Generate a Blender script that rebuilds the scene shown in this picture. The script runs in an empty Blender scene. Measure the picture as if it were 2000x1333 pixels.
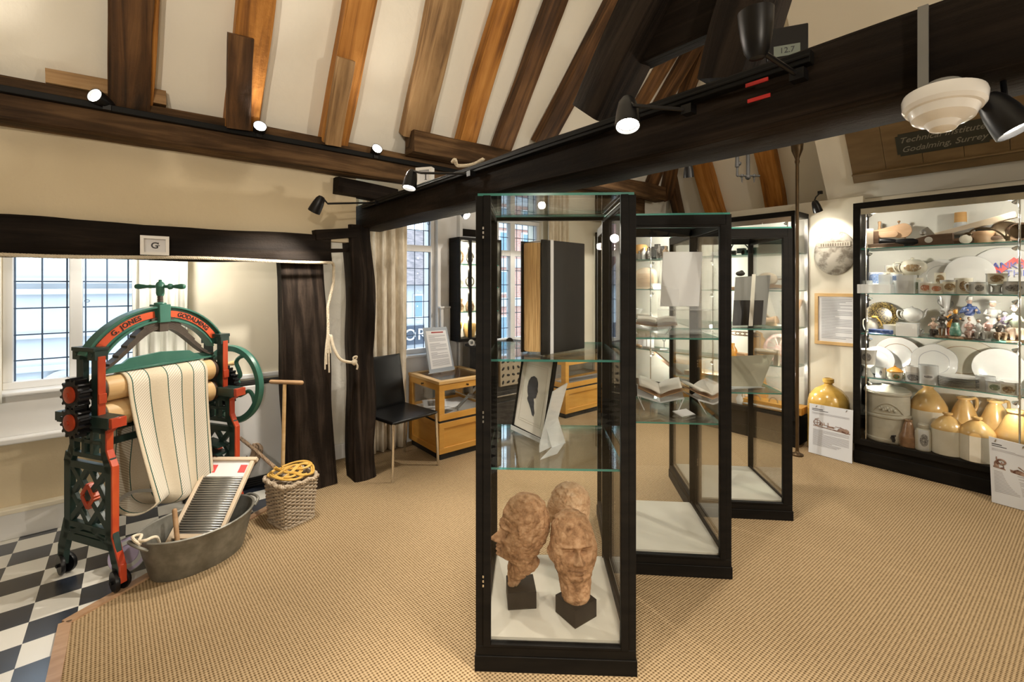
import bpy, math, random
from mathutils import Vector, Matrix, Euler, noise
PI = math.pi
rnd = random.Random(7)
C = bpy.context.scene.collection
SC = bpy.context.scene

# ---------------------------------------------------------------- camera frame
ANG = math.atan2(.635, .772)
RX, RY = math.cos(ANG), -math.sin(ANG)
FX, FY = math.sin(ANG), math.cos(ANG)
EYE, FPX, HOR = 1.54, 900.0, 555.0
CAMROT = -ANG                      # rotation that takes view axes to room axes

def cw(X, Y, Z=0.0):
    return Vector((RX * X + FX * Y, RY * X + FY * Y, Z))

def W(px, py, Y):
    return cw((px - 1000) / FPX * Y, Y, EYE - (py - HOR) / FPX * Y)

def FL(px, py, z=0.0):             # point of a level plane seen at a pixel
    return W(px, py, (EYE - z) * FPX / (py - HOR))

def PV(px, v, py=None):            # point of the plane y = v
    k = (px - 1000) / FPX
    Y = v / (FY + RY * k)
    p = cw(k * Y, Y, EYE if py is None else EYE - (py - HOR) / FPX * Y)
    return p, Y

def PU(px, u, py=None):            # point of the plane x = u
    k = (px - 1000) / FPX
    Y = u / (FX + RX * k)
    p = cw(k * Y, Y, EYE if py is None else EYE - (py - HOR) / FPX * Y)
    return p, Y

def PP(px, py, n, d):              # ray against plane n.p = d
    k = (px - 1000) / FPX
    dr = cw(k, 1.0, -(py - HOR) / FPX)
    e = Vector((0, 0, EYE))
    t = (d - n.dot(e)) / n.dot(dr)
    return e + dr * t, t

# ---------------------------------------------------------------- mesh builder
class M:
    def __init__(s):
        s.v, s.f, s.mi, s.uv, s.T = [], [], [], {}, Matrix()
    def add(s, vs, fs, mi=0, uvs=None):
        b = len(s.v)
        T = s.T
        for i, p in enumerate(vs):
            s.v.append(tuple(T @ Vector(p)))
            if uvs: s.uv[b + i] = uvs[i]
        for k, f in enumerate(fs):
            s.f.append([b + i for i in f])
            s.mi.append(mi[k] if isinstance(mi, (list, tuple)) else mi)
        return s
    def box(s, x0, y0, z0, x1, y1, z1, mi=0):
        return s.add([(x0, y0, z0), (x1, y0, z0), (x1, y1, z0), (x0, y1, z0), (x0, y0, z1), (x1, y0, z1), (x1, y1, z1), (x0, y1, z1)],
                     [(0, 3, 2, 1), (4, 5, 6, 7), (0, 1, 5, 4), (1, 2, 6, 5), (2, 3, 7, 6), (3, 0, 4, 7)], mi)
    def cbox(s, c, sz, rot=(0, 0, 0), mi=0):
        R = Euler(rot).to_matrix()
        x, y, z = sz[0] / 2, sz[1] / 2, sz[2] / 2
        vs = [Vector(c) + R @ Vector(q) for q in ((-x, -y, -z), (x, -y, -z), (x, y, -z), (-x, y, -z), (-x, -y, z), (x, -y, z), (x, y, z), (-x, y, z))]
        return s.add(vs, [(0, 3, 2, 1), (4, 5, 6, 7), (0, 1, 5, 4), (1, 2, 6, 5), (2, 3, 7, 6), (3, 0, 4, 7)], mi)
    def beam(s, p0, p1, w, h, up=(0, 0, 1), mi=0):
        p0, p1 = Vector(p0), Vector(p1)
        d = (p1 - p0).normalized()
        sd = d.cross(Vector(up))
        if sd.length < 1e-4: sd = d.cross(Vector((1, 0, 0)))
        sd.normalize(); u = sd.cross(d)
        vs = []
        for p in (p0, p1):
            for a, b in ((-1, -1), (1, -1), (1, 1), (-1, 1)):
                vs.append(p + sd * a * w / 2 + u * b * h / 2)
        return s.add(vs, [(0, 1, 2, 3), (7, 6, 5, 4), (0, 4, 5, 1), (1, 5, 6, 2), (2, 6, 7, 3), (3, 7, 4, 0)], mi)
    def tube(s, pts, r, n=8, closed=False, radii=None, mi=0, flat=1.0, caps=True):
        pts = [Vector(p) for p in pts]
        N = len(pts)
        vs, uvs = [], []
        prev = None
        L = 0.0
        for i in range(N):
            a = pts[(i - 1) % N] if (closed or i > 0) else pts[i]
            b = pts[(i + 1) % N] if (closed or i < N - 1) else pts[i]
            t = (b - a)
            if t.length < 1e-9: t = Vector((0, 0, 1))
            t.normalize()
            if prev is None:
                x = t.cross(Vector((0, 0, 1)))
                if x.length < 1e-3: x = t.cross(Vector((1, 0, 0)))
            else:
                x = prev - t * prev.dot(t)
                if x.length < 1e-6: x = t.cross(Vector((1, 0, 0)))
            x.normalize(); prev = x
            y = t.cross(x)
            rr = radii[i] if radii else r
            if i: L += (pts[i] - pts[i - 1]).length
            for k in range(n):
                th = 2 * PI * k / n
                vs.append(pts[i] + x * math.cos(th) * rr + y * math.sin(th) * rr * flat)
                uvs.append((L, k / n))
        fs = []
        for i in range(N if closed else N - 1):
            j = (i + 1) % N
            for k in range(n):
                q = (k + 1) % n
                fs.append((i * n + k, i * n + q, j * n + q, j * n + k))
        if not closed and caps:
            fs.append(tuple(range(n - 1, -1, -1)))
            fs.append(tuple((N - 1) * n + k for k in range(n)))
        return s.add(vs, fs, mi, uvs)
    def cyl(s, p0, p1, r0, r1=None, n=16, mi=0):
        return s.tube([p0, p1], r0, n, radii=[r0, r0 if r1 is None else r1], mi=mi)
    def lathe(s, prof, n=24, c=(0, 0, 0), sx=1, sy=1, R=None, mi=0, jit=0):
        # prof: list of (r, z); mi may be a list per segment
        vs, fs, ms = [], [], []
        c = Vector(c)
        for (r, z) in prof:
            for k in range(n):
                th = 2 * PI * k / n
                p = Vector((r * math.cos(th) * sx, r * math.sin(th) * sy, z))
                if R is not None: p = R @ p
                vs.append(c + p)
        for i in range(len(prof) - 1):
            for k in range(n):
                q = (k + 1) % n
                fs.append((i * n + k, i * n + q, (i + 1) * n + q, (i + 1) * n + k))
                ms.append(mi[i] if isinstance(mi, (list, tuple)) else mi)
        if prof[0][0] > 1e-6:
            fs.append(tuple(range(n - 1, -1, -1))); ms.append(ms[0])
        if prof[-1][0] > 1e-6:
            fs.append(tuple((len(prof) - 1) * n + k for k in range(n))); ms.append(ms[-2] if len(ms) > 1 else ms[0])
        return s.add(vs, fs, ms)
    def prism(s, poly, d0, d1, R=None, o=(0, 0, 0), mi=0, emi=None):
        # poly in local xy, extruded along local z from d0 to d1, then placed with R and o
        n = len(poly); o = Vector(o); vs = []
        for d in (d0, d1):
            for (x, y) in poly:
                p = Vector((x, y, d))
                vs.append(o + (R @ p if R is not None else p))
        fs = [tuple(range(n - 1, -1, -1)), tuple(range(n, 2 * n))]
        ms = [mi, mi]
        for i in range(n):
            j = (i + 1) % n
            fs.append((i, j, n + j, n + i)); ms.append(mi if emi is None else emi)
        return s.add(vs, fs, ms)
    def ball(s, c, r, n=12, mi=0, R=None):
        if not isinstance(r, (tuple, list)): r = (r, r, r)
        prof = [(math.sin(PI * i / n), -math.cos(PI * i / n)) for i in range(n + 1)]
        vs, fs = [], []
        m = n * 2
        for (q, z) in prof:
            for k in range(m):
                th = 2 * PI * k / m
                p = Vector((q * math.cos(th) * r[0], q * math.sin(th) * r[1], z * r[2]))
                if R is not None: p = R @ p
                vs.append(Vector(c) + p)
        for i in range(n):
            for k in range(m):
                q = (k + 1) % m
                fs.append((i * m + k, i * m + q, (i + 1) * m + q, (i + 1) * m + k))
        return s.add(vs, fs, mi)
    def grid(s, fn, nu, nv, mi=0, uvfn=None, closeu=False):
        vs, uvs, fs = [], [], []
        for i in range(nu + 1):
            for j in range(nv + 1):
                vs.append(fn(i / nu, j / nv))
                uvs.append(uvfn(i / nu, j / nv) if uvfn else (i / nu, j / nv))
        for i in range(nu):
            for j in range(nv):
                a = i * (nv + 1) + j
                fs.append((a, a + nv + 1, a + nv + 2, a + 1))
        return s.add(vs, fs, mi, uvs)
    def timber(s, p0, p1, w, h, up=(0, 0, 1), seed=0, n=14, j=.006, ch=.16, bow=0.0, taper=1.0, mi=0):
        p0, p1 = Vector(p0), Vector(p1)
        d = p1 - p0; L = d.length; d.normalize()
        sd = d.cross(Vector(up)).normalized(); u = sd.cross(d)
        ring = [(-.5, -.5 + ch), (-.5 + ch, -.5), (0, -.5), (.5 - ch, -.5), (.5, -.5 + ch), (.5, 0), (.5, .5 - ch), (.5 - ch, .5), (0, .5), (-.5 + ch, .5), (-.5, .5 - ch), (-.5, 0)]
        K = len(ring); vs, uvs, fs = [], [], []
        for i in range(n + 1):
            t = i / n
            sc = 1 + (taper - 1) * t
            cpt = p0 + d * L * t + sd * bow * math.sin(PI * t)
            for k, (a, b) in enumerate(ring):
                q = Vector((t * L * 2.3, k * .9, seed * 7.7))
                ja = noise.noise(q) * j; jb = noise.noise(q + Vector((9, 3, 1))) * j
                wob = noise.noise(Vector((t * L * 1.1, seed * 3.1, 0))) * j * 1.6
                vs.append(cpt + sd * (a * w * sc + ja + wob) + u * (b * h * sc + jb))
                uvs.append((t * L + seed * 1.37, k / K * (w + h) * 2 + seed * .71))
        for i in range(n):
            for k in range(K):
                q = (k + 1) % K
                fs.append((i * K + k, i * K + q, (i + 1) * K + q, (i + 1) * K + k))
        fs.append(tuple(range(K - 1, -1, -1))); fs.append(tuple(n * K + k for k in range(K)))
        return s.add(vs, fs, mi, uvs)
    def mesh(s, name, mats, smooth=True, ang=38):
        me = bpy.data.meshes.new(name)
        me.from_pydata(s.v, [], s.f)
        for m in (mats if isinstance(mats, (list, tuple)) else [mats]):
            me.materials.append(m)
        if any(s.mi): me.polygons.foreach_set('material_index', s.mi)
        if s.uv:
            ul = me.uv_layers.new(name='UVMap')
            buf = []
            for l in me.loops:
                buf.extend(s.uv.get(l.vertex_index, (0.0, 0.0)))
            ul.data.foreach_set('uv', buf)
        if smooth:
            me.shade_smooth()
            me.set_sharp_from_angle(angle=math.radians(ang))
        me.update()
        return me

def obj(name, m, mats, parent=None, loc=(0, 0, 0), rot=(0, 0, 0), smooth=True, ang=38, bev=0, bseg=2):
    me = m.mesh(name, mats, smooth, ang)
    o = bpy.data.objects.new(name, me)
    C.objects.link(o)
    o.location = loc; o.rotation_euler = rot
    if parent is not None: o.parent = parent
    if bev:
        b = o.modifiers.new('bevel', 'BEVEL'); b.width = bev; b.segments = bseg; b.limit_method = 'ANGLE'; b.angle_limit = math.radians(40)
        b.harden_normals = False
    return o

def tag(o, label, cat, group=None, kind=None):
    o['label'] = label; o['category'] = cat
    if group: o['group'] = group
    if kind: o['kind'] = kind
    return o

def thing(name, label, cat, loc=(0, 0, 0), rz=0.0, group=None, rot=None):
    o = bpy.data.objects.new(name, None)
    o.empty_display_size = .05
    C.objects.link(o)
    o.location = loc
    o.rotation_euler = rot if rot is not None else (0, 0, rz)
    return tag(o, label, cat, group)

def struct(o, label=None):
    o['kind'] = 'structure'
    if label: o['label'] = label
    return o

def dup(root, loc, rz, label, group=None):
    r = root.copy(); C.objects.link(r); r.location = loc
    r.rotation_euler = (0, 0, rz); r['label'] = label
    if group: r['group'] = group
    for ch in list(root.children):
        c = ch.copy(); C.objects.link(c); c.parent = r
        for g in list(ch.children):
            d = g.copy(); C.objects.link(d); d.parent = c
    return r

def text_mesh(txt, size, ext=.0005, align='CENTER', shear=0.0, bold=0.0, space=1.0):
    cu = bpy.data.curves.new('lettering', 'FONT')
    cu.body = txt; cu.size = size; cu.extrude = ext; cu.align_x = align; cu.align_y = 'CENTER'; cu.shear = shear
    cu.offset = bold; cu.space_character = space; cu.resolution_u = 4
    o = bpy.data.objects.new('lettering', cu); C.objects.link(o)
    dg = bpy.context.evaluated_depsgraph_get()
    dg.update()
    me = bpy.data.meshes.new_from_object(o.evaluated_get(dg))
    bpy.data.objects.remove(o); bpy.data.curves.remove(cu)
    vs = [tuple(v.co) for v in me.vertices]; fs = [tuple(p.vertices) for p in me.polygons]
    bpy.data.meshes.remove(me)
    return vs, fs

# ---------------------------------------------------------------- materials
def new_mat(name):
    m = bpy.data.materials.new(name); m.use_nodes = True
    nt = m.node_tree
    for n in list(nt.nodes): nt.nodes.remove(n)
    out = nt.nodes.new('ShaderNodeOutputMaterial')
    return m, nt, out

def prin(nt, out, col=(.5, .5, .5), rough=.5, metal=0.0, spec=.5, coat=0.0):
    b = nt.nodes.new('ShaderNodeBsdfPrincipled')
    b.inputs['Base Color'].default_value = (*col, 1)
    b.inputs['Roughness'].default_value = rough
    b.inputs['Metallic'].default_value = metal
    b.inputs['Specular IOR Level'].default_value = spec
    b.inputs['Coat Weight'].default_value = coat
    nt.links.new(b.outputs[0], out.inputs[0])
    return b

def coords(nt, kind='Object', scale=(1, 1, 1), loc=(0, 0, 0), rot=(0, 0, 0)):
    t = nt.nodes.new('ShaderNodeTexCoord'); mp = nt.nodes.new('ShaderNodeMapping')
    mp.inputs['Scale'].default_value = scale; mp.inputs['Location'].default_value = loc; mp.inputs['Rotation'].default_value = rot
    nt.links.new(t.outputs[kind], mp.inputs[0])
    return mp.outputs[0]

def noise_n(nt, vec, scale=5, detail=4, rough=.55, dist=0.0):
    n = nt.nodes.new('ShaderNodeTexNoise')
    n.inputs['Scale'].default_value = scale; n.inputs['Detail'].default_value = detail
    n.inputs['Roughness'].default_value = rough; n.inputs['Distortion'].default_value = dist
    nt.links.new(vec, n.inputs['Vector'])
    return n.outputs['Fac']

def ramp(nt, fac, stops):
    r = nt.nodes.new('ShaderNodeValToRGB')
    e = r.color_ramp.elements
    while len(e) < len(stops): e.new(.5)
    for k, (p, c) in enumerate(stops):
        e[k].position = p; e[k].color = (*c, 1)
    nt.links.new(fac, r.inputs[0])
    return r.outputs[0]

def bump(nt, fac, bsdf, strength=.3, dist=.01):
    b = nt.nodes.new('ShaderNodeBump')
    b.inputs['Strength'].default_value = strength; b.inputs['Distance'].default_value = dist
    nt.links.new(fac, b.inputs['Height']); nt.links.new(b.outputs[0], bsdf.inputs['Normal'])

def math_n(nt, op, a, b=None):
    n = nt.nodes.new('ShaderNodeMath'); n.operation = op
    for i, q in enumerate((a, b)):
        if q is None: continue
        if isinstance(q, (int, float)): n.inputs[i].default_value = q
        else: nt.links.new(q, n.inputs[i])
    return n.outputs[0]

def P(name, c1, c2=None, rough=.5, metal=0.0, kind='Object', sc=(6, 6, 6), nscale=1.0, detail=4, bmp=0.0, bd=.004, lo=.35, hi=.65, spec=.5, coat=0.0, dist=0.0):
    m, nt, out = new_mat(name)
    b = prin(nt, out, c1, rough, metal, spec, coat)
    if c2 is not None or bmp:
        f = noise_n(nt, coords(nt, kind, sc), nscale, detail, dist=dist)
        if c2 is not None:
            nt.links.new(ramp(nt, f, [(lo, c1), (hi, c2)]), b.inputs['Base Color'])
        if bmp: bump(nt, f, b, bmp, bd)
    return m

def wood(name, dark, mid, light, rough=.6, sx=1.2, sy=26, bmp=.7, spec=.3):
    m, nt, out = new_mat(name)
    b = prin(nt, out, mid, rough, 0, spec)
    g = noise_n(nt, coords(nt, 'UV', (sx, sy, 1)), 1.0, 6, .62, .6)
    h = noise_n(nt, coords(nt, 'UV', (1.6, 3.0, 1), (3, 1, 0)), 1.0, 3, .5)
    f = math_n(nt, 'ADD', math_n(nt, 'MULTIPLY', g, .6), math_n(nt, 'MULTIPLY', h, .4))
    nt.links.new(ramp(nt, f, [(.36, dark), (.5, mid), (.64, light)]), b.inputs['Base Color'])
    kn = noise_n(nt, coords(nt, 'UV', (7, 11, 1), (5, 2, 0)), 1.0, 6, .7)
    bump(nt, math_n(nt, 'ADD', math_n(nt, 'MULTIPLY', g, .6), math_n(nt, 'MULTIPLY', kn, .8)), b, bmp, .012)
    return m

MT = {}
MT['dark_timber'] = wood('dark_timber', (.005, .0035, .0028), (.013, .009, .0065), (.030, .021, .015), .7, spec=.1)
MT['post_timber'] = wood('post_timber', (.006, .004, .003), (.016, .011, .008), (.055, .039, .029), .75, bmp=1.0, spec=.12)
MT['plate_timber'] = wood('plate_timber', (.018, .010, .005), (.070, .038, .017), (.17, .098, .045), .7, spec=.15)
MT['rafter_orange'] = wood('rafter_orange', (.085, .028, .006), (.38, .155, .028), (.56, .265, .065), .6)
MT['rafter_brown'] = wood('rafter_brown', (.022, .011, .005), (.10, .046, .016), (.22, .11, .04), .6)
MT['rafter_pale'] = wood('rafter_pale', (.13, .07, .03), (.32, .19, .085), (.46, .30, .15), .65)
MT['board_wood'] = wood('board_wood', (.06, .035, .014), (.12, .075, .03), (.18, .12, .055), .6)

def plaster(name, c1, c2, bm=.25):
    m, nt, out = new_mat(name)
    b = prin(nt, out, c1, .85, 0, .2)
    f = noise_n(nt, coords(nt, 'Object', (1.3, 1.3, 1.3)), 1.0, 3)
    nt.links.new(ramp(nt, f, [(.3, c1), (.7, c2)]), b.inputs['Base Color'])
    g = noise_n(nt, coords(nt, 'Object', (9, 9, 9)), 2.0, 5)
    bump(nt, g, b, bm, .02)
    return m
MT['plaster'] = plaster('plaster', (.68, .585, .42), (.64, .54, .375))
MT['roof_plaster'] = plaster('roof_plaster', (.85, .815, .725), (.82, .78, .68), .15)
MT['white_plaster'] = plaster('white_plaster', (.80, .77, .70), (.74, .71, .63), .5)
MT['white_paint'] = P('white_paint', (.80, .80, .80), (.76, .76, .76), .4, sc=(3, 3, 3))
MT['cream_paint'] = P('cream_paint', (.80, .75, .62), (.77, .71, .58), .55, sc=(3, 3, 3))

def carpet_mat():
    m, nt, out = new_mat('sisal_carpet')
    b = prin(nt, out, (.5, .36, .2), .9, 0, .1)
    t = nt.nodes.new('ShaderNodeTexCoord'); s = nt.nodes.new('ShaderNodeSeparateXYZ')
    nt.links.new(t.outputs['Object'], s.inputs[0])
    k = 2 * PI / .026
    x = math_n(nt, 'ADD', s.outputs['X'], s.outputs['Y']); y = math_n(nt, 'SUBTRACT', s.outputs['X'], s.outputs['Y'])
    a = math_n(nt, 'SINE', math_n(nt, 'MULTIPLY', x, k))
    c = math_n(nt, 'SINE', math_n(nt, 'MULTIPLY', y, k * .93))
    w = math_n(nt, 'MULTIPLY', a, c)
    w = math_n(nt, 'ADD', math_n(nt, 'MULTIPLY', w, .42), .5)
    n = noise_n(nt, coords(nt, 'Object', (60, 60, 60)), 1.0, 3)
    n2 = noise_n(nt, coords(nt, 'Object', (.9, .9, .9)), 1.0, 3)
    f = math_n(nt, 'ADD', math_n(nt, 'MULTIPLY', w, .7), math_n(nt, 'MULTIPLY', n, .3))
    col = ramp(nt, f, [(.22, (.075, .045, .020)), (.42, (.295, .205, .110)), (.72, (.47, .35, .212))])
    mx = nt.nodes.new('ShaderNodeMix'); mx.data_type = 'RGBA'; mx.blend_type = 'MULTIPLY'
    mx.inputs[0].default_value = .35
    nt.links.new(col, mx.inputs[6]); nt.links.new(ramp(nt, n2, [(.3, (.8, .78, .72)), (.7, (1, 1, 1))]), mx.inputs[7])
    nt.links.new(mx.outputs[2], b.inputs['Base Color'])
    bump(nt, f, b, .6, .006)
    return m
MT['carpet'] = carpet_mat()

def tile_mat():
    m, nt, out = new_mat('checked_vinyl')
    b = prin(nt, out, (.5, .5, .5), .27, 0, 1.0, .35)
    b.inputs['Coat Roughness'].default_value = .22
    ck = nt.nodes.new('ShaderNodeTexChecker')
    S = 1 / .1655
    nt.links.new(coords(nt, 'Object', (S, S, 0), (.2005 * S + 20, -3.016 * S + 40, .5)), ck.inputs[0])
    ck.inputs['Scale'].default_value = 1.0
    ck.inputs['Color1'].default_value = (.74, .72, .66, 1); ck.inputs['Color2'].default_value = (.020, .026, .040, 1)
    nt.links.new(ck.outputs[0], b.inputs['Base Color'])
    n = noise_n(nt, coords(nt, 'Object', (14, 4, 1)), 1.0, 3)
    bump(nt, n, b, .08, .004)
    return m
MT['tiles'] = tile_mat()

def glass_mat(name, tint=(1, 1, 1), refl=1.0, rough=0.0):
    m, nt, out = new_mat(name)
    tr = nt.nodes.new('ShaderNodeBsdfTransparent'); tr.inputs[0].default_value = (*tint, 1)
    gl = nt.nodes.new('ShaderNodeBsdfGlossy'); gl.inputs['Roughness'].default_value = rough
    fr = nt.nodes.new('ShaderNodeFresnel'); fr.inputs[0].default_value = 1.45
    mx = nt.nodes.new('ShaderNodeMixShader')
    nt.links.new(math_n(nt, 'MULTIPLY', fr.outputs[0], refl), mx.inputs[0])
    nt.links.new(tr.outputs[0], mx.inputs[1]); nt.links.new(gl.outputs[0], mx.inputs[2])
    nt.links.new(mx.outputs[0], out.inputs[0])
    return m
MT['glass'] = glass_mat('clear_glass', (.992, .997, .994), .6)
MT['shelf_glass'] = glass_mat('shelf_glass', (.955, .985, .972), .8)
MT['acrylic'] = glass_mat('acrylic', (.93, .95, .95), 1.2, .05)
def edge_mat():
    m, nt, out = new_mat('glass_edge')
    b = prin(nt, out, (.10, .42, .36), .15, 0, .7)
    tr = nt.nodes.new('ShaderNodeBsdfTransparent'); tr.inputs[0].default_value = (.35, .8, .72, 1)
    mx = nt.nodes.new('ShaderNodeMixShader'); mx.inputs[0].default_value = .55
    nt.links.new(tr.outputs[0], mx.inputs[1]); nt.links.new(b.outputs[0], mx.inputs[2]); nt.links.new(mx.outputs[0], out.inputs[0])
    return m
MT['glass_edge'] = edge_mat()
def frosted(name, col, a):
    m, nt, out = new_mat(name)
    b = prin(nt, out, col, .25, 0, .6)
    tr = nt.nodes.new('ShaderNodeBsdfTransparent')
    mx = nt.nodes.new('ShaderNodeMixShader'); mx.inputs[0].default_value = a
    nt.links.new(tr.outputs[0], mx.inputs[1]); nt.links.new(b.outputs[0], mx.inputs[2]); nt.links.new(mx.outputs[0], out.inputs[0])
    return m
MT['acrylic_edge'] = frosted('acrylic_edge', (.85, .87, .87), .55)
MT['acrylic_sheet'] = frosted('acrylic_sheet', (.85, .87, .88), .16)

def emit(name, col, s):
    m, nt, out = new_mat(name)
    e = nt.nodes.new('ShaderNodeEmission'); e.inputs[0].default_value = (*col, 1); e.inputs[1].default_value = s
    nt.links.new(e.outputs[0], out.inputs[0])
    return m
MT['bulb'] = emit('lit_bulb', (1, .93, .8), 30)
MT['bulb_small'] = emit('lit_capsule', (1, .95, .85), 14)

MT['case_black'] = P('case_black', (.0045, .004, .0035), (.009, .0075, .006), .55, sc=(4, 4, 30), spec=.12)
MT['case_floor'] = P('case_floor', (.78, .74, .64), (.72, .68, .58), .6, sc=(5, 5, 5))
MT['steel'] = P('steel', (.62, .62, .6), None, .22, 1.0)
MT['chrome'] = P('chrome', (.75, .75, .75), None, .12, 1.0)
MT['black_metal'] = P('black_metal', (.005, .005, .006), None, .38, 0, spec=.35)
MT['black_matt'] = P('black_matt', (.015, .014, .013), None, .7)
MT['track'] = P('track', (.006, .006, .006), None, .5, spec=.15)
MT['iron_green'] = P('iron_green', (.035, .14, .105), (.05, .17, .13), .35, sc=(9, 9, 9), bmp=.1)
MT['iron_dark'] = P('iron_dark', (.012, .03, .026), (.02, .042, .036), .4, sc=(9, 9, 9), bmp=.15)
MT['red_paint'] = P('red_paint', (.42, .045, .014), (.56, .10, .026), .35, sc=(12, 12, 5), lo=.45, hi=.75)
MT['red_label'] = P('red_label', (.66, .10, .03), (.6, .08, .025), .4, sc=(12, 12, 12))
MT['spring'] = P('spring', (.07, .055, .045), (.10, .08, .065), .45, .3, sc=(20, 20, 20))
MT['roller'] = P('roller', (.62, .40, .18), (.70, .49, .25), .5, sc=(2, 30, 30))
MT['roller_end'] = P('roller_end', (.05, .025, .012), None, .6)
MT['galvanised'] = P('galvanised', (.17, .165, .14), (.26, .255, .225), .5, .55, sc=(14, 14, 14), bmp=.1)
MT['wicker'] = P('wicker', (.26, .20, .135), (.56, .465, .35), .7, kind='UV', sc=(9, 3, 1), lo=.3, hi=.7)
MT['cane'] = P('cane', (.52, .30, .06), (.66, .42, .10), .45, kind='UV', sc=(14, 3, 1))
MT['cane_dark'] = P('cane_dark', (.16, .10, .06), (.34, .24, .15), .6, kind='UV', sc=(14, 3, 1))
MT['rope'] = P('rope', (.62, .53, .40), (.75, .67, .53), .9, kind='UV', sc=(90, 2, 1), bmp=.4)
MT['maple'] = P('maple', (.60, .30, .055), (.68, .37, .085), .38, sc=(2, 2, 18), spec=.5)
MT['maple_light'] = P('maple_light', (.66, .42, .17), (.72, .48, .22), .4, sc=(2, 2, 18))
MT['bare_wood'] = P('bare_wood', (.62, .50, .36), (.70, .58, .44), .6, sc=(5, 5, 20))
MT['old_wood'] = P('old_wood', (.34, .19, .09), (.48, .30, .16), .55, sc=(5, 5, 20))
MT['tan_wood'] = P('tan_wood', (.56, .34, .19), (.68, .45, .28), .5, sc=(6, 6, 20))
MT['brown_wood'] = P('brown_wood', (.10, .055, .03), (.17, .10, .06), .5, sc=(6, 6, 20))
MT['leather'] = P('leather', (.004, .004, .004), None, .3, 0, sc=(60, 60, 60), bmp=.06, bd=.001, spec=.35)
MT['paper'] = P('paper', (.80, .80, .82), None, .8)
MT['paper_cream'] = P('paper_cream', (.78, .74, .66), None, .8)
MT['ink'] = P('ink', (.06, .06, .07), None, .8)
MT['ink_grey'] = P('ink_grey', (.42, .42, .45), None, .8)
MT['photo_brown'] = P('photo_brown', (.10, .035, .022), (.42, .30, .24), .6, sc=(40, 40, 40))
MT['frame_white'] = P('frame_white', (.82, .81, .79), None, .4)
def clay_mat(name, c1, c2, c3):
    m, nt, out = new_mat(name)
    b = prin(nt, out, c2, .85, 0, .15)
    v = coords(nt, 'Object', (1, 1, 1))
    n = noise_n(nt, v, 34, 6, .65); n2 = noise_n(nt, v, 9, 3)
    vo = nt.nodes.new('ShaderNodeTexVoronoi'); vo.inputs['Scale'].default_value = 55; nt.links.new(v, vo.inputs['Vector'])
    f = math_n(nt, 'ADD', math_n(nt, 'MULTIPLY', n, .6), math_n(nt, 'MULTIPLY', n2, .4))
    nt.links.new(ramp(nt, f, [(.36, c1), (.5, c2), (.64, c3)]), b.inputs['Base Color'])
    h = math_n(nt, 'ADD', math_n(nt, 'MULTIPLY', n, .7), math_n(nt, 'MULTIPLY', vo.outputs['Distance'], .5))
    bump(nt, h, b, .8, .006)
    return m
MT['clay'] = clay_mat('clay', (.20, .10, .05), (.42, .235, .125), (.60, .38, .225))
MT['clay_pale'] = clay_mat('clay_pale', (.45, .26, .14), (.66, .43, .26), (.78, .57, .38))
MT['plinth'] = P('plinth', (.010, .008, .007), (.017, .014, .012), .65, sc=(20, 20, 20), spec=.2)
MT['china'] = P('china', (.80, .79, .76), None, .16, 0, coat=.3)
MT['china_cream'] = P('china_cream', (.74, .70, .58), None, .18, coat=.3)
MT['china_grey'] = P('china_grey', (.52, .53, .52), None, .2, coat=.3)
def motif(name, base, cols, s=60, lo=.52):
    m, nt, out = new_mat(name)
    b = prin(nt, out, base, .18, 0, .5, .3)
    f = noise_n(nt, coords(nt, 'Object', (s, s, s)), 1.0, 4)
    t = nt.nodes.new('ShaderNodeTexCoord'); vl = nt.nodes.new('ShaderNodeVectorMath'); vl.operation = 'LENGTH'
    nt.links.new(t.outputs['UV'], vl.inputs[0])
    k = math_n(nt, 'MULTIPLY', math_n(nt, 'SUBTRACT', 1.0, vl.outputs['Value']), 5.0)
    k = math_n(nt, 'MINIMUM', math_n(nt, 'MAXIMUM', k, 0.0), 1.0)
    st = [(.26, base), (lo - .14, tuple((a + b_) / 2 for a, b_ in zip(base, cols[0])))] + [(lo - .06 + .08 * q, tuple(.95 * c + .05 * d for c, d in zip(cl, base))) for q, cl in enumerate(cols)]
    nt.links.new(ramp(nt, math_n(nt, 'MULTIPLY', f, k), st), b.inputs['Base Color'])
    return m
MT['motif_brown'] = motif('motif_brown', (.66, .62, .5), [(.20, .13, .06), (.35, .22, .10), (.10, .06, .03)])
MT['motif_blue'] = motif('motif_blue', (.62, .66, .72), [(.12, .2, .42), (.3, .4, .6), (.08, .14, .34)])
MT['motif_red'] = motif('motif_red', (.66, .6, .5), [(.42, .12, .05), (.5, .2, .1), (.2, .08, .04)])
MT['motif_grey'] = motif('motif_grey', (.6, .6, .6), [(.12, .12, .13), (.3, .3, .3), (.06, .06, .07)])
MT['motif_green'] = motif('motif_green', (.6, .62, .54), [(.1, .16, .1), (.2, .26, .14), (.05, .09, .06)])
MT['motif_black'] = motif('motif_black', (.7, .69, .66), [(.05, .05, .05), (.4, .4, .4), (.03, .03, .03)], 90)
MT['speckle'] = P('speckle', (.03, .018, .008), (.34, .24, .07), .25, sc=(110, 110, 110), lo=.45, hi=.58, coat=.3)
MT['stone_white'] = P('stone_white', (.72, .68, .58), (.66, .62, .51), .3, sc=(10, 10, 10), coat=.4)
MT['stone_tan'] = P('stone_tan', (.60, .36, .12), (.68, .45, .18), .25, sc=(9, 9, 9), coat=.5)
MT['stone_ochre'] = P('stone_ochre', (.50, .30, .055), (.60, .39, .10), .22, sc=(9, 9, 20), coat=.5)
MT['stone_brown'] = P('stone_brown', (.20, .10, .05), (.34, .19, .10), .3, sc=(12, 12, 12), coat=.4)
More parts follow.
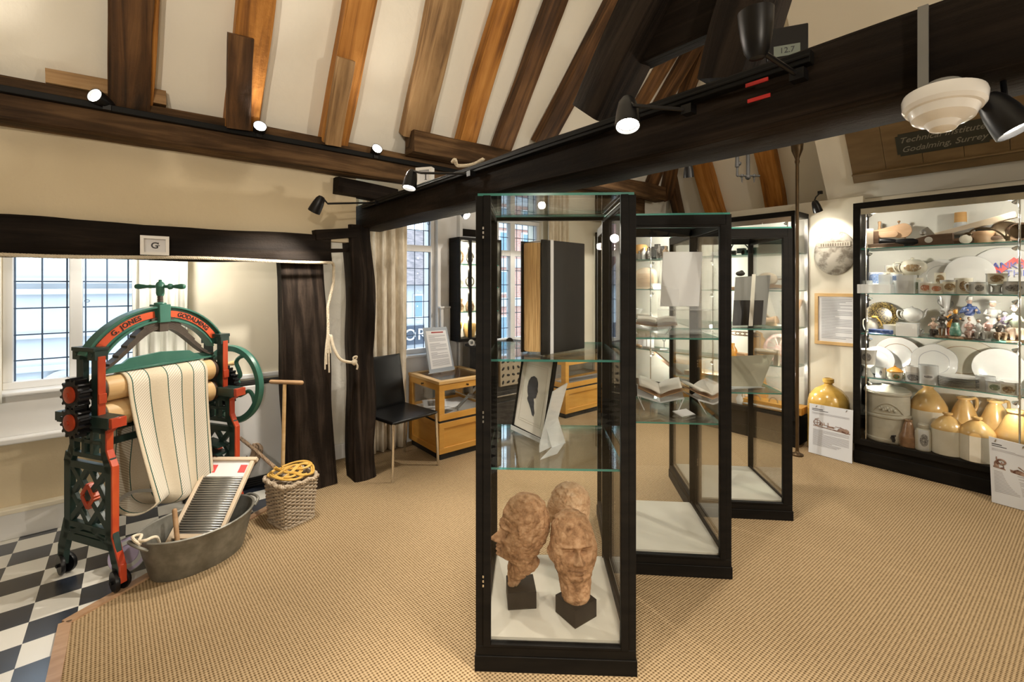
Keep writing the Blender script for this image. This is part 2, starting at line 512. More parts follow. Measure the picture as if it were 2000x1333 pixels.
MT['stone_grey'] = P('stone_grey', (.50, .47, .38), (.60, .57, .48), .3, sc=(9, 9, 9), coat=.4)
MT['line_dark'] = P('line_dark', (.08, .07, .06), None, .4)
MT['gold_line'] = P('gold_line', (.35, .22, .12), None, .3)
MT['orange'] = P('orange', (0.8, 0.34, 0.03), (0.85, 0.45, 0.1), .3, sc=(38, 38, 38), lo=.48, hi=.62)
MT['blue'] = P('blue', (0.06, 0.12, 0.36), (0.3, 0.36, 0.6), .3, sc=(38, 38, 38), lo=.48, hi=.62)
MT['navy'] = P('navy', (.02, .03, .10), None, .3)
MT['skin_china'] = P('skin_china', (0.72, 0.5, 0.38), (0.8, 0.66, 0.55), .3, sc=(38, 38, 38), lo=.48, hi=.62)
MT['green_china'] = P('green_china', (0.1, 0.26, 0.2), (0.3, 0.45, 0.36), .3, sc=(38, 38, 38), lo=.48, hi=.62)
MT['pale_green'] = P('pale_green', (0.5, 0.6, 0.46), (0.74, 0.76, 0.66), .3, sc=(38, 38, 38), lo=.48, hi=.62)
MT['dark_china'] = P('dark_china', (0.07, 0.06, 0.055), (0.22, 0.2, 0.18), .3, sc=(38, 38, 38), lo=.48, hi=.62)
MT['brown_china'] = P('brown_china', (0.22, 0.13, 0.07), (0.4, 0.3, 0.2), .3, sc=(38, 38, 38), lo=.48, hi=.62)
MT['red_china'] = P('red_china', (0.62, 0.12, 0.06), (0.78, 0.5, 0.36), .3, sc=(38, 38, 38), lo=.48, hi=.62)
MT['pink_china'] = P('pink_china', (0.7, 0.45, 0.4), (0.82, 0.74, 0.7), .3, sc=(38, 38, 38), lo=.48, hi=.62)
MT['pewter'] = P('pewter', (.32, .31, .29), (.42, .41, .38), .4, .6, sc=(8, 8, 8))
MT['plaque'] = P('plaque', (.22, .19, .15), (.52, .48, .41), .5, .2, sc=(14, 14, 14), lo=.38, hi=.55, bmp=.3)
MT['brass'] = P('brass', (.12, .075, .035), (.06, .04, .02), .4, .7, sc=(6, 6, 3))
MT['cork'] = P('cork', (.60, .34, .12), None, .7)
MT['opal'] = P('opal', (.84, .83, .80), None, .15, coat=.4)
MT['conduit'] = P('conduit', (.20, .20, .19), None, .5)
MT['cast_black'] = P('cast_black', (.015, .013, .011), (.035, .03, .025), .65, sc=(14, 14, 14), bmp=.3)
MT['cast_buff'] = P('cast_buff', (.32, .27, .19), (.4, .34, .25), .6, sc=(14, 14, 14), bmp=.3)
MT['curtain_white'] = P('curtain_white', (.76, .76, .70), None, .9)
MT['curtain_linen'] = P('curtain_linen', (.62, .54, .42), (.80, .73, .61), .9, sc=(26, 26, 9), bmp=.2)
MT['pink'] = P('pink', (.75, .10, .10), None, .5)
MT['zinc'] = P('zinc', (.42, .42, .41), None, .35, .8)
MT['lavender'] = P('lavender', (.42, .36, .52), None, .4)
MT['plaque_green'] = P('plaque_green', (.020, .022, .015), None, .5)
MT['letter_dim'] = P('letter_dim', (.20, .19, .15), None, .6)
MT['lcd'] = P('lcd', (.22, .26, .23), None, .3)
MT['signal_red'] = P('signal_red', (.5, .02, .02), None, .4)
def cloth_mat():
    m, nt, out = new_mat('roller_towel')
    b = prin(nt, out, (.7, .62, .48), .95, 0, .1)
    t = nt.nodes.new('ShaderNodeTexCoord'); s = nt.nodes.new('ShaderNodeSeparateXYZ')
    nt.links.new(t.outputs['UV'], s.inputs[0])
    x, y = s.outputs['X'], s.outputs['Y']
    def within(a, c): return math_n(nt, 'MULTIPLY', math_n(nt, 'GREATER_THAN', x, a), math_n(nt, 'LESS_THAN', x, c))
    band = None; line = None
    for a, c in ((.05, .24), (.46, .64), (.80, .96)):
        w = within(a, c); band = w if band is None else math_n(nt, 'ADD', band, w)
        for e in (a, c):
            l = within(e - .006, e + .006); line = l if line is None else math_n(nt, 'ADD', line, l)
    hat = math_n(nt, 'SINE', math_n(nt, 'ADD', math_n(nt, 'MULTIPLY', y, 420), math_n(nt, 'MULTIPLY', x, 160)))
    hat2 = math_n(nt, 'MULTIPLY', math_n(nt, 'GREATER_THAN', hat, .25), band)
    wv = noise_n(nt, coords(nt, 'UV', (190, 150, 1)), 1.0, 2)
    base = ramp(nt, wv, [(.3, (.62, .53, .39)), (.7, (.75, .67, .53))])
    m1 = nt.nodes.new('ShaderNodeMix'); m1.data_type = 'RGBA'
    nt.links.new(math_n(nt, 'MULTIPLY', band, .75), m1.inputs[0]); nt.links.new(base, m1.inputs[6]); m1.inputs[7].default_value = (.84, .81, .73, 1)
    m2 = nt.nodes.new('ShaderNodeMix'); m2.data_type = 'RGBA'
    nt.links.new(math_n(nt, 'MULTIPLY', hat2, .8), m2.inputs[0]); nt.links.new(m1.outputs[2], m2.inputs[6]); m2.inputs[7].default_value = (.52, .44, .33, 1)
    m3 = nt.nodes.new('ShaderNodeMix'); m3.data_type = 'RGBA'
    nt.links.new(line, m3.inputs[0]); nt.links.new(m2.outputs[2], m3.inputs[6]); m3.inputs[7].default_value = (.03, .10, .08, 1)
    nt.links.new(m3.outputs[2], b.inputs['Base Color'])
    bump(nt, wv, b, .25, .002)
    return m
MT['towel'] = cloth_mat()
def brick_mat():
    m, nt, out = new_mat('street_brick')
    b = prin(nt, out, (.4, .2, .15), .9)
    br = nt.nodes.new('ShaderNodeTexBrick')
    nt.links.new(coords(nt, 'Object', (1, 1, 1), rot=(PI / 2, 0, 0)), br.inputs[0])
    br.inputs['Scale'].default_value = 4; br.inputs['Color1'].default_value = (.46, .22, .17, 1); br.inputs['Color2'].default_value = (.54, .29, .22, 1); br.inputs['Mortar'].default_value = (.5, .42, .38, 1)
    nt.links.new(br.outputs[0], b.inputs['Base Color'])
    return m
MT['brick'] = brick_mat()
MT['roof_tile'] = P('roof_tile', (.16, .14, .14), (.30, .25, .24), .9, sc=(4, 4, 14), bmp=.5, bd=.03)
MT['render_white'] = P('render_white', (.50, .51, .52), (.46, .47, .48), .8, sc=(2, 2, 2))
MT['street_dark'] = P('street_dark', (.03, .04, .06), None, .3)
MT['street_blue'] = P('street_blue', (.16, .26, .34), None, .15)
MT['tarmac'] = P('tarmac', (.18, .18, .19), None, .9)
MT['lead'] = P('lead', (.07, .11, .18), None, .5, .3)
# ================================================================= SETTING
WU0, WV0, ZT = -3.2, -2.6, 4.3
WWIN, WRGT = 4.11, 5.15
K0, K1 = FL(127, 1219), FL(512, 1000)
kd = (K1 - K0).normalized()
K2 = K1 + kd * .42
edge = [(K0.x, WV0), (K0.x, K0.y), (K2.x, K2.y), (K2.x + .1, WWIN)]
m = M(); m.prism([(WU0, WV0)] + edge + [(WU0, WWIN)], -.05, 0)
struct(obj('floor', m, MT['tiles'], smooth=False), 'black and white checked vinyl floor')
m = M(); m.prism([(5.8, WV0), (5.8, WWIN)] + edge[::-1], -.05, 0)
struct(obj('floor_carpet', m, MT['carpet'], smooth=False), 'sandy woven sisal carpet')
m = M(); m.beam((K0.x, WV0, .004), (K0.x, K0.y, .004), .045, .012); m.beam(K0 + Vector((0, 0, .004)), K1 + kd * .15 + Vector((0, 0, .004)), .045, .012)
struct(obj('trim_1', m, P('edge_strip', (.34, .20, .11), (.44, .28, .17), .35, sc=(6, 30, 6)), smooth=False), 'wooden edging strip of the carpet')

# window wall with its openings (x0,x1,z0,z1)
OP = [(-.62, .06, .88, 1.96), (1.72, 2.40, .84, 2.30), (3.19, 3.87, .86, 2.30)]
m = M()
def wl(x0, x1, z0, z1, mi): m.box(x0, WWIN, z0, x1, WWIN + .28, z1, mi)
wl(WU0, -.62, 0, 2.6, 0); wl(-.62, .06, 0, .88, 0); wl(-.62, .06, 1.96, 2.6, 0); wl(.06, 1.12, 0, 2.6, 3)  # alcove length of this plaster in lighter cream, its lamplight put into the colour
wl(1.12, 1.72, 0, 2.6, 1); wl(1.72, 2.40, 0, .84, 2); wl(1.72, 2.40, 2.30, 2.6, 2); wl(2.40, 3.19, 0, 2.6, 2)
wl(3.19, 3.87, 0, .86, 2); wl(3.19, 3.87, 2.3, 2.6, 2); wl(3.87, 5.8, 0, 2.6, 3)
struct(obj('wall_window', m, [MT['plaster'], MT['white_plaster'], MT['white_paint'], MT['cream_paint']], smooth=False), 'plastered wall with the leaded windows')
m = M()
m.box(2.42, WWIN - .03, 0, 2.61, WWIN, 1.30); m.box(2.405, WWIN - .04, 1.29, 2.625, WWIN, 1.31); m.box(2.63, WWIN - .06, 0, 2.665, WWIN, 2.42)
struct(obj('trim_2', m, MT['white_paint'], smooth=False, bev=.004), 'white boarded pier beside the window')
m = M()
m.box(WU0, WWIN - .018, .61, .34, WWIN, .86)                      # boarding under the sill
m.box(WU0, WWIN - .075, .575, .34, WWIN, .612)
struct(obj('trim_3', m, MT['white_paint'], smooth=False, bev=.008), 'white boarding and rail under the alcove window')
m = M()
m.box(WU0, WWIN - .055, .86, .20, WWIN + .08, .885); 
struct(obj('trim_4', m, MT['white_paint'], smooth=False, bev=.008), 'white sill of the alcove window')
m = M()
m.box(WU0, WWIN - .05, 0, .36, WWIN, .155, 0); m.box(WU0, WWIN - .065, .155, .36, WWIN, .185, 1)
m.box(1.05, WWIN - .025, 0, 1.72, WWIN, .13, 0)
struct(obj('baseboard_window', m, [MT['white_paint'], MT['cream_paint']], smooth=False, bev=.005), 'white skirting along the window wall')
m = M(); m.box(.2, WWIN - .03, .80, 1.12, WWIN, .835)
struct(obj('trim_5', m, MT['white_paint'], smooth=False, bev=.006), 'white chair rail above the heater')
m = M(); m.box(1.72, WWIN - .04, .82, 2.43, WWIN + .08, .845); m.box(3.15, WWIN - .04, .84, 3.9, WWIN + .08, .865)
struct(obj('trim_6', m, MT['white_paint'], smooth=False, bev=.006), 'white sills of the two far windows')

# other walls and the ceiling
m = M(); m.box(WU0 - .1, WV0, 0, WU0, WWIN + .28, ZT); struct(obj('wall_left', m, MT['plaster'], smooth=False))
m = M(); m.box(WU0, WV0 - .1, 0, 5.8, WV0, ZT); struct(obj('wall_back', m, MT['plaster'], smooth=False))
m = M(); m.box(WRGT, 1.215, 0, 5.9, WWIN, 2.345); m.box(5.22, WV0, 0, 5.9, 1.215, 2.33)
struct(obj('wall_right', m, MT['cream_paint'], smooth=False), 'cream wall behind the lit display cabinets')
m = M(); m.box(WU0, 3.54, 1.86, 1.34, 3.62, 2.45)
struct(obj('wall_alcove', m, MT['plaster'], smooth=False), 'plaster wall above the black alcove beam')
m = M()
TM = 1.6
def slope_main(z): return 3.52 - (z - 2.5) / TM
m.add([(WU0, slope_main(2.4), 2.4), (6.2, slope_main(2.4), 2.4), (6.2, slope_main(ZT), ZT), (WU0, slope_main(ZT), ZT),
       (WU0, slope_main(2.4) + .12, 2.42), (6.2, slope_main(2.4) + .12, 2.42), (6.2, slope_main(ZT) + .12, ZT + .05), (WU0, slope_main(ZT) + .12, ZT + .05)],
      [(0, 3, 2, 1), (4, 5, 6, 7), (0, 1, 5, 4), (2, 3, 7, 6), (1, 2, 6, 5), (3, 0, 4, 7)])
def slope_hip(z): return 5.7 - (z - 2.45) / TM
m.add([(slope_hip(2.3), WV0, 2.3), (slope_hip(2.3), 3.9, 2.3), (slope_hip(ZT), 3.9, ZT), (slope_hip(ZT), WV0, ZT),
       (slope_hip(2.3) + .12, WV0, 2.32), (slope_hip(2.3) + .12, 3.9, 2.32), (slope_hip(ZT) + .12, 3.9, ZT + .05), (slope_hip(ZT) + .12, WV0, ZT + .05)],
      [(0, 1, 2, 3), (4, 7, 6, 5), (0, 4, 5, 1), (2, 6, 7, 3), (1, 5, 6, 2), (3, 7, 4, 0)])
m.box(WU0, WV0, ZT, 6.2, 3.6, ZT + .1)
TB = 1.4
def bulk(z): return 5.2 - (z - 2.33) / TB
m.prism([(bulk(2.33), 2.33), (5.8, 2.33), (5.8, ZT), (bulk(ZT), ZT)], -1.5, -WV0, Matrix(((1, 0, 0), (0, 0, -1), (0, 1, 0))))
m.box(1.34, 3.5, 2.42, 5.8, WWIN + .1, 2.5)
m.box(WU0, 3.6, 1.96, 1.34, WWIN + .1, 2.02)
struct(obj('ceiling', m, MT['roof_plaster'], smooth=False), 'cream plaster between the sloping rafters')

N_MAIN = Vector((0, TM, 1)); D_MAIN = N_MAIN.dot(Vector((0, 3.52, 2.5)))
N_HIP = Vector((TM, 0, 1)); D_HIP = N_HIP.dot(Vector((5.7, 0, 2.45)))
N_BULK = Vector((TB, 0, 1)); D_BULK = N_BULK.dot(Vector((5.2, 0, 2.33)))

# ---------------------------------------------------------------- timbers
def beam_obj(name, label, p0, p1, w, h, mat, up=(0, 0, 1), seed=0, j=.006, n=16, cat='beam', group=None, bow=0, ch=.05):
    m = M(); m.timber(p0, p1, w, h, up, seed, n, j, ch, bow)
    return tag(obj(name, m, MT[mat], ang=55), label, cat, group)

def rafter(label, a, b, wpx, mat, nrm=N_MAIN, d=D_MAIN, dep=.11, seed=0, over=.3, name='rafter', j=.007, lift=0.0):
    off = nrm.length * (dep / 2 + .006 + lift)
    p, t0 = PP(a[0], a[1], nrm, d - off); q, t1 = PP(b[0], b[1], nrm, d - off)
    dr = (q - p).normalized()
    w = wpx / FPX * t0
    return beam_obj(name, label, p - dr * .06, q + dr * over, w, dep, mat, nrm.normalized(), seed, j, 18, 'rafter', None)

G = 'rafters of the sloping ceiling'
rafter('broad dark brown rafter nearest the left edge, its inner face cracked', (252, 200), (258, 0), 62, 'rafter_brown', seed=1)
rafter('thin orange rafter edge beside the broad dark brown rafter', (284, 205), (296, 0), 20, 'rafter_orange', seed=2, dep=.08)
rafter('orange rafter with a short dark board nailed to its lower end', (470, 252), (500, 0), 56, 'rafter_orange', seed=3)
rafter('short dark nailed board on the lower end of an orange rafter', (467, 232), (472, 70), 40, 'rafter_brown', seed=4, dep=.05, over=0, name='nailed_board', lift=.122)
rafter('orange rafter with a slotted pale board on its lower end', (650, 285), (702, 0), 50, 'rafter_orange', seed=5)
rafter('short pale slotted board on the lower end of an orange rafter', (652, 266), (676, 115), 30, 'rafter_pale', seed=6, dep=.06, over=0, name='nailed_board', lift=.122)
rafter('pale rafter with long moulded grooves and nail holes', (812, 252), (866, 0), 54, 'rafter_pale', seed=7)
rafter('orange brown rafter beside the pale grooved rafter', (908, 280), (988, 0), 38, 'rafter_orange', seed=8)
rafter('dark narrow rafter split along its edge, second left of the truss', (978, 290), (1085, 0), 36, 'rafter_brown', seed=9)
rafter('dark brown rafter just left of the raking truss strut', (1062, 272), (1206, 0), 40, 'rafter_brown', seed=10)
rafter('narrow rafter seen between the truss struts, on the left', (1250, 205), (1316, 94), 22, 'rafter_brown', seed=11, over=.4)
rafter('middle rafter seen between the two truss struts', (1292, 200), (1368, 71), 26, 'rafter_brown', seed=12, over=.35)
rafter('rafter seen low between the main beam and the corner plate', (1268, 372), (1384, 63), 22, 'rafter_brown', seed=13, over=.2)
rafter('short dark rafter in the far corner beside the hip', (1302, 380), (1326, 250), 22, 'rafter_brown', seed=14, over=.2)
rafter('dark hip rafter in the far corner above the cases', (1326, 420), (1306, 330), 18, 'rafter_brown', N_HIP, D_HIP, seed=15, over=.3)
rafter('crooked orange rafter above the second glass case', (1402, 418), (1371, 318), 32, 'rafter_orange', N_HIP, D_HIP, seed=16, over=.8, j=.02)
rafter('orange rafter beside the hanging gas fitting', (1517, 408), (1494, 290), 34, 'rafter_orange', N_HIP, D_HIP, seed=17, over=.8, j=.012)

beam_obj('wall_plate', 'long brown wall plate beam carrying the lighting track', (WU0, 3.45, 2.47), (4.9, 3.45, 2.47), .16, .22, 'plate_timber', seed=21, j=.012, n=40)
beam_obj('upper_plate', 'thick brown timber lying on the wall plate under the right rafters', (1.66, 3.275, 2.64), (5.1, 3.275, 2.66), .16, .17, 'plate_timber', seed=22, j=.014, n=24)
beam_obj('plate_block', 'short pale timber piece above the track at the left end', (-.35, 3.42, 2.62), (.15, 3.42, 2.63), .1, .08, 'rafter_pale', seed=23, j=.006)
beam_obj('tie_beam', 'long black main beam running across the room above the cases', (1.5, 3.72, 2.075), (1.5, -2.4, 2.075), .24, .19, 'dark_timber', seed=24, j=.011, n=46)
beam_obj('alcove_beam', 'black beam over the alcove with a rope along its lower edge', (WU0, 3.57, 1.775), (1.135, 3.57, 1.80), .2, .205, 'dark_timber', seed=25, j=.022, n=40)
pA, pB = PU(1174, 1.5, 205)[0], PU(1276, 1.5, 0)[0]
beam_obj('truss_strut', 'dark raking truss strut rising from the main beam', pA - (pB - pA) * .12, pB + (pB - pA) * 1.1, .17, .16, 'dark_timber', (1, 0, 0), 26, .014, 18, 'strut')
pA, pB = PU(1426, 1.5, 158)[0], PU(1470, 1.5, 0)[0]
beam_obj('truss_post', 'thick dark truss post behind the upturned spotlight', pA - (pB - pA) * .05, pB + (pB - pA) * 1.2, .15, .16, 'dark_timber', (1, 0, 0), 27, .016, 18, 'strut')
pA = PU(1262, 1.55, 114)[0]; pB = PU(1400, 1.55, 60)[0]
beam_obj('truss_rail', 'rough dark board between the truss strut and the truss post', Vector((1.55, pA.y + .03, 2.55)), Vector((1.55, pB.y - .02, 2.55)), .07, .32, 'dark_timber', (0, 0, 1), 28, .01, 14, 'board')
# posts
def post(label, pts, mat='post_timber', seed=30):
    (p0, p1, w, h, up) = pts[:5]
    m = M(); m.timber(p0, p1, w, h, up, seed, 34, .020, .07, 0, pts[5] if len(pts) > 5 else 1.0)
    return tag(obj('oak_post', m, MT[mat], ang=55), label, 'post')
q0 = PV(607, 3.66)[0]; q1 = PV(586, 3.60)[0]
post('wide black oak post under the end of the alcove beam', ((q0.x, 3.66, 0), (q1.x, 3.60, 1.70), .36, .13, (0, 1, 0), .84), seed=31)
post('narrow dark oak post holding the knotted rope, beside the black chair', ((1.42, 3.62, 0), (1.365, 3.60, 2.0), .175, .2, (0, 1, 0)), seed=32)
beam_obj('post_bracket', 'small black timber bracket between the alcove beam and the rope post', PV(612, 3.52, 460)[0], PV(698, 3.55, 455)[0], .1, .075, 'dark_timber', seed=33)
beam_obj('post_bracket', 'black timber stub under the end of the wall plate', PV(655, 3.50, 362)[0], PV(770, 3.55, 385)[0], .12, .12, 'dark_timber', seed=34)
beam_obj('post_bracket', 'thin black bar joining the alcove beam to the rope post', PV(632, 3.56, 490)[0], PV(685, 3.58, 489)[0], .03, .025, 'dark_timber', seed=35)

# ---------------------------------------------------------------- windows
def window(n, x0, x1, z0, z1, mull, bars_x, bars_z, transom=None):
    y0, y1 = WWIN + .06, WWIN + .13
    m = M(); t = .045
    m.box(x0, y0, z0, x1, y1, z0 + t); m.box(x0, y0, z1 - t, x1, y1, z1); m.box(x0, y0, z0 + t, x0 + t, y1, z1 - t); m.box(x1 - t, y0, z0 + t, x1, y1, z1 - t)
    for (a, b) in mull: m.box(a, y0 - .01, z0 + t, b, y1 - .002, z1 - t)
    if transom: m.box(x0 + t, y0 - .005, transom[0], x1 - t, y1 - .004, transom[1])
    f = struct(obj('window_%d' % n, m, MT['white_paint'], smooth=False, bev=.004), 'white framed leaded window')
    yy = (y0 + y1) / 2
    m = M(); m.box(x0 + .01, yy - .002, z0 + .01, x1 - .01, yy + .002, z1 - .01)
    obj('pane', m, MT['glass'], f, smooth=False)
    m = M()
    for x in bars_x: m.cyl((x, yy, z0 + .02), (x, yy, z1 - .02), .0042, n=8)
    for z in bars_z: m.cyl((x0 + .02, yy, z), (x1 - .02, yy, z), .0042, n=8)
    obj('leading', m, MT['lead'], f)
    return f
zb = [2.085, 1.697, 1.53, 1.362, 1.20, 1.026]
window(1, -.62, .06, .885, 1.955, [(-.322, -.258)], [-.57, -.45, -.335, -.245, -.137, -.026], [1.73, 1.556, 1.386, 1.219, 1.058])
window(2, 1.72, 2.40, .845, 2.295, [(1.88, 1.95)], [1.8, 1.99, 2.10, 2.19, 2.29, 2.35], zb, (1.865, 1.93))
window(3, 3.19, 3.87, .865, 2.295, [(3.40, 3.47)], [3.25, 3.33, 3.53, 3.62, 3.71, 3.80], zb, (1.865, 1.93))
m = M(); c0 = PV(100 + 425 / 6.06, WWIN + .05, 540 + 292 / 6.06)[0]
m.tube([c0 + Vector((.012 * math.cos(a), 0, .008 * math.sin(a))) for a in [i * .45 for i in range(16)]], .0022, 6)
tag(obj('window_catch', m, MT['lead']), 'small curled iron catch on the alcove window', 'window catch')
m = M(); c0 = PV(837, WWIN + .05, 432)[0]
m.tube([c0 + Vector((.014 * math.cos(a), 0, -.02 + .02 * math.sin(a))) for a in [i * .45 for i in range(16)]], .0025, 6)
tag(obj('window_catch', m, MT['lead']), 'curled iron catch high on the window beside the linen curtain', 'window catch')

# ---------------------------------------------------------------- street outside
XV = 12.0
m = M(); m.box(-14, 4.6, -3.7, 26, 40, -3.6); struct(obj('exterior_street', m, MT['tarmac'], smooth=False))
def arch_poly(cx, z0, w, h, n=14):
    return [(cx - w, z0), (cx + w, z0)] + [(cx + w * math.cos(PI * i / n), z0 + h + w * math.sin(PI * i / n)) for i in range(n + 1)]
RXZ = Matrix(((1, 0, 0), (0, 0, -1), (0, 1, 0)))       # local xy -> room x,z ; depth along -y
h1 = thing('town_house', 'white rendered house with arches across the street, seen through the alcove window', 'building', (0, XV, -3.6))
m = M(); m.box(-9, 0, 0, 4.2, 3, 8.6); obj('wall', m, MT['render_white'], h1, smooth=False)
m = M()
for z in (3.55, 4.15, 4.95, 5.15, 6.0): m.box(-9, -.12, z, 4.2, 0, z + .1)
m.box(-9, -.3, 8.5, 4.2, .2, 8.7)
obj('string_course', m, MT['render_white'], h1, smooth=False)
for cx in (-2.15, -.95, .25, 1.45, -3.35):
    f = M(); f.prism(arch_poly(cx, 2.6, .40, .55), 0, .1, RXZ); o = obj('arch_surround', f, MT['render_white'], h1, smooth=False)
    f = M(); f.prism(arch_poly(cx, 2.6, .30, .55), .1, .13, RXZ); obj('opening', f, P('arch_grey', (.45, .48, .52), None, .8), o, smooth=False)
for cx in (-3.0, -1.9, -1.0, -.1, .8, 1.7):
    f = M(); f.box(cx - .32, -.06, 6.25, cx + .32, 0, 7.6); o = obj('window', f, MT['white_paint'], h1, smooth=False)
    f = M(); f.box(cx - .26, -.075, 6.3, cx - .02, -.06, 7.55); f.box(cx + .02, -.075, 6.3, cx + .26, -.06, 7.55); obj('glazing', f, MT['street_blue'], o, smooth=False)
f = M(); f.box(-3.2, -.9, 2.3, -1.7, 0, 2.45); f.box(-1.2, -1.2, 1.9, 1.6, 0, 2.02); obj('canopy', f, MT['street_blue'], h1, smooth=False)
f = M(); f.box(-2.9, -.08, .5, -1.9, 0, 2.2); f.box(-.9, -.08, .3, 1.3, 0, 1.8); obj('shop_window', f, MT['street_blue'], h1, smooth=False)

h2 = thing('shop_building', 'white shop with a tiled roof across the street beyond the linen curtain', 'building', (0, XV, -3.6))
m = M(); m.box(4.4, 0, 0, 8.5, 3, 5.15); obj('wall', m, MT['render_white'], h2, smooth=False)
m = M(); m.add([(4.3, -.3, 5.1), (8.6, -.3, 5.1), (8.6, 1.7, 6.9), (4.3, 1.7, 6.9), (4.3, 3.3, 5.1), (8.6, 3.3, 5.1)], [(0, 1, 2, 3), (3, 2, 5, 4), (0, 4, 5, 1), (0, 3, 4), (1, 5, 2)])
obj('roof', m, MT['roof_tile'], h2, smooth=False)
for cx in (5.75, 6.35, 6.95, 7.6):
    f = M(); f.box(cx - .15, -.06, 4.15, cx + .15, 0, 4.85); o = obj('window', f, MT['white_paint'], h2, smooth=False)
    f = M(); f.box(cx - .11, -.075, 4.2, cx + .11, -.06, 4.8); obj('glazing', f, MT['street_blue'], o, smooth=False)
f = M(); f.box(4.6, -.15, 3.42, 8.3, 0, 3.95); o = obj('fascia', f, MT['street_dark'], h2, smooth=False)
pc = PP(818, 643, Vector((0, 1, 0)), XV)[0]
for k, ch_ in enumerate('ORC'):
    vs, fs = text_mesh(ch_, .46, .01); f = M(); f.add([(pc.x + (k - 1) * .36 + x, -.17 - z, 3.69 + y) for x, y, z in vs], fs); obj('sign_letter', f, MT['white_paint'], o, smooth=False)
f = M(); f.box(4.8, -.05, .6, 6.3, 0, 3.3); f.box(6.5, -.05, .6, 8.1, 0, 3.3); obj('shop_window', f, MT['street_blue'], h2, smooth=False)

h3 = thing('brick_building', 'red brick building with white bands across the street, seen through the glass case', 'building', (0, XV, -3.6))
m = M(); m.box(8.9, 0, 0, 16, 3, 8.2); obj('wall', m, MT['brick'], h3, smooth=False)
m = M()
for z in (2.9, 4.4, 5.7, 7.0): m.box(8.9, -.1, z, 16, 0, z + .28)
obj('stone_band', m, MT['render_white'], h3, smooth=False)
for cx in (9.6, 10.6, 11.6, 12.6):
    for z in (.5, 3.3, 4.8, 6.1):
        f = M(); f.box(cx - .34, -.06, z, cx + .34, 0, z + .8 + (1.4 if z < 1 else 0)); o = obj('window', f, MT['white_paint'], h3, smooth=False)
        f = M(); f.box(cx - .27, -.075, z + .06, cx + .27, -.06, z + .74 + (1.4 if z < 1 else 0)); obj('glazing', f, MT['street_blue'], o, smooth=False)

# ---------------------------------------------------------------- spotlights and lamps
def add_light(kind, loc, power, col=(1, .86, .68), size=.03, d=None, ang=70, blend=.6):
    l = bpy.data.lights.new('lamp_light', kind); l.energy = power; l.color = col
    l.shadow_soft_size = size
    if kind == 'SPOT': l.spot_size = math.radians(ang); l.spot_blend = blend
    o = bpy.data.objects.new('lamp_light', l); C.objects.link(o); o.location = loc
    if d is not None: o.rotation_euler = Vector(d).to_track_quat('-Z', 'Y').to_euler()
    return o
def spot(label, c, d, arm, power, ang=75, s=1.0, lit=True, group=None, col=(1, .91, .78)):
    """c: centre of the front rim, d: aim, arm: list of points from the back of the shell to the track"""
    d = Vector(d).normalized(); c = Vector(c)
    t = thing('spotlight', label, 'spotlight', c, group=group)
    R = d.to_track_quat('Z', 'Y').to_matrix()
    m = M()
    pr = [(.004, -.115), (.018, -.112), (.028, -.095), (.035, -.06), (.039, -.02), (.040, 0), (.036, 0), (.034, -.02), (.02, -.05), (.0, -.055)]
    m.lathe([(r * s, z * s) for r, z in pr], 24, R=R)
    obj('lamp_shell', m, MT['black_metal'], t)
    m = M(); m.lathe([(0, -.010 * s), (.020 * s, -.009 * s), (.033 * s, -.014 * s), (0, -.016 * s)], 20, R=R)
    obj('lamp_lens', m, MT['bulb'] if lit else MT['opal'], t)
    m = M(); b = c - d * .11 * s
    pts = [b] + [Vector(p) for p in arm]
    m.tube([p - c for p in pts], .0065 * s, 8)
    e = pts[-1] - c
    m.cbox(e, (.034 * s, .034 * s, .028 * s))
    obj('arm', m, MT['black_metal'], t)
    if lit and power: add_light('SPOT', c + d * .006, power, col, .03 * s, d, ang)
    return t
m = M(); m.box(WU0, 3.335, 2.485, 2.35, 3.372, 2.52); tag(obj('lighting_track', m, MT['track'], smooth=False, bev=.004), 'black lighting track along the brown wall plate', 'lighting track')
m = M(); m.box(1.35, .43, 2.115, 1.382, 3.45, 2.15); m.box(1.345, .43, 2.128, 1.35, 3.45, 2.137)
tag(obj('lighting_track', m, MT['track'], smooth=False, bev=.003), 'black lighting track along the long main beam', 'lighting track')
def onplate(px, py, v=3.30): return PV(px, v, py)[0]
# ================================================================= helpers for shapes
RYZ = Matrix(((0, 0, 1), (1, 0, 0), (0, 1, 0)))        # local xy -> y,z ; depth along x
def twisted(m, pts, r, pitch=.03, strands=3, mi=0, seg=6, step=None):
    pts = [Vector(p) for p in pts]
    step = step or pitch / 8
    fine = []
    for i in range(len(pts) - 1):
        n = max(1, int((pts[i + 1] - pts[i]).length / step))
        for k in range(n): fine.append(pts[i].lerp(pts[i + 1], k / n))
    fine.append(pts[-1])
    L = 0; prev = None; fr = []
    for i, p in enumerate(fine):
        t = (fine[min(i + 1, len(fine) - 1)] - fine[max(i - 1, 0)]).normalized()
        if prev is None:
            x = t.cross(Vector((.3, .2, 1)))
        else: x = prev - t * prev.dot(t)
        x.normalize(); prev = x
        if i: L += (p - fine[i - 1]).length
        fr.append((p, x, t.cross(x), L))
    for s in range(strands):
        o = 2 * PI * s / strands
        m.tube([p + (x * math.cos(2 * PI * l / pitch + o) + y * math.sin(2 * PI * l / pitch + o)) * r * .52 for p, x, y, l in fr], r * .56, seg, mi=mi)
def bez(p, n=16):
    p = [Vector(q) for q in p]
    def ev(t):
        q = p[:]
        while len(q) > 1: q = [q[i].lerp(q[i + 1], t) for i in range(len(q) - 1)]
        return q[0]
    return [ev(i / n) for i in range(n + 1)]
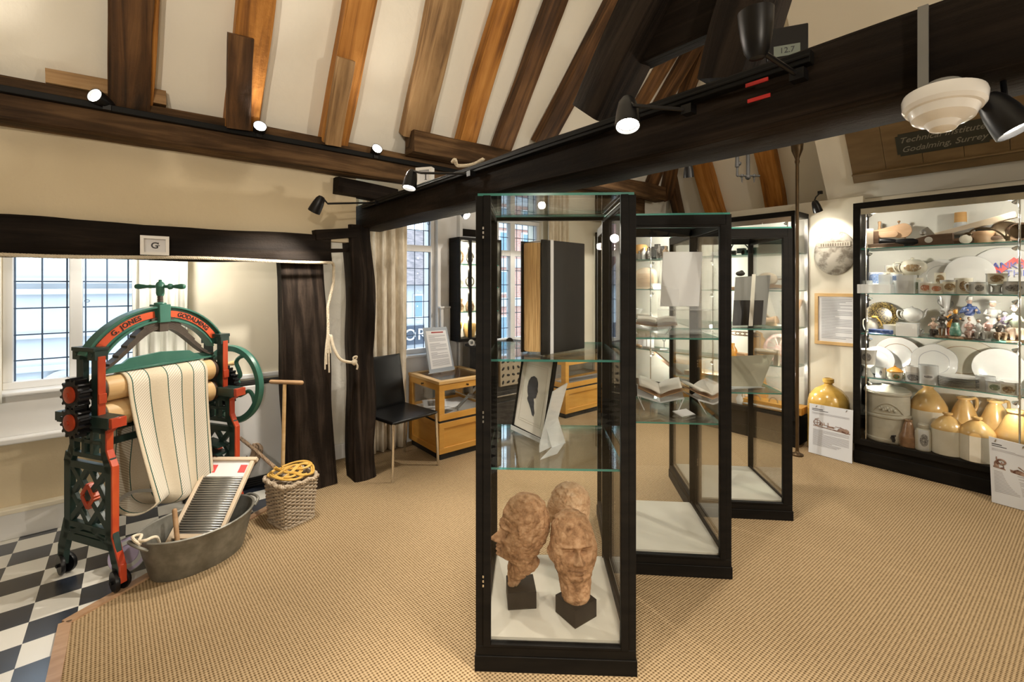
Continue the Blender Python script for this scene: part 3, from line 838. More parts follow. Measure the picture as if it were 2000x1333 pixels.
def catmull(p, n=8, closed=False):
    p = [Vector(q) for q in p]; N = len(p); out = []
    for i in range(N if closed else N - 1):
        a, b, c, d = (p[(i + k) % N] if closed else p[min(max(i + k, 0), N - 1)] for k in (-1, 0, 1, 2))
        for k in range(n):
            t = k / n
            out.append(.5 * ((2 * b) + (c - a) * t + (2 * a - 5 * b + 4 * c - d) * t * t + (3 * b - a - 3 * c + d) * t ** 3))
    if not closed: out.append(p[-1])
    return out
def slab(m, q, th, mi=0):
    q = [Vector(p) for p in q]
    n = (q[1] - q[0]).cross(q[3] - q[0]).normalized() * th
    vs = q + [p + n for p in q]
    m.add(vs, [(3, 2, 1, 0), (4, 5, 6, 7), (0, 1, 5, 4), (1, 2, 6, 5), (2, 3, 7, 6), (3, 0, 4, 7)], mi)
def text_rows(m, q, off, rows, x0=.08, x1=.92, h=.35, mi=1, seed=0):
    """rows: list of (t, scale) fractions down the quad q (bottom-left, bottom-right, top-right, top-left)"""
    r = random.Random(seed)
    bl, br, tr, tl = [Vector(p) for p in q]
    n = (br - bl).cross(tl - bl).normalized() * off
    for (t, th, a, b) in rows:
        l0, l1 = tl.lerp(bl, t), tl.lerp(bl, t + th)
        r0, r1 = tr.lerp(br, t), tr.lerp(br, t + th)
        m.add([l1.lerp(r1, a) + n, l1.lerp(r1, b) + n, l0.lerp(r0, b) + n, l0.lerp(r0, a) + n], [(0, 1, 2, 3)], mi)
def para(t0, t1, n, seed=1, a=.09, b=.91):
    r = random.Random(seed); out = []
    for i in range(n):
        t = t0 + (t1 - t0) * i / n
        out.append((t, (t1 - t0) / n * .42, a, b if r.random() > .25 else r.uniform(.35, .8)))
    return out

# ================================================================= MANGLE
MO = Vector((.1237, 3.405, 0)); MRZ = math.atan2(.522, .853)
mg = thing('mangle', 'green and red cast iron mangle with wooden rollers, a towel draped over it', 'mangle', MO, MRZ)
def side_frame(x0):
    m = M(); T = .028; UP = (1, 0, 0)
    def b(y0, z0, y1, z1, w=.036, mi=0, t=T): m.beam((x0, y0, z0), (x0, y1, z1), w * 1.2, t, UP, mi)
    for s in (-1, 1):
        b(s * .165, .25, s * .165, .62, .042); b(s * .165, .30, s * .215, .14, .05); b(s * .215, .16, s * .222, .055, .045)
        b(s * .125, .66, s * .125, .82, .034); b(s * .165, .60, s * .15, .655, .05); b(s * .15, .63, s * .125, .69, .04)
        b(s * .06, .84, s * .06, 1.19, .046); b(s * .125, .80, s * .19, .845, .04)
        for k in (0, 1, 2):                                 # lattice
            pass
        b(s * .15, .30, -s * .15, .60, .026, t=.022); b(s * .15, .42, s * .0, .60, .024, t=.02); b(s * .15, .47, s * .0, .29, .024, t=.02)
        b(s * .035, .665, s * .035, .80, .022); b(s * .16, .225, s * .03, .285, .02)
        ry = s * .165 + (.0215 if s > 0 else -.0215)
        # painted edges
        for (ya, za, yb, zb) in () if s > 0 else ((.1935, .26, .1935, .625), (.1935, .27, .249, .13), (.249, .14, .254, .05), (.1935, .62, .174, .655), (.174, .65, .150, .70), (.150, .69, .150, .80), (.150, .79, .204, .83)):
            m.beam((x0, s * ya, za), (x0, s * yb, zb), .012, T + .004, UP, 1)
        if s < 0:
            m.beam((x0, s * .090, .85), (x0, s * .090, 1.17), .008, T + .006, UP, 1)
            m.beam((x0, s * .096, .93), (x0, s * .096, .98), .012, T + .008, UP, 1)
    b(-.18, .60, .18, .60, .03); b(-.13, .655, .13, .655, .02); b(-.12, .73, .12, .73, .018); b(-.18, .285, .18, .285, .026); b(-.2, .215, .2, .215, .034); b(-.14, .25, .14, .25, .016)
    b(-.205, .845, .205, .845, .045, t=.075); b(-.15, .81, .15, .81, .05)
    for s in (-1, 1):
        m.box(x0 - .034, s * .213 - .014, .822, x0 + .034, s * .213 + .014, .87, 1 if s < 0 else 0)
        m.box(x0 - .030, min(s * .10, s * .2), .868, x0 + .030, max(s * .10, s * .2), .872, 1)
        m.box(x0 - .03, s * .06 - .03, 1.15, x0 + .03, s * .06 + .03, 1.205)
        m.cyl((x0 - .034, s * .06, 1.178), (x0 + .034, s * .06, 1.178), .012, n=10)
    m.box(x0 - .035, -.09, 1.195, x0 + .035, .09, 1.215)
    for q in range(4):                                      # red diamond of the lattice
        a0, a1 = q * PI / 2, (q + 1) * PI / 2
        m.beam((x0, .048 * math.sin(a0), .445 + .06 * math.cos(a0)), (x0, .048 * math.sin(a1), .445 + .06 * math.cos(a1)), .022, .032, UP, 1)
    m.ball((x0, 0, .76), .022, 8)
    return m
for x0 in (-.345, .345):
    obj('side_frame', side_frame(x0), [MT['iron_dark'], MT['red_paint']], mg, bev=.003, bseg=1)
# arch
ac, ar = 1.365 - .389, .389
A0 = math.asin(.345 / ar)
def arc(r, n=40, a0=-1.0, a1=1.0):
    return [Vector((r * math.sin(A0 * (a0 + (a1 - a0) * i / n)), 0, ac + r * math.cos(A0 * (a0 + (a1 - a0) * i / n)))) for i in range(n + 1)]
m = M()
def band(r0, r1, y0, y1, a0=-1, a1=1, mi=0, n=40):
    o, i = arc(r1, n, a0, a1), arc(r0, n, a0, a1)
    vs, fs = [], []
    for k in range(n + 1):
        for (p, y) in ((i[k], y0), (o[k], y0), (o[k], y1), (i[k], y1)): vs.append((p.x, y, p.z))
    for k in range(n):
        for q in range(4):
            w = (q + 1) % 4
            fs.append((k * 4 + q, k * 4 + w, k * 4 + 4 + w, k * 4 + 4 + q))
    fs += [(3, 2, 1, 0), tuple(n * 4 + q for q in range(4))]
    m.add(vs, fs, mi)
band(ar - .04, ar + .04, -.012, .012); band(ar + .034, ar + .046, -.034, .034); band(ar - .046, ar - .034, -.034, .034)
m.box(-.032, -.045, 1.315, .032, .045, 1.42)
m.lathe([(.03, 1.415), (.032, 1.428), (.02, 1.434)], 16)
ob_arch = obj('arch', m, MT['iron_green'], mg, bev=.003, bseg=1)
for (a0, a1, txt, s) in ((-.86, -.10, 'G. JONES', -1), (.10, .86, 'GODALMING', 1)):
    m = M(); band(ar - .019, ar + .019, -.0185, -.010, a0, a1)
    e = A0 * (a0 if s < 0 else a1)
    m.cyl((ar * math.sin(e), -.0185, ac + ar * math.cos(e)), (ar * math.sin(e), -.010, ac + ar * math.cos(e)), .019, n=16)
    pl = obj('name_panel', m, MT['red_label'], ob_arch)
    vs, fs = text_mesh(txt, .037, .002, space=1.12 if s < 0 else 1.0, bold=.0006)
    am = A0 * (-.47 if s < 0 else .47)
    m = M(); out = []
    for (x, y, z) in vs:
        th = am + x / ar; r = ar + y
        out.append((r * math.sin(th), -.0195 - z, ac + r * math.cos(th)))
    m.add(out, fs); obj('raised_lettering', m, MT['black_matt'], pl, smooth=False)
# screw and handle
m = M(); m.cyl((0, 0, 1.27), (0, 0, 1.505), .012)
for k in range(12): m.tube([(.0135 * math.cos(a), .0135 * math.sin(a), 1.43 + .0065 * k + .0065 * a / 6.28) for a in [i * .7 for i in range(10)]], .0026, 5)
obj('screw', m, MT['spring'], mg)
hd = Vector((.327, -.945, 0))
m = M(); m.lathe([(.017, 1.47), (.021, 1.485), (.021, 1.515), (.026, 1.525), (.02, 1.545), (.008, 1.556), (.009, 1.563), (0, 1.567)], 16)
for s in (-1, 1):
    pr = [(.009, .02), (.010, .045), (.018 if s > 0 else .011, .055), (.017 if s > 0 else .011, .066), (.009, .075), (.013, .1), (.0165, .125), (.013, .143), (0, .148)]
    m.lathe(pr, 14, c=(0, 0, 1.525), R=(hd * s).to_track_quat('Z', 'Y').to_matrix())
obj('handle', m, MT['iron_green'], mg)
# leaf spring
m = M()
for k in range(7):
    L = .315 - .042 * k; pts = []
    n = 26
    top, bot = [], []
    for i in range(n + 1):
        x = -L + 2 * L * i / n
        z = 1.085 + .195 * (.5 + .5 * math.cos(PI * min(1, abs(x) / .30))) ** .8 + .0105 * k + (.0 if abs(x) < .3 else 0)
        top.append((x, z + .0095)); bot.append((x, z))
    m.prism(bot + top[::-1], -.026, .026, RXZ)
m.box(-.024, -.034, 1.262, .024, .034, 1.372)
obj('leaf_spring', m, MT['spring'], mg, ang=25)
m = M()
prof = [(-.325, 1.072), (.325, 1.072), (.325, 1.098), (.2, 1.105), (.17, 1.128), (0, 1.143), (-.17, 1.128), (-.2, 1.105), (-.325, 1.098)]
m.prism(prof, -.009, .009, RXZ); m.prism([(-.325, 1.065), (.325, 1.065), (.325, 1.077), (-.325, 1.077)], -.03, .03, RXZ)
obj('pressure_bar', m, MT['iron_green'], mg, bev=.002, bseg=1)
for z in (.985, .846):
    m = M(); m.cyl((-.30, 0, z), (.30, 0, z), .068, n=36)
    r = obj('roller', m, MT['roller'], mg, bev=.004)
    m = M(); m.cyl((-.322, 0, z), (-.2995, 0, z), .066, n=28); m.cyl((.2995, 0, z), (.322, 0, z), .066, n=28); m.cyl((-.40, 0, z), (.42, 0, z), .014, n=12)
    obj('roller_cap', m, MT['roller_end'], r)
def gear(m, x, z, R0, teeth, th, hub=.02):
    poly = []
    for k in range(teeth):
        a = 2 * PI * k / teeth; w = 2 * PI / teeth
        for (f, rr) in ((-.30, R0 - .016), (-.12, R0), (.12, R0), (.30, R0 - .016)):
            poly.append(((rr) * math.sin(a + f * w), z + rr * math.cos(a + f * w)))
    m.prism(poly, x - th / 2, x + th / 2, RYZ)
for z in (.985, .846):
    m = M(); gear(m, -.405, z, .083, 14, .05); g = obj('gear', m, MT['black_metal'], mg)
    m = M(); m.lathe([(0, .008), (.03, .008), (.042, .004), (.042, -.01)], 20, c=(-.434, 0, z), R=Vector((-1, 0, 0)).to_track_quat('Z', 'Y').to_matrix()); m.cyl((-.446, 0, z), (-.43, 0, z), .012, n=10)
    obj('gear_boss', m, MT['red_paint'], g)
m = M(); gear(m, .405, .86, .135, 26, .035); obj('gear', m, MT['black_metal'], mg)
# flywheel
m = M(); xw, zw, Rw = .47, .855, .25
vs, fs, n = [], [], 64
for i in range(n):
    a = 2 * PI * i / n
    for (r, x) in ((Rw - .024, xw - .017), (Rw + .012, xw - .019), (Rw + .018, xw), (Rw + .012, xw + .019), (Rw - .024, xw + .017)):
        vs.append((x, r * math.sin(a), zw + r * math.cos(a)))
for i in range(n):
    for q in range(5):
        w = (q + 1) % 5; j = (i + 1) % n
        fs.append((i * 5 + q, i * 5 + w, j * 5 + w, j * 5 + q))
m.add(vs, fs)
m.cyl((xw - .035, 0, zw), (xw + .035, 0, zw), .035, n=20)
for k in range(4):
    a = 2 * PI * k / 4 + .5
    pts = [(0.03, 0), (.085, .035), (.12, 0), (.15, -.04), (.195, -.03), (.235, .01)]
    ca, sa = math.cos(a), math.sin(a)
    m.tube(catmull([(xw, p * ca - q * sa, zw + p * sa + q * ca) for p, q in pts], 6), .013, 8)
obj('flywheel', m, MT['iron_green'], mg, ang=30)
m = M(); m.lathe([(.009, .0), (.011, .05), (.017, .075), (.014, .11), (0, .115)], 14, c=(xw + .02, .12, zw + .12), R=Vector((1, 0, 0)).to_track_quat('Z', 'Y').to_matrix())
obj('crank_grip', m, MT['roller'], mg)
m = M(); m.beam((-.34, .02, .69), (.34, .02, .69), .02, .035); m.beam((-.34, .11, .25), (.34, .11, .25), .02, .03); m.cyl((-.34, 0, .76), (.34, 0, .76), .01)
m.beam((.31, -.12, .50), (.31, .03, .52), .09, .01); m.beam((.31, -.12, .45), (.31, .03, .46), .09, .01)
obj('stretcher', m, MT['iron_dark'], mg)
for (x, y, mt) in ((-.345, -.215, 'black_metal'), (-.345, .215, 'black_metal'), (.345, -.215, 'red_paint'), (.345, .215, 'black_metal')):
    m = M(); R = Euler((0, 0, .35)).to_matrix()
    for s in (-1, 1):
        m.lathe([(.012, -.009), (.05, -.009), (.053, 0), (.05, .009), (.012, .009)], 24, c=(x + s * .014, y, .0535), R=Vector((1, .25 * s, 0)).to_track_quat('Z', 'Y').to_matrix())
    m.cyl((x - .035, y, .0535), (x + .035, y, .0535), .009, n=10); m.box(x - .014, y - .02, .05, x + .014, y + .02, .12)
    obj('castor', m, MT[mt], mg)

# towel over the rollers
m = M()
HZ = .985; r0 = .0715
path = []
for i in range(13): path.append((r0 + .012 * math.sin(i * .7), .34 + (HZ - .34) * i / 12, 0, .0))        # back sheet going up
for i in range(1, 12): a = PI * i / 12; path.append((r0 * math.cos(a), HZ + r0 * math.sin(a), .0, .0))
for i in range(25): path.append((-r0 - .06 * (i / 24) ** 1.5, HZ - (HZ - .335) * i / 24, i / 24, 1.0))
for i in range(1, 12): a = PI * i / 12; path.append((-.03 - .1015 * math.cos(a), .335 - .055 * math.sin(a), 1 - i / 11 * 1.0, 1 - i / 12))
L = [0]
for i in range(1, len(path)): L.append(L[-1] + math.hypot(path[i][0] - path[i - 1][0], path[i][1] - path[i - 1][1]))
NP = len(path) - 1
def towel(u, v):
    i = min(int(round(u * NP)), NP); y, z, t, fr = path[i]
    xl, xr = -.215 + .085 * t ** 1.3 * fr, .235 - .012 * t
    x = xl + (xr - xl) * v
    w = (max(0, HZ + .0 - z) / .65)
    y2 = y - .016 * w * math.sin(v * 13 + z * 2.5) * (1 if fr else .5) - .02 * w * math.sin(v * 5.2 + 1.0) * fr
    return (x, y2, z - .03 * w * v * fr + .018 * w * math.sin(v * 8))
m.grid(towel, NP, 60, uvfn=lambda u, v: (v, L[min(int(round(u * NP)), NP)]))
o = obj('towel', m, MT['towel'], None, MO, (0, 0, MRZ), ang=80)
sm = o.modifiers.new('thick', 'SOLIDIFY'); sm.thickness = .006; sm.offset = 1
tag(o, 'cream roller towel with green lines and textured bands, hanging over the mangle rollers', 'towel')

# ================================================================= TUB AND LAUNDRY THINGS
TC = Vector((.288, 3.112, 0)); TRZ = math.atan2(.36, .93)
def oval(m, prof, n=56, mi=0):
    vs, fs = [], []
    for (a, b, z, dip) in prof:
        for k in range(n):
            t = 2 * PI * k / n
            vs.append((a * math.cos(t), b * math.sin(t), z + dip * math.cos(t) ** 2))
    for i in range(len(prof) - 1):
        for k in range(n):
            q = (k + 1) % n
            fs.append((i * n + k, i * n + q, (i + 1) * n + q, (i + 1) * n + k))
    fs.append(tuple(range(n - 1, -1, -1))); fs.append(tuple((len(prof) - 1) * n + k for k in range(n)))
    m.add(vs, fs, mi)
tub = thing('washtub', 'dented grey galvanised oval washtub on the edge of the carpet', 'washtub', TC, TRZ)
m = M()
oval(m, [(.228, .15, 0, 0), (.233, .155, .012, 0), (.258, .178, .11, .0), (.285, .202, .208, .014), (.291, .208, .212, .014), (.293, .210, .220, .014), (.287, .204, .225, .014), (.279, .196, .220, .014), (.250, .172, .11, 0), (.225, .148, .016, 0)])
obj('tub_body', m, MT['galvanised'], tub)
for s in (-1, 1):
    m = M(); m.tube(catmull([(s * .275, -.07, .20), (s * .305, -.055, .225), (s * .315, 0, .232), (s * .305, .055, .225), (s * .275, .07, .20)], 6), .008, 8)
    obj('tub_handle', m, MT['galvanised'], tub)
m = M()
c = [(-.298, -.05, .236), (-.305, .0, .25), (-.288, .05, .246), (-.26, .035, .244), (-.29, -.02, .243), (-.28, -.06, .252), (-.225, -.05, .236), (-.18, .01, .10), (-.15, .04, .03)]
m.tube(catmull(c, 8), .0075, 8)
tag(obj('cord', m, MT['rope'], None, TC, (0, 0, TRZ)), 'pale cotton cord knotted round the washtub handle', 'cord')
# washboard
wb = thing('washboard', 'wooden washboard with ribbed metal face leaning in the washtub', 'washboard', (0, 0, 0))
ax = cw(1, .0).normalized(); upv = cw(0, .753, .658).normalized(); nn = ax.cross(upv)
Wb, Hb = .29, .50
wb.location = cw(-1.92, 2.545, .085)
BM = Matrix((ax, upv, nn)).transposed()
wb.rotation_euler = BM.to_euler()
fs_ = 1 if nn.dot(cw(0, -1, .2)) > 0 else -1
def zz(a, b): return (a, b) if fs_ > 0 else (-b, -a)
for x in (0, Wb - .022):
    m = M(); z0, z1 = zz(-.008, .016); m.box(x, 0, z0, x + .022, Hb, z1); obj('side_rail', m, MT['bare_wood'], wb, bev=.003)
m = M(); z0, z1 = zz(-.012, .02); m.box(-.012, Hb, z0, Wb + .012, Hb + .022, z1); obj('top_rail', m, MT['bare_wood'], wb, bev=.003)
m = M(); z0, z1 = zz(-.006, .012); m.box(.022, .04, z0, Wb - .022, .065, z1); obj('bottom_rail', m, MT['bare_wood'], wb, bev=.002)
m = M(); NR = 24
def rib(u, v): return (.022 + (Wb - .044) * v, .065 + (.40 - .065) * u, fs_ * (.004 + .0055 * math.sin(u * NR * 2 * PI)))
m.grid(rib, NR * 6, 2); o = obj('ribbed_plate', m, MT['zinc'], wb, ang=90); o.modifiers.new('t', 'SOLIDIFY').thickness = .002
m = M(); z0, z1 = zz(-.002, .004); m.box(.022, .40, z0, Wb - .022, Hb, z1); top = obj('top_panel', m, MT['paper'], wb)
for x in (.03, Wb - .075):
    m = M(); z0, z1 = zz(.004, .006); m.box(x, .425, z0, x + .042, .475, z1); obj('label_patch', m, MT['pink'], top)
m = M(); p0, p1 = W(346, 1052, 2.55), W(341, 998, 2.58)
m.cyl(p0 - (p1 - p0) * .9, p1, .0125, n=14); m.ball(p1, .0125, 8)
tag(obj('dolly_peg', m, MT['old_wood']), 'round brown wooden peg standing in the washtub against the washboard', 'peg')
# round lid behind the tub
p = FL(240, 1092); p = cw((250 - 1000) / 900 * 2.48, 2.48, .085)
m = M(); m.lathe([(0, .004), (.045, .004), (.05, .008), (.07, .006), (.085, .004), (.088, .0), (.088, -.006), (0, -.006)], 36, R=Vector((-.25, -.75, .45)).normalized().to_track_quat('Z', 'Y').to_matrix(), mi=[1, 1, 2, 1, 2, 0, 0])
tag(obj('enamel_lid', m, [MT['zinc'], MT['lavender'], MT['china_grey']], None, p), 'round lavender banded lid leaning behind the left end of the washtub', 'lid')

# ================================================================= BASKET
bf, brr, bl_ = Vector((.723, 3.10, 0)), Vector((.950, 3.170, 0)), Vector((.655, 3.345, 0))
ex, ey = (brr - bf), (bl_ - bf)
def rrect(t, sx, sy, rad=.14):
    # unit rounded square perimeter, t in 0..1
    q = (t % 1) * 4; k = int(q); f = q - k
    P4 = [(-1, -1), (1, -1), (1, 1), (-1, 1)]
    a, b = P4[k], P4[(k + 1) % 4]
    x, y = a[0] + (b[0] - a[0]) * f, a[1] + (b[1] - a[1]) * f
    l = max(abs(x), abs(y)); n4 = (x ** 6 + y ** 6) ** (1 / 6)
    return x / n4 * sx, y / n4 * sy
bc = bf + ex / 2 + ey / 2
bk = thing('wicker_basket', 'square wicker basket beside the wide oak post, a cane carpet beater in it', 'basket', bc)
exl, eyl = ex.length / 2, ey.length / 2; exn, eyn = ex.normalized(), ey.normalized()
BH = .265
def bpt(t, z, off=0):
    k = .86 + .16 * (z / BH)
    x, y = rrect(t, exl * k + off, eyl * k + off)
    return exn * x + eyn * y + Vector((0, 0, z))
NS = 32; rows = 22
m = M()
for r in range(rows):
    z = .012 + (BH - .02) * r / (rows - 1)
    pts = []
    for i in range(NS * 4):
        t = i / (NS * 4)
        pts.append(bpt(t, z + .002 * math.sin(t * 40 + r), .0062 * math.sin(t * NS * PI + r * PI + 1.57)))
    m.tube(pts, .0066, 6, closed=True, flat=.85)
w_ = obj('woven_side', m, MT['wicker'], bk)
m = M()
for i in range(NS):
    t = (i + .5) / NS
    m.tube([bpt(t, .004), bpt(t, BH)], .004, 6)
obj('stakes', m, MT['wicker'], bk)
m = M()
ring = [bpt(i / 96, BH + .006 + .006 * math.sin(i * .9), .004) for i in range(97)]
twisted(m, ring, .014, .05, 3, step=.008); obj('rim', m, MT['wicker'], bk)
m = M(); vs = [bpt(i / 32, .006) for i in range(32)]; m.add(vs + [v + Vector((0, 0, .006)) for v in vs], [tuple(range(31, -1, -1)), tuple(range(32, 64))] + [(i, (i + 1) % 32, 32 + (i + 1) % 32, 32 + i) for i in range(32)]); obj('base', m, MT['wicker'], bk)
m = M(); ring = [bpt(i / 96, .006, .006) for i in range(97)]; twisted(m, ring, .009, .04, 2, step=.01); obj('foot_border', m, MT['wicker'], bk)
# carpet beater
bt = thing('carpet_beater', 'cane carpet beater with a looped head resting on the wicker basket', 'carpet beater', (0, 0, 0))
h0, h1 = W(469, 856, 3.32), W(536, 913, 3.0)
m = M(); twisted(m, [h0, h0.lerp(h1, .5) + Vector((0, 0, .006)), h1], .012, .06, 3); obj('handle', m, MT['cane_dark'], bt)
hc = bc + Vector((0, 0, BH + .018)); hx = cw(.97, -.25).normalized(); hy = cw(.25, .97).normalized()
def hp(x, y, z=0): return hc + hx * x + hy * y + Vector((0, 0, z))
m = M()
hs = hp(-.095, .03)
m.tube([h1, hs.lerp(h1, .5), hs], .011, 8)
loops = [[(-.09, .03), (-.13, .0), (-.125, -.055), (-.08, -.06), (-.04, -.01), (-.02, .03)], [(-.09, .03), (-.05, .08), (.02, .10), (.08, .085), (.07, .03), (.0, .02), (-.09, .03)],
         [(-.09, .03), (-.02, -.02), (.06, -.03), (.11, -.02), (.12, .05), (.08, .09), (.03, .05), (.02, -.02), (.0, -.07)], [(-.125, -.04), (-.06, -.085), (.02, -.09), (.09, -.06), (.11, -.0)], [(-.06, .0), (.0, .05), (.06, .02), (.06, -.06), (.02, -.08)]]
for li, lp in enumerate(loops):
    for off in (-.006, .006):
        m.tube(catmull([hp(x + off * .6, y + off, .008 * math.sin(li * 2 + i * 1.7) + .012 + .05 * max(0, 1 - (x / .13) ** 2) * max(0, y + .09) / .18) for i, (x, y) in enumerate(lp)], 8), .0066, 7)
obj('looped_head', m, MT['cane'], bt)
# coil of cane behind the mangle
m = M()
cc = W(486, 893, 3.45)
for k in range(7):
    a0 = k * .35
    m.tube([cc + cw(.062 * math.cos(a) + .012 * math.sin(k * 2.0) + .012 * (k - 3), .05 * math.sin(a), .068 * math.sin(a + .4) + .006 * (k % 3)) for a in [2 * PI * i / 26 for i in range(26)]], .010, 7, closed=True)
tag(obj('cane_coil', m, MT['cane_dark']), 'coil of brown cane or rope on the floor behind the mangle', 'coil')
# T handled stick against the heater
ts = thing('wash_dolly', 'long wooden stick with a T handle leaning in the alcove beside the wide oak post', 'wash dolly', (0, 0, 0))
t0, t1 = W(551, 928, 3.27), W(556, 751, 3.27)
t0.z = 0.0
m = M(); m.cyl(t0, t1, .0135, .0125, 14); obj('shaft', m, MT['roller'], ts)
m = M(); a, b = W(530, 746, 3.30), W(589, 748, 3.24); m.cyl(a, b, .015, n=14); m.ball(a, .015, 8); m.ball(b, .015, 8); obj('cross_handle', m, MT['old_wood'], ts)
# rope along the alcove beam and down to the post
m = M(); pts = []
for i in range(20):
    x = -1.4 + 2.53 * i / 19; pts.append((x, 3.450 + .004 * math.sin(i), 1.688 + .012 * (x + 1.4) / 2.5 + .006 * math.sin(x * 5)))
e = Vector(pts[-1])
pts += [e + Vector((.02, .03, -.02)), Vector((1.155, 3.50, 1.55)), W(640, 600, 3.42), W(641, 648, 3.42)]
twisted(m, pts, .0105, .034, 3)
pts = catmull([W(641, 640, 3.42), W(640, 690, 3.41), W(645, 655, 3.40), W(652, 680, 3.40), W(665, 702, 3.42), W(685, 708, 3.47), W(697, 706, 3.5)], 8); m.tube(pts, .011, 8)
for k, (dx, y1) in enumerate(((-6, 722), (2, 728), (-3, 712), (5, 690))): m.tube(bez([W(642, 640 + k * 5, 3.41), W(640 + dx, 680, 3.40), W(641 + dx, y1, 3.41)], 10), .006, 6)
kn = W(692, 708, 3.45); m.ball(kn, (.02, .02, .024), 8); m.tube(catmull([kn, W(697, 697, 3.45), W(690, 700, 3.44), W(698, 714, 3.45), W(697, 722, 3.45)], 6), .007, 7)
tag(obj('rope', m, MT['rope']), 'twisted cream rope along the alcove beam, knotted to the narrow oak post', 'rope')
m = M(); pts = catmull([PU(884, 1.36, 320)[0], PU(889, 1.34, 316)[0], PU(892, 1.37, 326)[0], PU(903, 1.36, 328)[0], PU(925, 1.37, 325)[0], PU(944, 1.37, 315)[0]], 6)
for p in pts: p.z += .01
twisted(m, pts, .010, .03, 3)
tag(obj('rope_end', m, MT['rope']), 'loose tan rope end lying on the main beam beside its letter frame', 'rope')

# ================================================================= ALCOVE: heater, curtains, frame
ht = thing('storage_heater', 'flat white storage heater in the alcove behind the mangle flywheel', 'heater', (.68, 4.0, 0))
m = M(); m.box(-.42, -.06, .07, .42, .085, .775); obj('casing', m, MT['white_paint'], ht, bev=.012)
m = M()
for k in range(4): m.box(-.40, -.062 + .0, .782 + .008 * k * 0, .40, .06, .79) if k == 0 else None
for k in range(3): m.box(-.41, -.05 + .03 * k, .776, .41, -.035 + .03 * k, .80)
for k in range(4): m.box(-.41, -.058, .012 + .016 * k, .41, -.05, .020 + .016 * k)
m.box(-.41, -.04, 0, .41, .06, .07)
obj('grille', m, MT['black_matt'], ht)
def curtain(name, label, mat, x0, x1, z0, z1, y, folds, amp, seed=0, flare=.1):
    m = M()
    def fn(u, v):
        z = z1 + (z0 - z1) * u
        x = x0 + (x1 - x0) * v + .012 * math.sin(v * folds * 2 * PI + .6) * u
        a = amp * (.75 + .35 * u)
        ph = v * folds * 2 * PI
        yy = y + a * math.sin(ph + .5 * math.sin(u * 3 + seed) + .4 * noise.noise(Vector((v * 6, u * 2, seed)))) + .3 * a * math.sin(ph * 2.3 + seed)
        return (x, yy, z)
    m.grid(fn, 16, int(folds * 16))
    o = obj(name, m, MT[mat], ang=80); o.modifiers.new('t', 'SOLIDIFY').thickness = .004
    return tag(o, label, 'curtain')
curtain('curtain', 'thin white curtain hanging at the left edge beside the alcove window', 'curtain_white', -1.02, -.60, .84, 1.93, 3.99, 4, .022, 1)
curtain('curtain', 'pale cream curtain behind the mangle arch, right of the alcove window', 'curtain_white', -.005, .30, .56, 1.93, 4.02, 4.5, .022, 2)
curtain('curtain', 'floor length oatmeal linen curtain behind the black chair', 'curtain_linen', 1.52, 2.02, .01, 2.41, 4.02, 5.5, .03, 3)
curtain('curtain', 'oatmeal linen curtain at the far window, seen through the tall front case', 'curtain_linen', 3.86, 4.20, .02, 2.40, 4.0, 5, .025, 4)
def letter_frame(label, c, rz, letter, w=.125, h=.105, tilt=0):
    t = thing('letter_frame', label, 'picture frame', c, rot=(tilt, 0, rz))
    m = M(); d = .045; b = .017
    m.box(-w / 2, -d, 0, w / 2, 0, b); m.box(-w / 2, -d, h - b, w / 2, 0, h); m.box(-w / 2, -d, b, -w / 2 + b, 0, h - b); m.box(w / 2 - b, -d, b, w / 2, 0, h - b)
    obj('box_frame', m, MT['frame_white'], t, smooth=False)
    m = M(); m.box(-w / 2 + b, -.012, b, w / 2 - b, -.002, h - b); bk_ = obj('card', m, MT['paper'], t)
    vs, fs = text_mesh(letter, .05, .0004, bold=.0012)
    m = M(); m.add([(x, -.0125 - z, h / 2 + y) for x, y, z in vs], fs)
    if letter == 'G': m.box(.010, -.0130, h / 2 - .001, .024, -.0122, h / 2 + .003); m.box(.0155, -.0130, h / 2 + .008, .019, -.0122, h / 2 + .020)
    else: m.box(-.009, -.0130, h / 2 - .019, .009, -.0122, h / 2 - .016); m.box(-.009, -.0130, h / 2 + .016, .009, -.0122, h / 2 + .019)
    obj('printed_letter', m, MT['ink'], bk_, smooth=False)
    return t
c = PV(302, 3.46, 499)[0]; letter_frame('small white box frame with the letter G on the black alcove beam', (c.x, 3.462, c.z), .0, 'G', .135, .112)
c = PU(846, 1.48, 350)[0]; letter_frame('white box frame with the letter I standing on the main beam beside the rope end', (1.46, c.y + .05, 2.172), -PI / 2 + .62, 'I', .11, .11)
# ================================================================= CHAIR
cfl = Vector((1.554, 3.345, 0)); cax = Vector((.461, .079, 0)).normalized(); crz = math.atan2(cax.y, cax.x)
ch = thing('dining_chair', 'black leather chair with chrome legs between the rope post and the display table', 'chair', cfl, crz)
CWd, CD, CH = .455, .47, .462
for (x, y) in ((0, 0), (CWd, 0), (0, CD), (CWd, CD)):
    m = M(); ix = .012 if x == 0 else -.012; iy = .012 if y == 0 else -.05
    m.tube([(x, y, 0), (x + ix, y + iy, CH - .015)], .0115, 12); obj('leg', m, MT['chrome'], ch)
m = M(); m.box(.0, .0, CH - .026, CWd, CD - .01, CH); obj('seat', m, MT['leather'], ch, bev=.012, bseg=3)
m = M()
def bk(u, v):
    z = CH - .01 + .445 * u; y = CD - .02 + .01 + .085 * u ** 1.1
    x = .012 + (CWd - .024) * v
    return (x, y - .012 * math.sin(PI * v), z)
m.grid(bk, 12, 10); o = obj('backrest', m, MT['leather'], ch, ang=60); sm = o.modifiers.new('t', 'SOLIDIFY'); sm.thickness = .018; sm.offset = -1
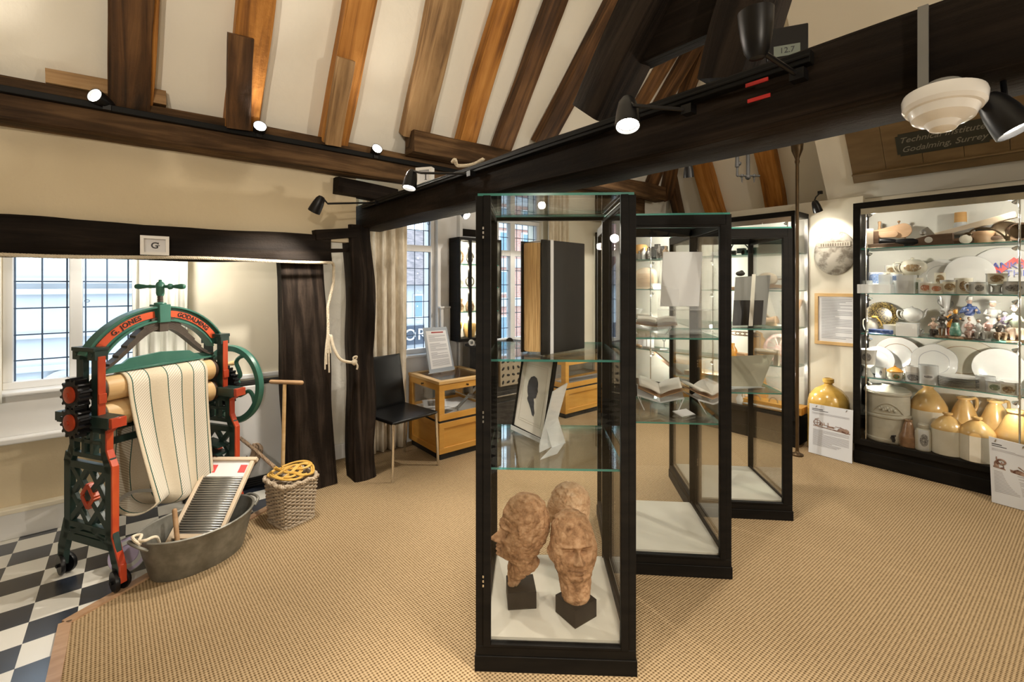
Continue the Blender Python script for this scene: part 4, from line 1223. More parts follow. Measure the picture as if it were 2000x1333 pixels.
bv = o.modifiers.new('b', 'BEVEL'); bv.width = .005; bv.segments = 2; bv.limit_method = 'ANGLE'

# ================================================================= DISPLAY TABLES
def display_table(label, u0, v0, w, d, h=.69):
    t = thing('display_table', label, 'display table', (u0, v0, 0))
    m = M(); m.box(.02, .02, 0, w - .02, d - .02, .055); obj('plinth', m, MT['black_matt'], t)
    m = M(); m.box(.012, .012, .055, w - .012, d - .012, .325); obj('lower_body', m, MT['maple'], t)
    def framed(x0, x1, z0, z1, s, side):
        m = M(); y0, y1 = 0, .016
        for (a, b, c_, e) in ((x0, x1, z0, z0 + s), (x0, x1, z1 - s, z1), (x0, x0 + s, z0 + s, z1 - s), (x1 - s, x1, z0 + s, z1 - s)):
            if side == 0: m.box(a, 0, c_, b, .016, e)
            elif side == 1: m.box(a, d - .016, c_, b, d, e)
            elif side == 2: m.box(0, a, c_, .016, b, e)
            else: m.box(w - .016, a, c_, w, b, e)
        return m
    for s in range(4):
        L = w if s < 2 else d; i = 0 if s < 2 else .016
        obj('panel_frame', framed(i, L - i, .055, .325, .05, s), MT['maple'], t, bev=.002)
    m = M(); m.box(.006, .006, .325, w - .006, d - .006, .345); obj('dark_strip', m, MT['black_matt'], t)
    for s in range(4):
        L = w if s < 2 else d; i = 0 if s < 2 else .016
        f = obj('glazing_frame', framed(i, L - i, .345, .66, .055, s), MT['maple'], t, bev=.002)
        m = M()
        if s == 0: m.box(.05, .006, .39, w - .05, .010, .61)
        elif s == 1: m.box(.05, d - .010, .39, w - .05, d - .006, .61)
        elif s == 2: m.box(.006, .05, .39, .010, d - .05, .61)
        else: m.box(w - .010, .05, .39, w - .006, d - .05, .61)
        obj('pane', m, MT['glass'], f, smooth=False)
        if s in (0, 2):
            m = M(); p = (w * .5, -.0, .632) if s == 0 else (0, d * .5, .632); dr = (0, -1, 0) if s == 0 else (-1, 0, 0)
            m.lathe([(.008, 0), (.005, .008), (.010, .016), (.008, .022), (0, .024)], 14, c=p, R=Vector(dr).to_track_quat('Z', 'Y').to_matrix())
            obj('knob', m, MT['brass'], f)
    m = M(); m.box(.018, .018, .345, w - .018, d - .018, .375); obj('display_floor', m, MT['paper'], t)
    m = M(); m.box(0, 0, .66, w, d, .668); obj('rim_line', m, MT['black_matt'], t) if False else None
    m = M()
    for (a, b, c_, e) in ((-.006, -.006, w + .006, .05), (-.006, d - .05, w + .006, d + .006), (-.006, .05, .05, d - .05), (w - .05, .05, w + .006, d - .05)): m.box(a, b, .662, c_, e, .69)
    tf = obj('top_frame', m, MT['maple_light'], t, bev=.003)
    m = M(); m.box(.05, .05, .676, w - .05, d - .05, .684); obj('top_pane', m, MT['glass'], tf, smooth=False)
    return t
display_table('square maple display table with a notice standing on it, beside the black chair', 2.05, 3.485, .575, .565)
display_table('maple display table at the far window, seen through the tall front case', 3.80, 3.66, .90, .30)
# contents of the first table
def flat_sheet(name, label, cat, c, w, d, rz, mat='paper', z=.376, th=.004, photo=None, tilt=0):
    m = M(); m.box(-w / 2, -d / 2, 0, w / 2, d / 2, th, 0)
    if photo: m.box(-w * photo / 2, -d * photo / 2, th, w * photo / 2, d * photo / 2, th + .0015, 1)
    o = obj(name, m, [MT[mat], MT['photo_grey']], None, (c[0], c[1], z), (tilt, 0, rz), smooth=False)
    return tag(o, label, cat)
MT['photo_grey'] = P('photo_grey', (.03, .03, .03), (.30, .30, .30), .4, sc=(24, 24, 24))
flat_sheet('photograph_card', 'mounted grey photograph lying in the square display table near the chair', 'photograph', (2.22, 3.86), .22, .17, -.4, photo=.6, z=.40, tilt=.2)
flat_sheet('photograph_card', 'second mounted photograph lying near the corner inside the square display table', 'photograph', (2.20, 3.62), .18, .14, .3, photo=.6)
flat_sheet('paper_sheet', 'blank white paper under the iron bracket inside the square display table', 'paper', (2.42, 3.72), .22, .3, .15)
flat_sheet('paper_sheet', 'white papers heaped inside the maple display table at the far window', 'paper', (4.1, 3.81), .3, .15, .2, z=.377)
m = M()
m.beam((2.28, 3.57, .40), (2.58, 3.66, .55), .035, .008); m.beam((2.27, 3.60, .56), (2.56, 3.56, .42), .035, .008); m.box(2.44, 3.58, .50, 2.47, 3.60, .60); m.lathe([(.02, 0), (.03, .02), (.01, .04)], 12, c=(2.45, 3.58, .47))
m.cyl((2.3, 3.58, .376), (2.3, 3.58, .42), .006); m.cyl((2.55, 3.57, .376), (2.55, 3.57, .44), .006)
tag(obj('iron_bracket', m, MT['pewter']), 'crossed dark iron bracket standing inside the square display table', 'bracket')
# notice stand on the first table
q = [W(838, 730, 4.34), W(887, 722, 4.55), W(871, 639, 4.62), W(825, 641, 4.42)]
ns = thing('notice_stand', 'grey framed notice with printed paragraphs standing on the square display table', 'notice', (0, 0, 0))
dz = .693 - min(q[0].z, q[1].z)
q[0].z = .695; q[1].z = .695
m = M(); slab(m, q, .012); obj('stand_frame', m, MT['notice_frame'] if 'notice_frame' in MT else P('notice_frame', (.36, .40, .46), None, .4), ns, bev=.002)
def inset(q, k):
    c = sum(q, Vector()) / 4
    return [p + (c - p) * k for p in q]
qi = inset(q, .16); nrm = (q[1] - q[0]).cross(q[3] - q[0]).normalized()
if nrm.dot(cw(0, -1)) < 0: nrm = -nrm
sgn = 1 if (q[1] - q[0]).cross(q[3] - q[0]).dot(nrm) > 0 else -1
m = M(); fq = [p + nrm * (.0135 if sgn > 0 else .0015) for p in qi]; m.add(fq, [(0, 1, 2, 3)], 0)
text_rows(m, fq, .001 * sgn, [(.03, .035, .25, .85)], mi=2); text_rows(m, fq, .001 * sgn, para(.12, .30, 6, 2) + para(.34, .55, 7, 3) + para(.58, .75, 6, 4) + para(.78, .95, 6, 5), mi=1)
obj('printed_sheet', m, [MT['paper'], MT['ink_grey'], P('ink_red', (.35, .05, .05), None, .7)], ns, smooth=False)
m = M(); b0, b1 = q[0], q[1]; dd = (b1 - b0).normalized(); bb = cw(0, -1); slab(m, [b0 + bb * .03 - Vector((0, 0, .0)), b1 + bb * .03, b1 - bb * .10, b0 - bb * .10], .004)
obj('foot', m, MT['acrylic_edge'], ns)

# ================================================================= CAST IRON STOVE by the pier
sv = thing('cast_iron_stove', 'dark cast iron stove with an openwork buff panel, behind the square display table', 'stove', (2.60, 3.62, 0))
m = M(); m.box(.06, 0, 0, .62, .30, .90); m.box(.02, -.03, .90, .66, .33, .93); m.prism([(.0, .62), (.06, .55), (.06, .92), (-.02, .92)], -.02, .0, RXZ); obj('body', m, MT['cast_black'], sv, bev=.008)
m = M(); m.box(.20, -.035, .52, .60, -.0, .88); pn = obj('openwork_panel', m, MT['cast_buff'], sv, bev=.006)
m = M()
r_ = random.Random(5)
for i in range(6):
    for j in range(5):
        x, z = .235 + i * .066, .56 + j * .068; a = r_.uniform(0, 3)
        m.ball((x, -.036, z), (.022, .004, .012), 5, R=Matrix.Rotation(a, 3, 'Y'))
obj('leaf_openings', m, MT['black_matt'], pn)
m = M(); m.box(.08, -.01, .40, .60, 0, .47); m.box(.10, -.012, .08, .58, 0, .36); obj('oven_door', m, MT['cast_black'], sv, bev=.006)
m = M(); m.cyl((.08, -.035, .43), (.6, -.035, .43), .008); obj('towel_bar', m, MT['steel'], sv)
for lab, px, py, Yd, s in (('small white reel on the iron stove beside the lit pier cabinet', 921, 655, 4.55, .03), ('small black ring standing on the iron stove, seen through the front case', 995, 655, 4.62, .036)):
    c = W(px, py, Yd); m = M(); c.z = .93 + s
    m.lathe([(s * .45, -.014), (s, -.014), (s, .014), (s * .45, .014), (s * .45, -.014)], 20, c=c, R=cw(.3, -1).normalized().to_track_quat('Z', 'Y').to_matrix())
    tag(obj('reel', m, MT['china_grey'] if s < .032 else MT['black_metal']), lab, 'reel')

# ================================================================= TALL GLASS CASES
def glass_shelf(t, x0, y0, x1, y1, z, th=.009, name='shelf'):
    m = M()
    m.add([(x0, y0, z - th), (x1, y0, z - th), (x1, y1, z - th), (x0, y1, z - th), (x0, y0, z), (x1, y0, z), (x1, y1, z), (x0, y1, z)],
          [(0, 3, 2, 1), (4, 5, 6, 7), (0, 1, 5, 4), (1, 2, 6, 5), (2, 3, 7, 6), (3, 0, 4, 7)], [0, 0, 1, 1, 1, 1])
    return obj(name, m, [MT['shelf_glass'], MT['glass_edge']], t, smooth=False)
CASES = {}
def tall_case(key, label, xr, yr, th_deg, w, d, h, shelves, rail):
    th = math.radians(th_deg); c, s = math.cos(th), math.sin(th)
    o = cw(xr - w * c, yr - w * s)
    t = thing('display_case', label, 'display case', o, CAMROT + th)
    P0, zb = .030, .10
    m = M(); m.box(-.004, -.004, 0, w + .004, d + .004, .062); m.box(0, 0, .062, w, d, zb); obj('plinth', m, MT['case_black'], t, bev=.002)
    m = M(); m.box(.03, .03, zb, w - .03, d - .03, .116); obj('floor_board', m, MT['case_floor'], t)
    for (x, y) in ((0, 0), (w - P0, 0), (0, d - P0), (w - P0, d - P0)):
        m = M(); m.box(x, y, zb, x + P0, y + P0, h); obj('corner_post', m, MT['case_black'], t, bev=.002)
    m = M()
    for (x0, y0, x1, y1) in ((P0, d - P0, w - P0, d), (0, P0, P0, d - P0), (w - P0, P0, w, d - P0)):
        m.box(x0, y0, h - rail, x1, y1, h)
    if rail > .03: m.box(P0, 0, h - rail, w - P0, P0, h)
    obj('top_rail', m, MT['case_black'], t, bev=.002)
    # hinged front door: stiles set inside the posts
    m = M(); F = .030
    m.box(P0, -.006, zb, P0 + F, .02, h - (rail if rail > .03 else 0)); m.box(w - P0 - F, -.006, zb, w - P0, .02, h - (rail if rail > .03 else 0)); m.box(P0 + F, -.006, zb, w - P0 - F, .02, zb + .012)
    if rail > .03: m.box(P0 + F, -.006, h - rail - .012, w - P0 - F, .02, h - rail)
    dr = obj('door', m, MT['case_black'], t, bev=.002)
    m = M(); m.box(P0 + F - .004, .004, zb + .012, w - P0 - F + .004, .009, h - .014); obj('pane', m, MT['glass'], dr, smooth=False)
    for z in (.34, .99, 1.72):
        m = M()
        for k in range(3): m.box(P0 - .002, -.0105, z + k * .018, P0 + .004, -.006, z + k * .018 + .010)
        obj('hinge', m, MT['steel'], dr)
    for nm, bx in (('side_pane', (.012, P0, zb, .017, d - P0, h - .02)), ('side_pane', (w - .017, P0, zb, w - .012, d - P0, h - .02)), ('back_pane', (P0, d - .017, zb, w - P0, d - .012, h - .02))):
        m = M(); m.box(*bx); obj(nm, m, MT['glass'], t, smooth=False)
    m = M()
    for x in (P0, w - P0 - .012): m.box(x, d - P0 - .012, zb, x + .012, d - P0, h - rail); m.box(x, P0, zb, x + .012, P0 + .008, .12)
    for (x, x2) in ((P0, P0 + .008), (w - P0 - .008, w - P0)): m.box(x, P0, zb + .016, x2, d - P0, zb + .03); m.box(x, P0, h - rail - .012, x2, d - P0, h - rail)
    obj('inner_moulding', m, MT['case_black'], t)
    glass_shelf(t, -.002 + .01, -.002, w - .008, d, h + .008, .010, 'top_glass')
    for z in shelves: glass_shelf(t, P0 + .004, .035, w - P0 - .004, d - .022, z)
    m = M()
    for x in (P0 + .006, w - P0 - .012):
        m.box(x, .05, h - .016, x + .006, d - .06, h - .010)
    obj('silver_trim', m, MT['steel'], t)
    CASES[key] = t
    return t
tall_case(1, 'tall black framed glass case nearest the camera, three clay heads in its base', .487, 1.807, -2.4, .632, .63, 1.892, [1.235, .797], .018)
tall_case(2, 'black framed glass case behind the front one, blank white sheet on its upper shelf', 1.145, 2.402, -5.0, .632, .63, 1.905, [1.252, .800], .055)
tall_case(3, 'third and furthest tall glass case, holding tilted grey boards', 1.823, 2.993, -5.6, .632, .63, 1.905, [1.244, .820], .055)
m = M()
for k in range(3): m.box(-.0, 0, 0, .01, .01, .01) if False else None

# ---------------------------------------------------------------- clay heads
def lerp_tab(tab, z):
    for i in range(len(tab) - 1):
        a, b = tab[i], tab[i + 1]
        if a[0] <= z <= b[0]:
            t = (z - a[0]) / (b[0] - a[0]); t = t * t * (3 - 2 * t)
            return [a[k] + (b[k] - a[k]) * t for k in range(1, len(a))]
    return list(tab[-1][1:])
def gauss(x, s): return math.exp(-x * x / (2 * s * s))
def clay_head(tab, feats, NZ=220, NT=190, seed=0, rough=.006, sc=1.0):
    m = M(); z0, z1 = tab[0][0], tab[-1][0]
    vs, fs = [], []
    for i in range(NZ + 1):
        t = i / NZ; z = z0 + (z1 - z0) * (t if t < .8 else .8 + .2 * math.sin((t - .8) / .2 * PI / 2))
        rf, rb, rs, cy_ = lerp_tab(tab, z)
        e = min(1, (z1 - z) / .03)
        for k in range(NT):
            th = 2 * PI * k / NT
            if th > PI: th -= 2 * PI
            cx, sx = math.cos(th), math.sin(th)
            x = rs * sx; y = cy_ - (rf if cx > 0 else rb) * cx
            nx, ny = sx, -cx
            dsp = 0
            for (f0, fz, a, st, sz) in feats:
                dz_ = (z - fz) / sz; da = (th - f0) / st
                if abs(dz_) < 3 and abs(da) < 3: dsp += a * math.exp(-.5 * (dz_ * dz_ + da * da))
            p = Vector((x + nx * dsp, y + ny * dsp, z)) * sc
            face = gauss(th, .62) * (1 if .12 < z < .29 else .3)
            o = Vector((seed * 5, 0, 0))
            n = noise.noise(p * 26 + o) * .5 + noise.noise(p * 60 + o) * .42 + noise.noise(p * 130 + o) * .3
            cr = max(0, .22 - abs(noise.noise(p * 38 + o * 2))) / .22
            amp = rough * (1 - .82 * face)
            p += Vector((nx, ny, .15)) * (n * amp - cr * amp * .55) * e
            vs.append(p)
    for i in range(NZ):
        for k in range(NT):
            q = (k + 1) % NT
            fs.append((i * NT + k, i * NT + q, (i + 1) * NT + q, (i + 1) * NT + k))
    fs.append(tuple(range(NT - 1, -1, -1)))
    m.add(vs, fs)
    return m
def face_feats(ex=.36, nose=.030, nz=.215, ez=.262, mz=.178):
    f = [(0, nz, nose, .115, .0095), (0, nz + .014, nose * .70, .085, .012), (0, nz + .032, nose * .48, .075, .014), (0, ez + .012, .008, .09, .012),
         (-.17, nz - .003, .012, .06, .0065), (.17, nz - .003, .012, .06, .0065), (0, nz - .014, -.006, .16, .004)]
    for s in (-1, 1):
        f += [(s * ex, ez, -.036, .15, .0125), (s * ex, ez, .030, .095, .0072), (s * ex, ez + .001, -.012, .10, .0017), (s * ex, ez - .009, .006, .11, .0025), (s * ex, ez + .009, .007, .13, .0025), (s * ex * .55, ez + .004, -.012, .06, .010), (s * (ex + .02), ez + .024, .016, .21, .0055),
              (s * .50, ez - .036, .011, .17, .014), (s * .30, mz + .012, -.006, .06, .018), (s * .55, mz, -.006, .14, .02),
              (s * 1.62, ez - .012, .024, .11, .024), (s * 1.58, ez - .014, -.016, .045, .012)]
    f += [(0, mz + .0075, .010, .17, .0042), (-.07, mz + .011, .003, .05, .003), (.07, mz + .011, .003, .05, .003), (0, mz - .0085, .011, .15, .0050), (0, mz, -.017, .21, .0018), (0, mz - .019, -.007, .17, .005), (0, mz - .036, .012, .19, .010), (s * .2 if False else .2, mz, -.004, .04, .004), (-.2, mz, -.004, .04, .004)]
    return f
tabA = [(0, .026, .026, .024, -.035), (.03, .032, .03, .028, -.03), (.055, .045, .05, .045, -.02), (.085, .055, .085, .058, -.01), (.115, .058, .085, .062, 0), (.135, .072, .075, .066, -.006), (.15, .104, .082, .072, -.012), (.18, .108, .095, .082, -.008),
        (.215, .104, .112, .09, -.002), (.26, .104, .122, .095, 0), (.30, .108, .122, .096, 0), (.34, .102, .115, .093, .0), (.38, .082, .098, .08, 0), (.41, .050, .066, .054, 0), (.428, .0, .0, .0, .004)]
tabB = [(0, .050, .050, .052, 0), (.03, .066, .062, .066, 0), (.07, .072, .068, .072, 0), (.10, .078, .07, .074, 0), (.125, .092, .075, .078, -.004), (.16, .098, .085, .09, -.004), (.20, .10, .10, .100, 0), (.25, .10, .11, .105, 0), (.29, .102, .11, .102, 0),
        (.33, .096, .104, .095, 0), (.365, .076, .086, .078, 0), (.39, .045, .052, .046, 0), (.402, 0, 0, 0, 0)]
CZ = .1165
def head_on_block(label, pc, block, brz, face_dir, tab, feats, mat, seed, sc, bh=.075, rough=.006, tilt=0.0):
    t = thing('sculpted_head', label, 'sculpture', (pc.x, pc.y, CZ))
    m = M(); m.cbox((0, 0, bh / 2), (block, block, bh), (0, 0, brz)); obj('block', m, MT['plinth'], t, bev=.002)
    m = clay_head(tab, feats, seed=seed, sc=sc, rough=rough)
    fz = math.atan2(face_dir.y, face_dir.x) + PI / 2
    obj('clay_head', m, MT[mat], t, Vector((0, 0, bh - .004)) + face_dir.normalized() * .045 * math.sin(tilt) - Vector((0, 0, .045 * math.sin(tilt))), (-tilt, 0, fz), ang=180)
    return t
fA = face_feats(nose=.034)
fA += [(s * .95, .305, -.014, .13, .010) for s in (-1, 1)] + [(s * .95, .26, -.006, .2, .03) for s in (-1, 1)]
head_on_block('clay head in profile with an open ragged neck, on a dark block', cw(.040, 2.075), .125, CAMROT + .08, cw(-1, -.12), tabA, fA, 'clay', 1, .96, rough=.0075, tilt=.06)
fB = face_feats(ex=.36, nose=.032, nz=.185, ez=.228, mz=.15)
fB += [(-.30, .27, .010, .10, .022), (-.12, .272, .009, .08, .02), (.08, .268, .010, .09, .022), (.28, .272, .010, .10, .02), (0, .245, -.004, .05, .006)] + [(s * .75, .27, .008, .25, .03) for s in (-1, 1)] + [(s * 1.2, .22, .014, .25, .05) for s in (-1, 1)]
head_on_block('bearded looking clay head facing the room in front of the pale head', cw(.275, 1.985), .125, CAMROT + .62, cw(.16, -1), tabB, fB, 'clay', 2, .92, rough=.0055, tilt=.30)
fC = [(.3, .33, .02, .5, .04), (-.9, .30, .02, .4, .05), (0, .35, -.02, .12, .05), (1.8, .26, .02, .3, .04), (.0, .19, .012, .6, .02)]
head_on_block('pale clay head with a deep parting, behind the two darker heads', cw(.284, 2.275), .12, CAMROT + .2, cw(.2, 1), tabB, fC, 'clay_pale', 3, .92, rough=.0065)

# ---------------------------------------------------------------- front case: book, silhouette, easel
S1, S2 = 1.2355, .7975
b0, b1 = cw(.127, 1.965), cw(.344, 2.18)
bdir = (b1 - b0).normalized(); bnr = Vector((-bdir.y, bdir.x, 0))
if bnr.dot(cw(0, 1)) < 0: bnr = -bnr
bkz = S1; BW, BHt, BT = (b1 - b0).length, .495, .118
book = thing('ledger_book', 'tall black ledger with ragged tan page edges standing in the front glass case', 'book', (b0.x, b0.y, bkz), rot=Matrix((bdir, bnr, Vector((0, 0, 1)))).transposed().to_euler())
m = M(); m.box(0, 0, 0, BW, .008, BHt); obj('front_cover', m, MT['leather_book'] if 'leather_book' in MT else P('leather_book', (.005, .0045, .004), (.011, .009, .008), .45, sc=(30, 30, 30), spec=.3), book, bev=.002)
m = M(); m.box(0, BT, 0, BW, BT + .008, BHt); obj('back_cover', m, bpy.data.materials['leather_book'], book, bev=.002)
m = M(); m.prism([(BW - .006, 0), (BW + .012, .02), (BW + .014, BT / 2), (BW + .012, BT - .01), (BW - .006, BT + .008)], 0, BHt); obj('spine', m, bpy.data.materials['leather_book'], book)
m = M()
pg = [(.012, .008), (BW - .008, .008), (BW - .008, BT), (.012, BT)] + [(.012 - .032 * math.sin(PI * i / 8), BT - (BT - .008) * i / 8) for i in range(1, 8)]
m.prism(pg, .012, BHt - .012)
mpg, nt, out = new_mat('old_pages'); bb_ = prin(nt, out, (.6, .38, .16), .8)
f_ = noise_n(nt, coords(nt, 'Object', (2, 240, 6)), 1.0, 4); nt.links.new(ramp(nt, f_, [(.3, (.40, .21, .07)), (.6, (.72, .47, .21))]), bb_.inputs['Base Color']); bump(nt, f_, bb_, .5, .003)
obj('page_block', m, mpg, book, ang=80)
m = M(); m.box(.055, -.0025, 0, .075, -.0005, BHt + .002); m.box(.055, -.0025, BHt, .075, BT, BHt + .002); obj('paper_strap', m, MT['paper'], book, smooth=False)
# silhouette
p0, p1 = W(1001, 828, 2.385), W(1057, 856, 2.16); p0.z = p1.z = S2 + .006
dx = (p1 - p0).normalized(); up_ = (Vector((0, 0, 1)) + cw(.10, .22) * .9).normalized()
up_ = (up_ - dx * up_.dot(dx)).normalized(); nf = dx.cross(up_)
if nf.dot(cw(0, -1)) < 0: nf = -nf
SWd, SHt = .285, .385
sil = thing('silhouette_picture', 'framed black profile silhouette of a person leaning in the front glass case', 'picture', p0, rot=Matrix((dx, up_, dx.cross(up_))).transposed().to_euler())
sg = 1 if nf.dot(dx.cross(up_)) > 0 else -1
def Z2(a, b): return (a, b) if sg > 0 else (-b, -a)
m = M(); z0, z1 = Z2(-.012, .006); fw = .012
for (a, b, c_, e) in ((0, 0, SWd, fw), (0, SHt - fw, SWd, SHt), (0, fw, fw, SHt - fw), (SWd - fw, fw, SWd, SHt - fw)): m.box(a, b, z0, c_, e, z1)
obj('frame', m, MT['case_black'], sil)
m = M(); z0, z1 = Z2(-.008, .0); m.box(fw, fw, z0, SWd - fw, SHt - fw, z1)
z0, z1 = Z2(0, .0012)
for (a, b, c_, e) in ((.045, .05, .24, .0515), (.045, .335, .24, .3365), (.045, .05, .0465, .335), (.2385, .05, .24, .335), (.055, .06, .23, .0608), (.055, .325, .23, .3258)): m.box(a, b, z0, c_, e, z1, 1)
mo = obj('mount', m, [MT['paper_cream'], P('mount_line', (.6, .56, .48), None, .8)], sil, smooth=False)
sp = [(.105, .10), (.10, .125), (.088, .15), (.085, .162), (.100, .172), (.100, .185), (.088, .20), (.082, .225), (.086, .255), (.102, .275), (.128, .283), (.155, .277), (.171, .258), (.176, .235), (.175, .228), (.181, .212), (.176, .207), (.177, .199), (.173, .196), (.174, .188), (.168, .176), (.155, .174), (.151, .168), (.158, .155), (.168, .13), (.172, .105), (.162, .095), (.14, .12), (.12, .118)]
sp = [(.105, .155), (.098, .165), (.103, .178), (.092, .196), (.086, .222), (.090, .250), (.106, .272), (.130, .281), (.155, .275), (.170, .256), (.174, .234), (.173, .227), (.180, .211), (.175, .206), (.176, .199), (.172, .195), (.172, .186), (.166, .177), (.154, .176), (.153, .169), (.160, .158), (.163, .140), (.176, .108), (.172, .092), (.160, .096), (.140, .122), (.120, .142)]
z0, z1 = Z2(.0002, .0022); m = M(); m.prism(sp, z0, z1); obj('silhouette', m, MT['ink'], mo, smooth=False)
m = M(); e0 = W(1018, 838, 2.33); e0.z = S2
slab(m, [Vector((p0.x, p0.y, S2 + .001)) + cw(-.01, -.035), Vector((p1.x, p1.y, S2 + .001)) + cw(.01, -.035), Vector((p1.x, p1.y, S2 + .001)) + cw(.03, .05), Vector((p0.x, p0.y, S2 + .001)) + cw(.03, .05)], .004)
m.beam(Vector((p0.x, p0.y, S2 + .012)) + cw(-.008, -.032), Vector((p1.x, p1.y, S2 + .012)) + cw(.006, -.032), .004, .02)
tag(obj('acrylic_stand', m, MT['acrylic_edge']), 'clear acrylic foot under the framed silhouette', 'stand')
m = M()
q = [W(1053, 862, 2.03), W(1076, 842, 2.10), W(1107, 748, 2.10), W(1079, 765, 2.03)]
q[0].z = S2 + .03; q[1].z = S2 + .03
slab(m, q, .006); lo = [Vector((p.x, p.y, S2 + .001)) for p in q[:2]]
slab(m, [lo[0], lo[1], q[1], q[0]], .005)
slab(m, [lo[0] + cw(.0, -.09), lo[1] + cw(.02, -.09), lo[1] + cw(.07, .05), lo[0] + cw(.06, .05)], .004)
slab(m, [lo[0] + cw(.06, .05), lo[1] + cw(.07, .05), q[1].lerp(q[2], .4), q[0].lerp(q[3], .4)], .004)
tag(obj('acrylic_easel', m, MT['acrylic_edge']), 'empty frosted acrylic book easel in front of the framed silhouette', 'stand')

# ---------------------------------------------------------------- second case
def board(name, label, cat, px4, mat, th=.006, z=None):
    m = M(); q = [W(*p) for p in px4]
    if z is not None:
        q[0].z = q[1].z = z
    slab(m, q, th)
    return tag(obj(name, m, MT[mat] if isinstance(mat, str) else mat, smooth=False), label, cat)
T1, T2 = 1.2525, .8005
board('paper_sheet', 'blank white sheet in a clear acrylic holder in the second glass case', 'paper', [(1289, 599, 2.62), (1364, 599, 2.66), (1371, 493, 2.76), (1295, 493, 2.72)], 'paper')
m = M()
q = [W(1284, 606, 2.60), W(1388, 606, 2.68), W(1392, 500, 2.78), W(1290, 500, 2.72)]
slab(m, q, .004); f0, f1 = q[0], q[1]
slab(m, [f0 + cw(0, -.05), f1 + cw(0, -.05), f1, f0], .006)
l0, l1 = Vector((f0.x, f0.y, T1 + .006)), Vector((f1.x, f1.y, T1 + .006))
slab(m, [l0, l1, f1, f0], .004); slab(m, [l0 + cw(0, -.08), l1 + cw(0, -.08), l1 + cw(.0, .10), l0 + cw(0, .10)], .004)
tag(obj('acrylic_stand', m, [MT['acrylic_sheet']]), 'clear acrylic stand holding the blank white sheet', 'stand')
def open_book(label, c, rz, w, d, a, mat='paper_cream', tilt=.35, cover='old_wood'):
    t = thing('open_book', label, 'book', c, rot=(tilt, 0, rz))
    for s in (-1, 1):
        m = M()
        def fn(u, v): return (s * w / 2 * u, -d / 2 + d * v, .012 * math.sin(PI * min(1, u * 1.1)) * .6 + abs(u) * w / 2 * math.tan(a))
        m.grid(fn, 8, 2); o = obj('page_block', m, MT[mat], t, ang=80); sm = o.modifiers.new('t', 'SOLIDIFY'); sm.thickness = .010; sm.offset = 1 if s > 0 else -1
    m = M(); 
    for s in (-1, 1): m.add([(0, -d / 2 - .004, -.014), (s * (w / 2 + .005), -d / 2 - .004, -.014 + w / 2 * math.tan(a)), (s * (w / 2 + .005), d / 2 + .004, -.014 + w / 2 * math.tan(a)), (0, d / 2 + .004, -.014)], [(0, 1, 2, 3) if s > 0 else (3, 2, 1, 0)])
    o = obj('cover', m, MT[cover], t, smooth=False); o.modifiers.new('t', 'SOLIDIFY').thickness = .003
    return t
def cradle(label, c, rz, w, d, h):
    m = M(); R = Matrix.Rotation(rz, 3, 'Z'); c = Vector(c)
    def p(x, y, z): return c + R @ Vector((x, y, z))
    for s in (-1, 1):
        slab(m, [p(0, -d / 2, h * .45), p(0, d / 2, h * .62), p(s * w / 2, d / 2, h * 1.1), p(s * w / 2, -d / 2, h * .8)] if s > 0 else [p(s * w / 2, -d / 2, h * .8), p(s * w / 2, d / 2, h * 1.1), p(0, d / 2, h * .62), p(0, -d / 2, h * .45)], .003)
        m.beam(p(s * w / 2, -d / 2, h * .8), p(s * w * .35, -d / 2 - .03, .002), .006, .004); m.beam(p(s * w / 2, d / 2, h * 1.1), p(s * w * .4, d / 2, .002), .006, .004)
    m.beam(p(-w / 2, -d / 2, h * .8), p(0, -d / 2, h * .45), .006, .008); m.beam(p(w / 2, -d / 2, h * .8), p(0, -d / 2, h * .45), .006, .008)
    return tag(obj('acrylic_cradle', m, MT['acrylic_edge']), label, 'stand')
p = W(1272, 640, 2.72); cradle('clear acrylic cradle low on the upper shelf of the second case', (p.x, p.y, T1), CAMROT - .3, .22, .15, .05)
o = open_book('pale open booklet lying below the blank sheet in the second case', Vector((p.x, p.y, T1 + .062)) + cw(.04, .03), CAMROT - .3, .22, .15, .12, tilt=.1)
p = W(1288, 812, 2.78); cradle('clear acrylic cradle at the left of the lower shelf in the second case', (p.x, p.y, T2), CAMROT - .25, .26, .17, .10)
open_book('open book on the left acrylic cradle of the second case, lower shelf', Vector((p.x, p.y, T2 + .10)), CAMROT - .25, .24, .16, .40, tilt=.15)
p = W(1372, 808, 2.74); cradle('clear acrylic cradle at the right of the lower shelf in the second case', (p.x, p.y, T2), CAMROT + .35, .22, .17, .10)
open_book('open book on the right acrylic cradle of the second case, brown page edges up', Vector((p.x, p.y, T2 + .10)), CAMROT + .35, .20, .16, .38, tilt=.15, cover='tan_wood')
p = W(1336, 806, 2.62); flat_sheet('caption_card', 'small white caption card between the two open books of the second case', 'card', (p.x, p.y), .11, .07, CAMROT + .5, z=T2 + .003, tilt=.25)
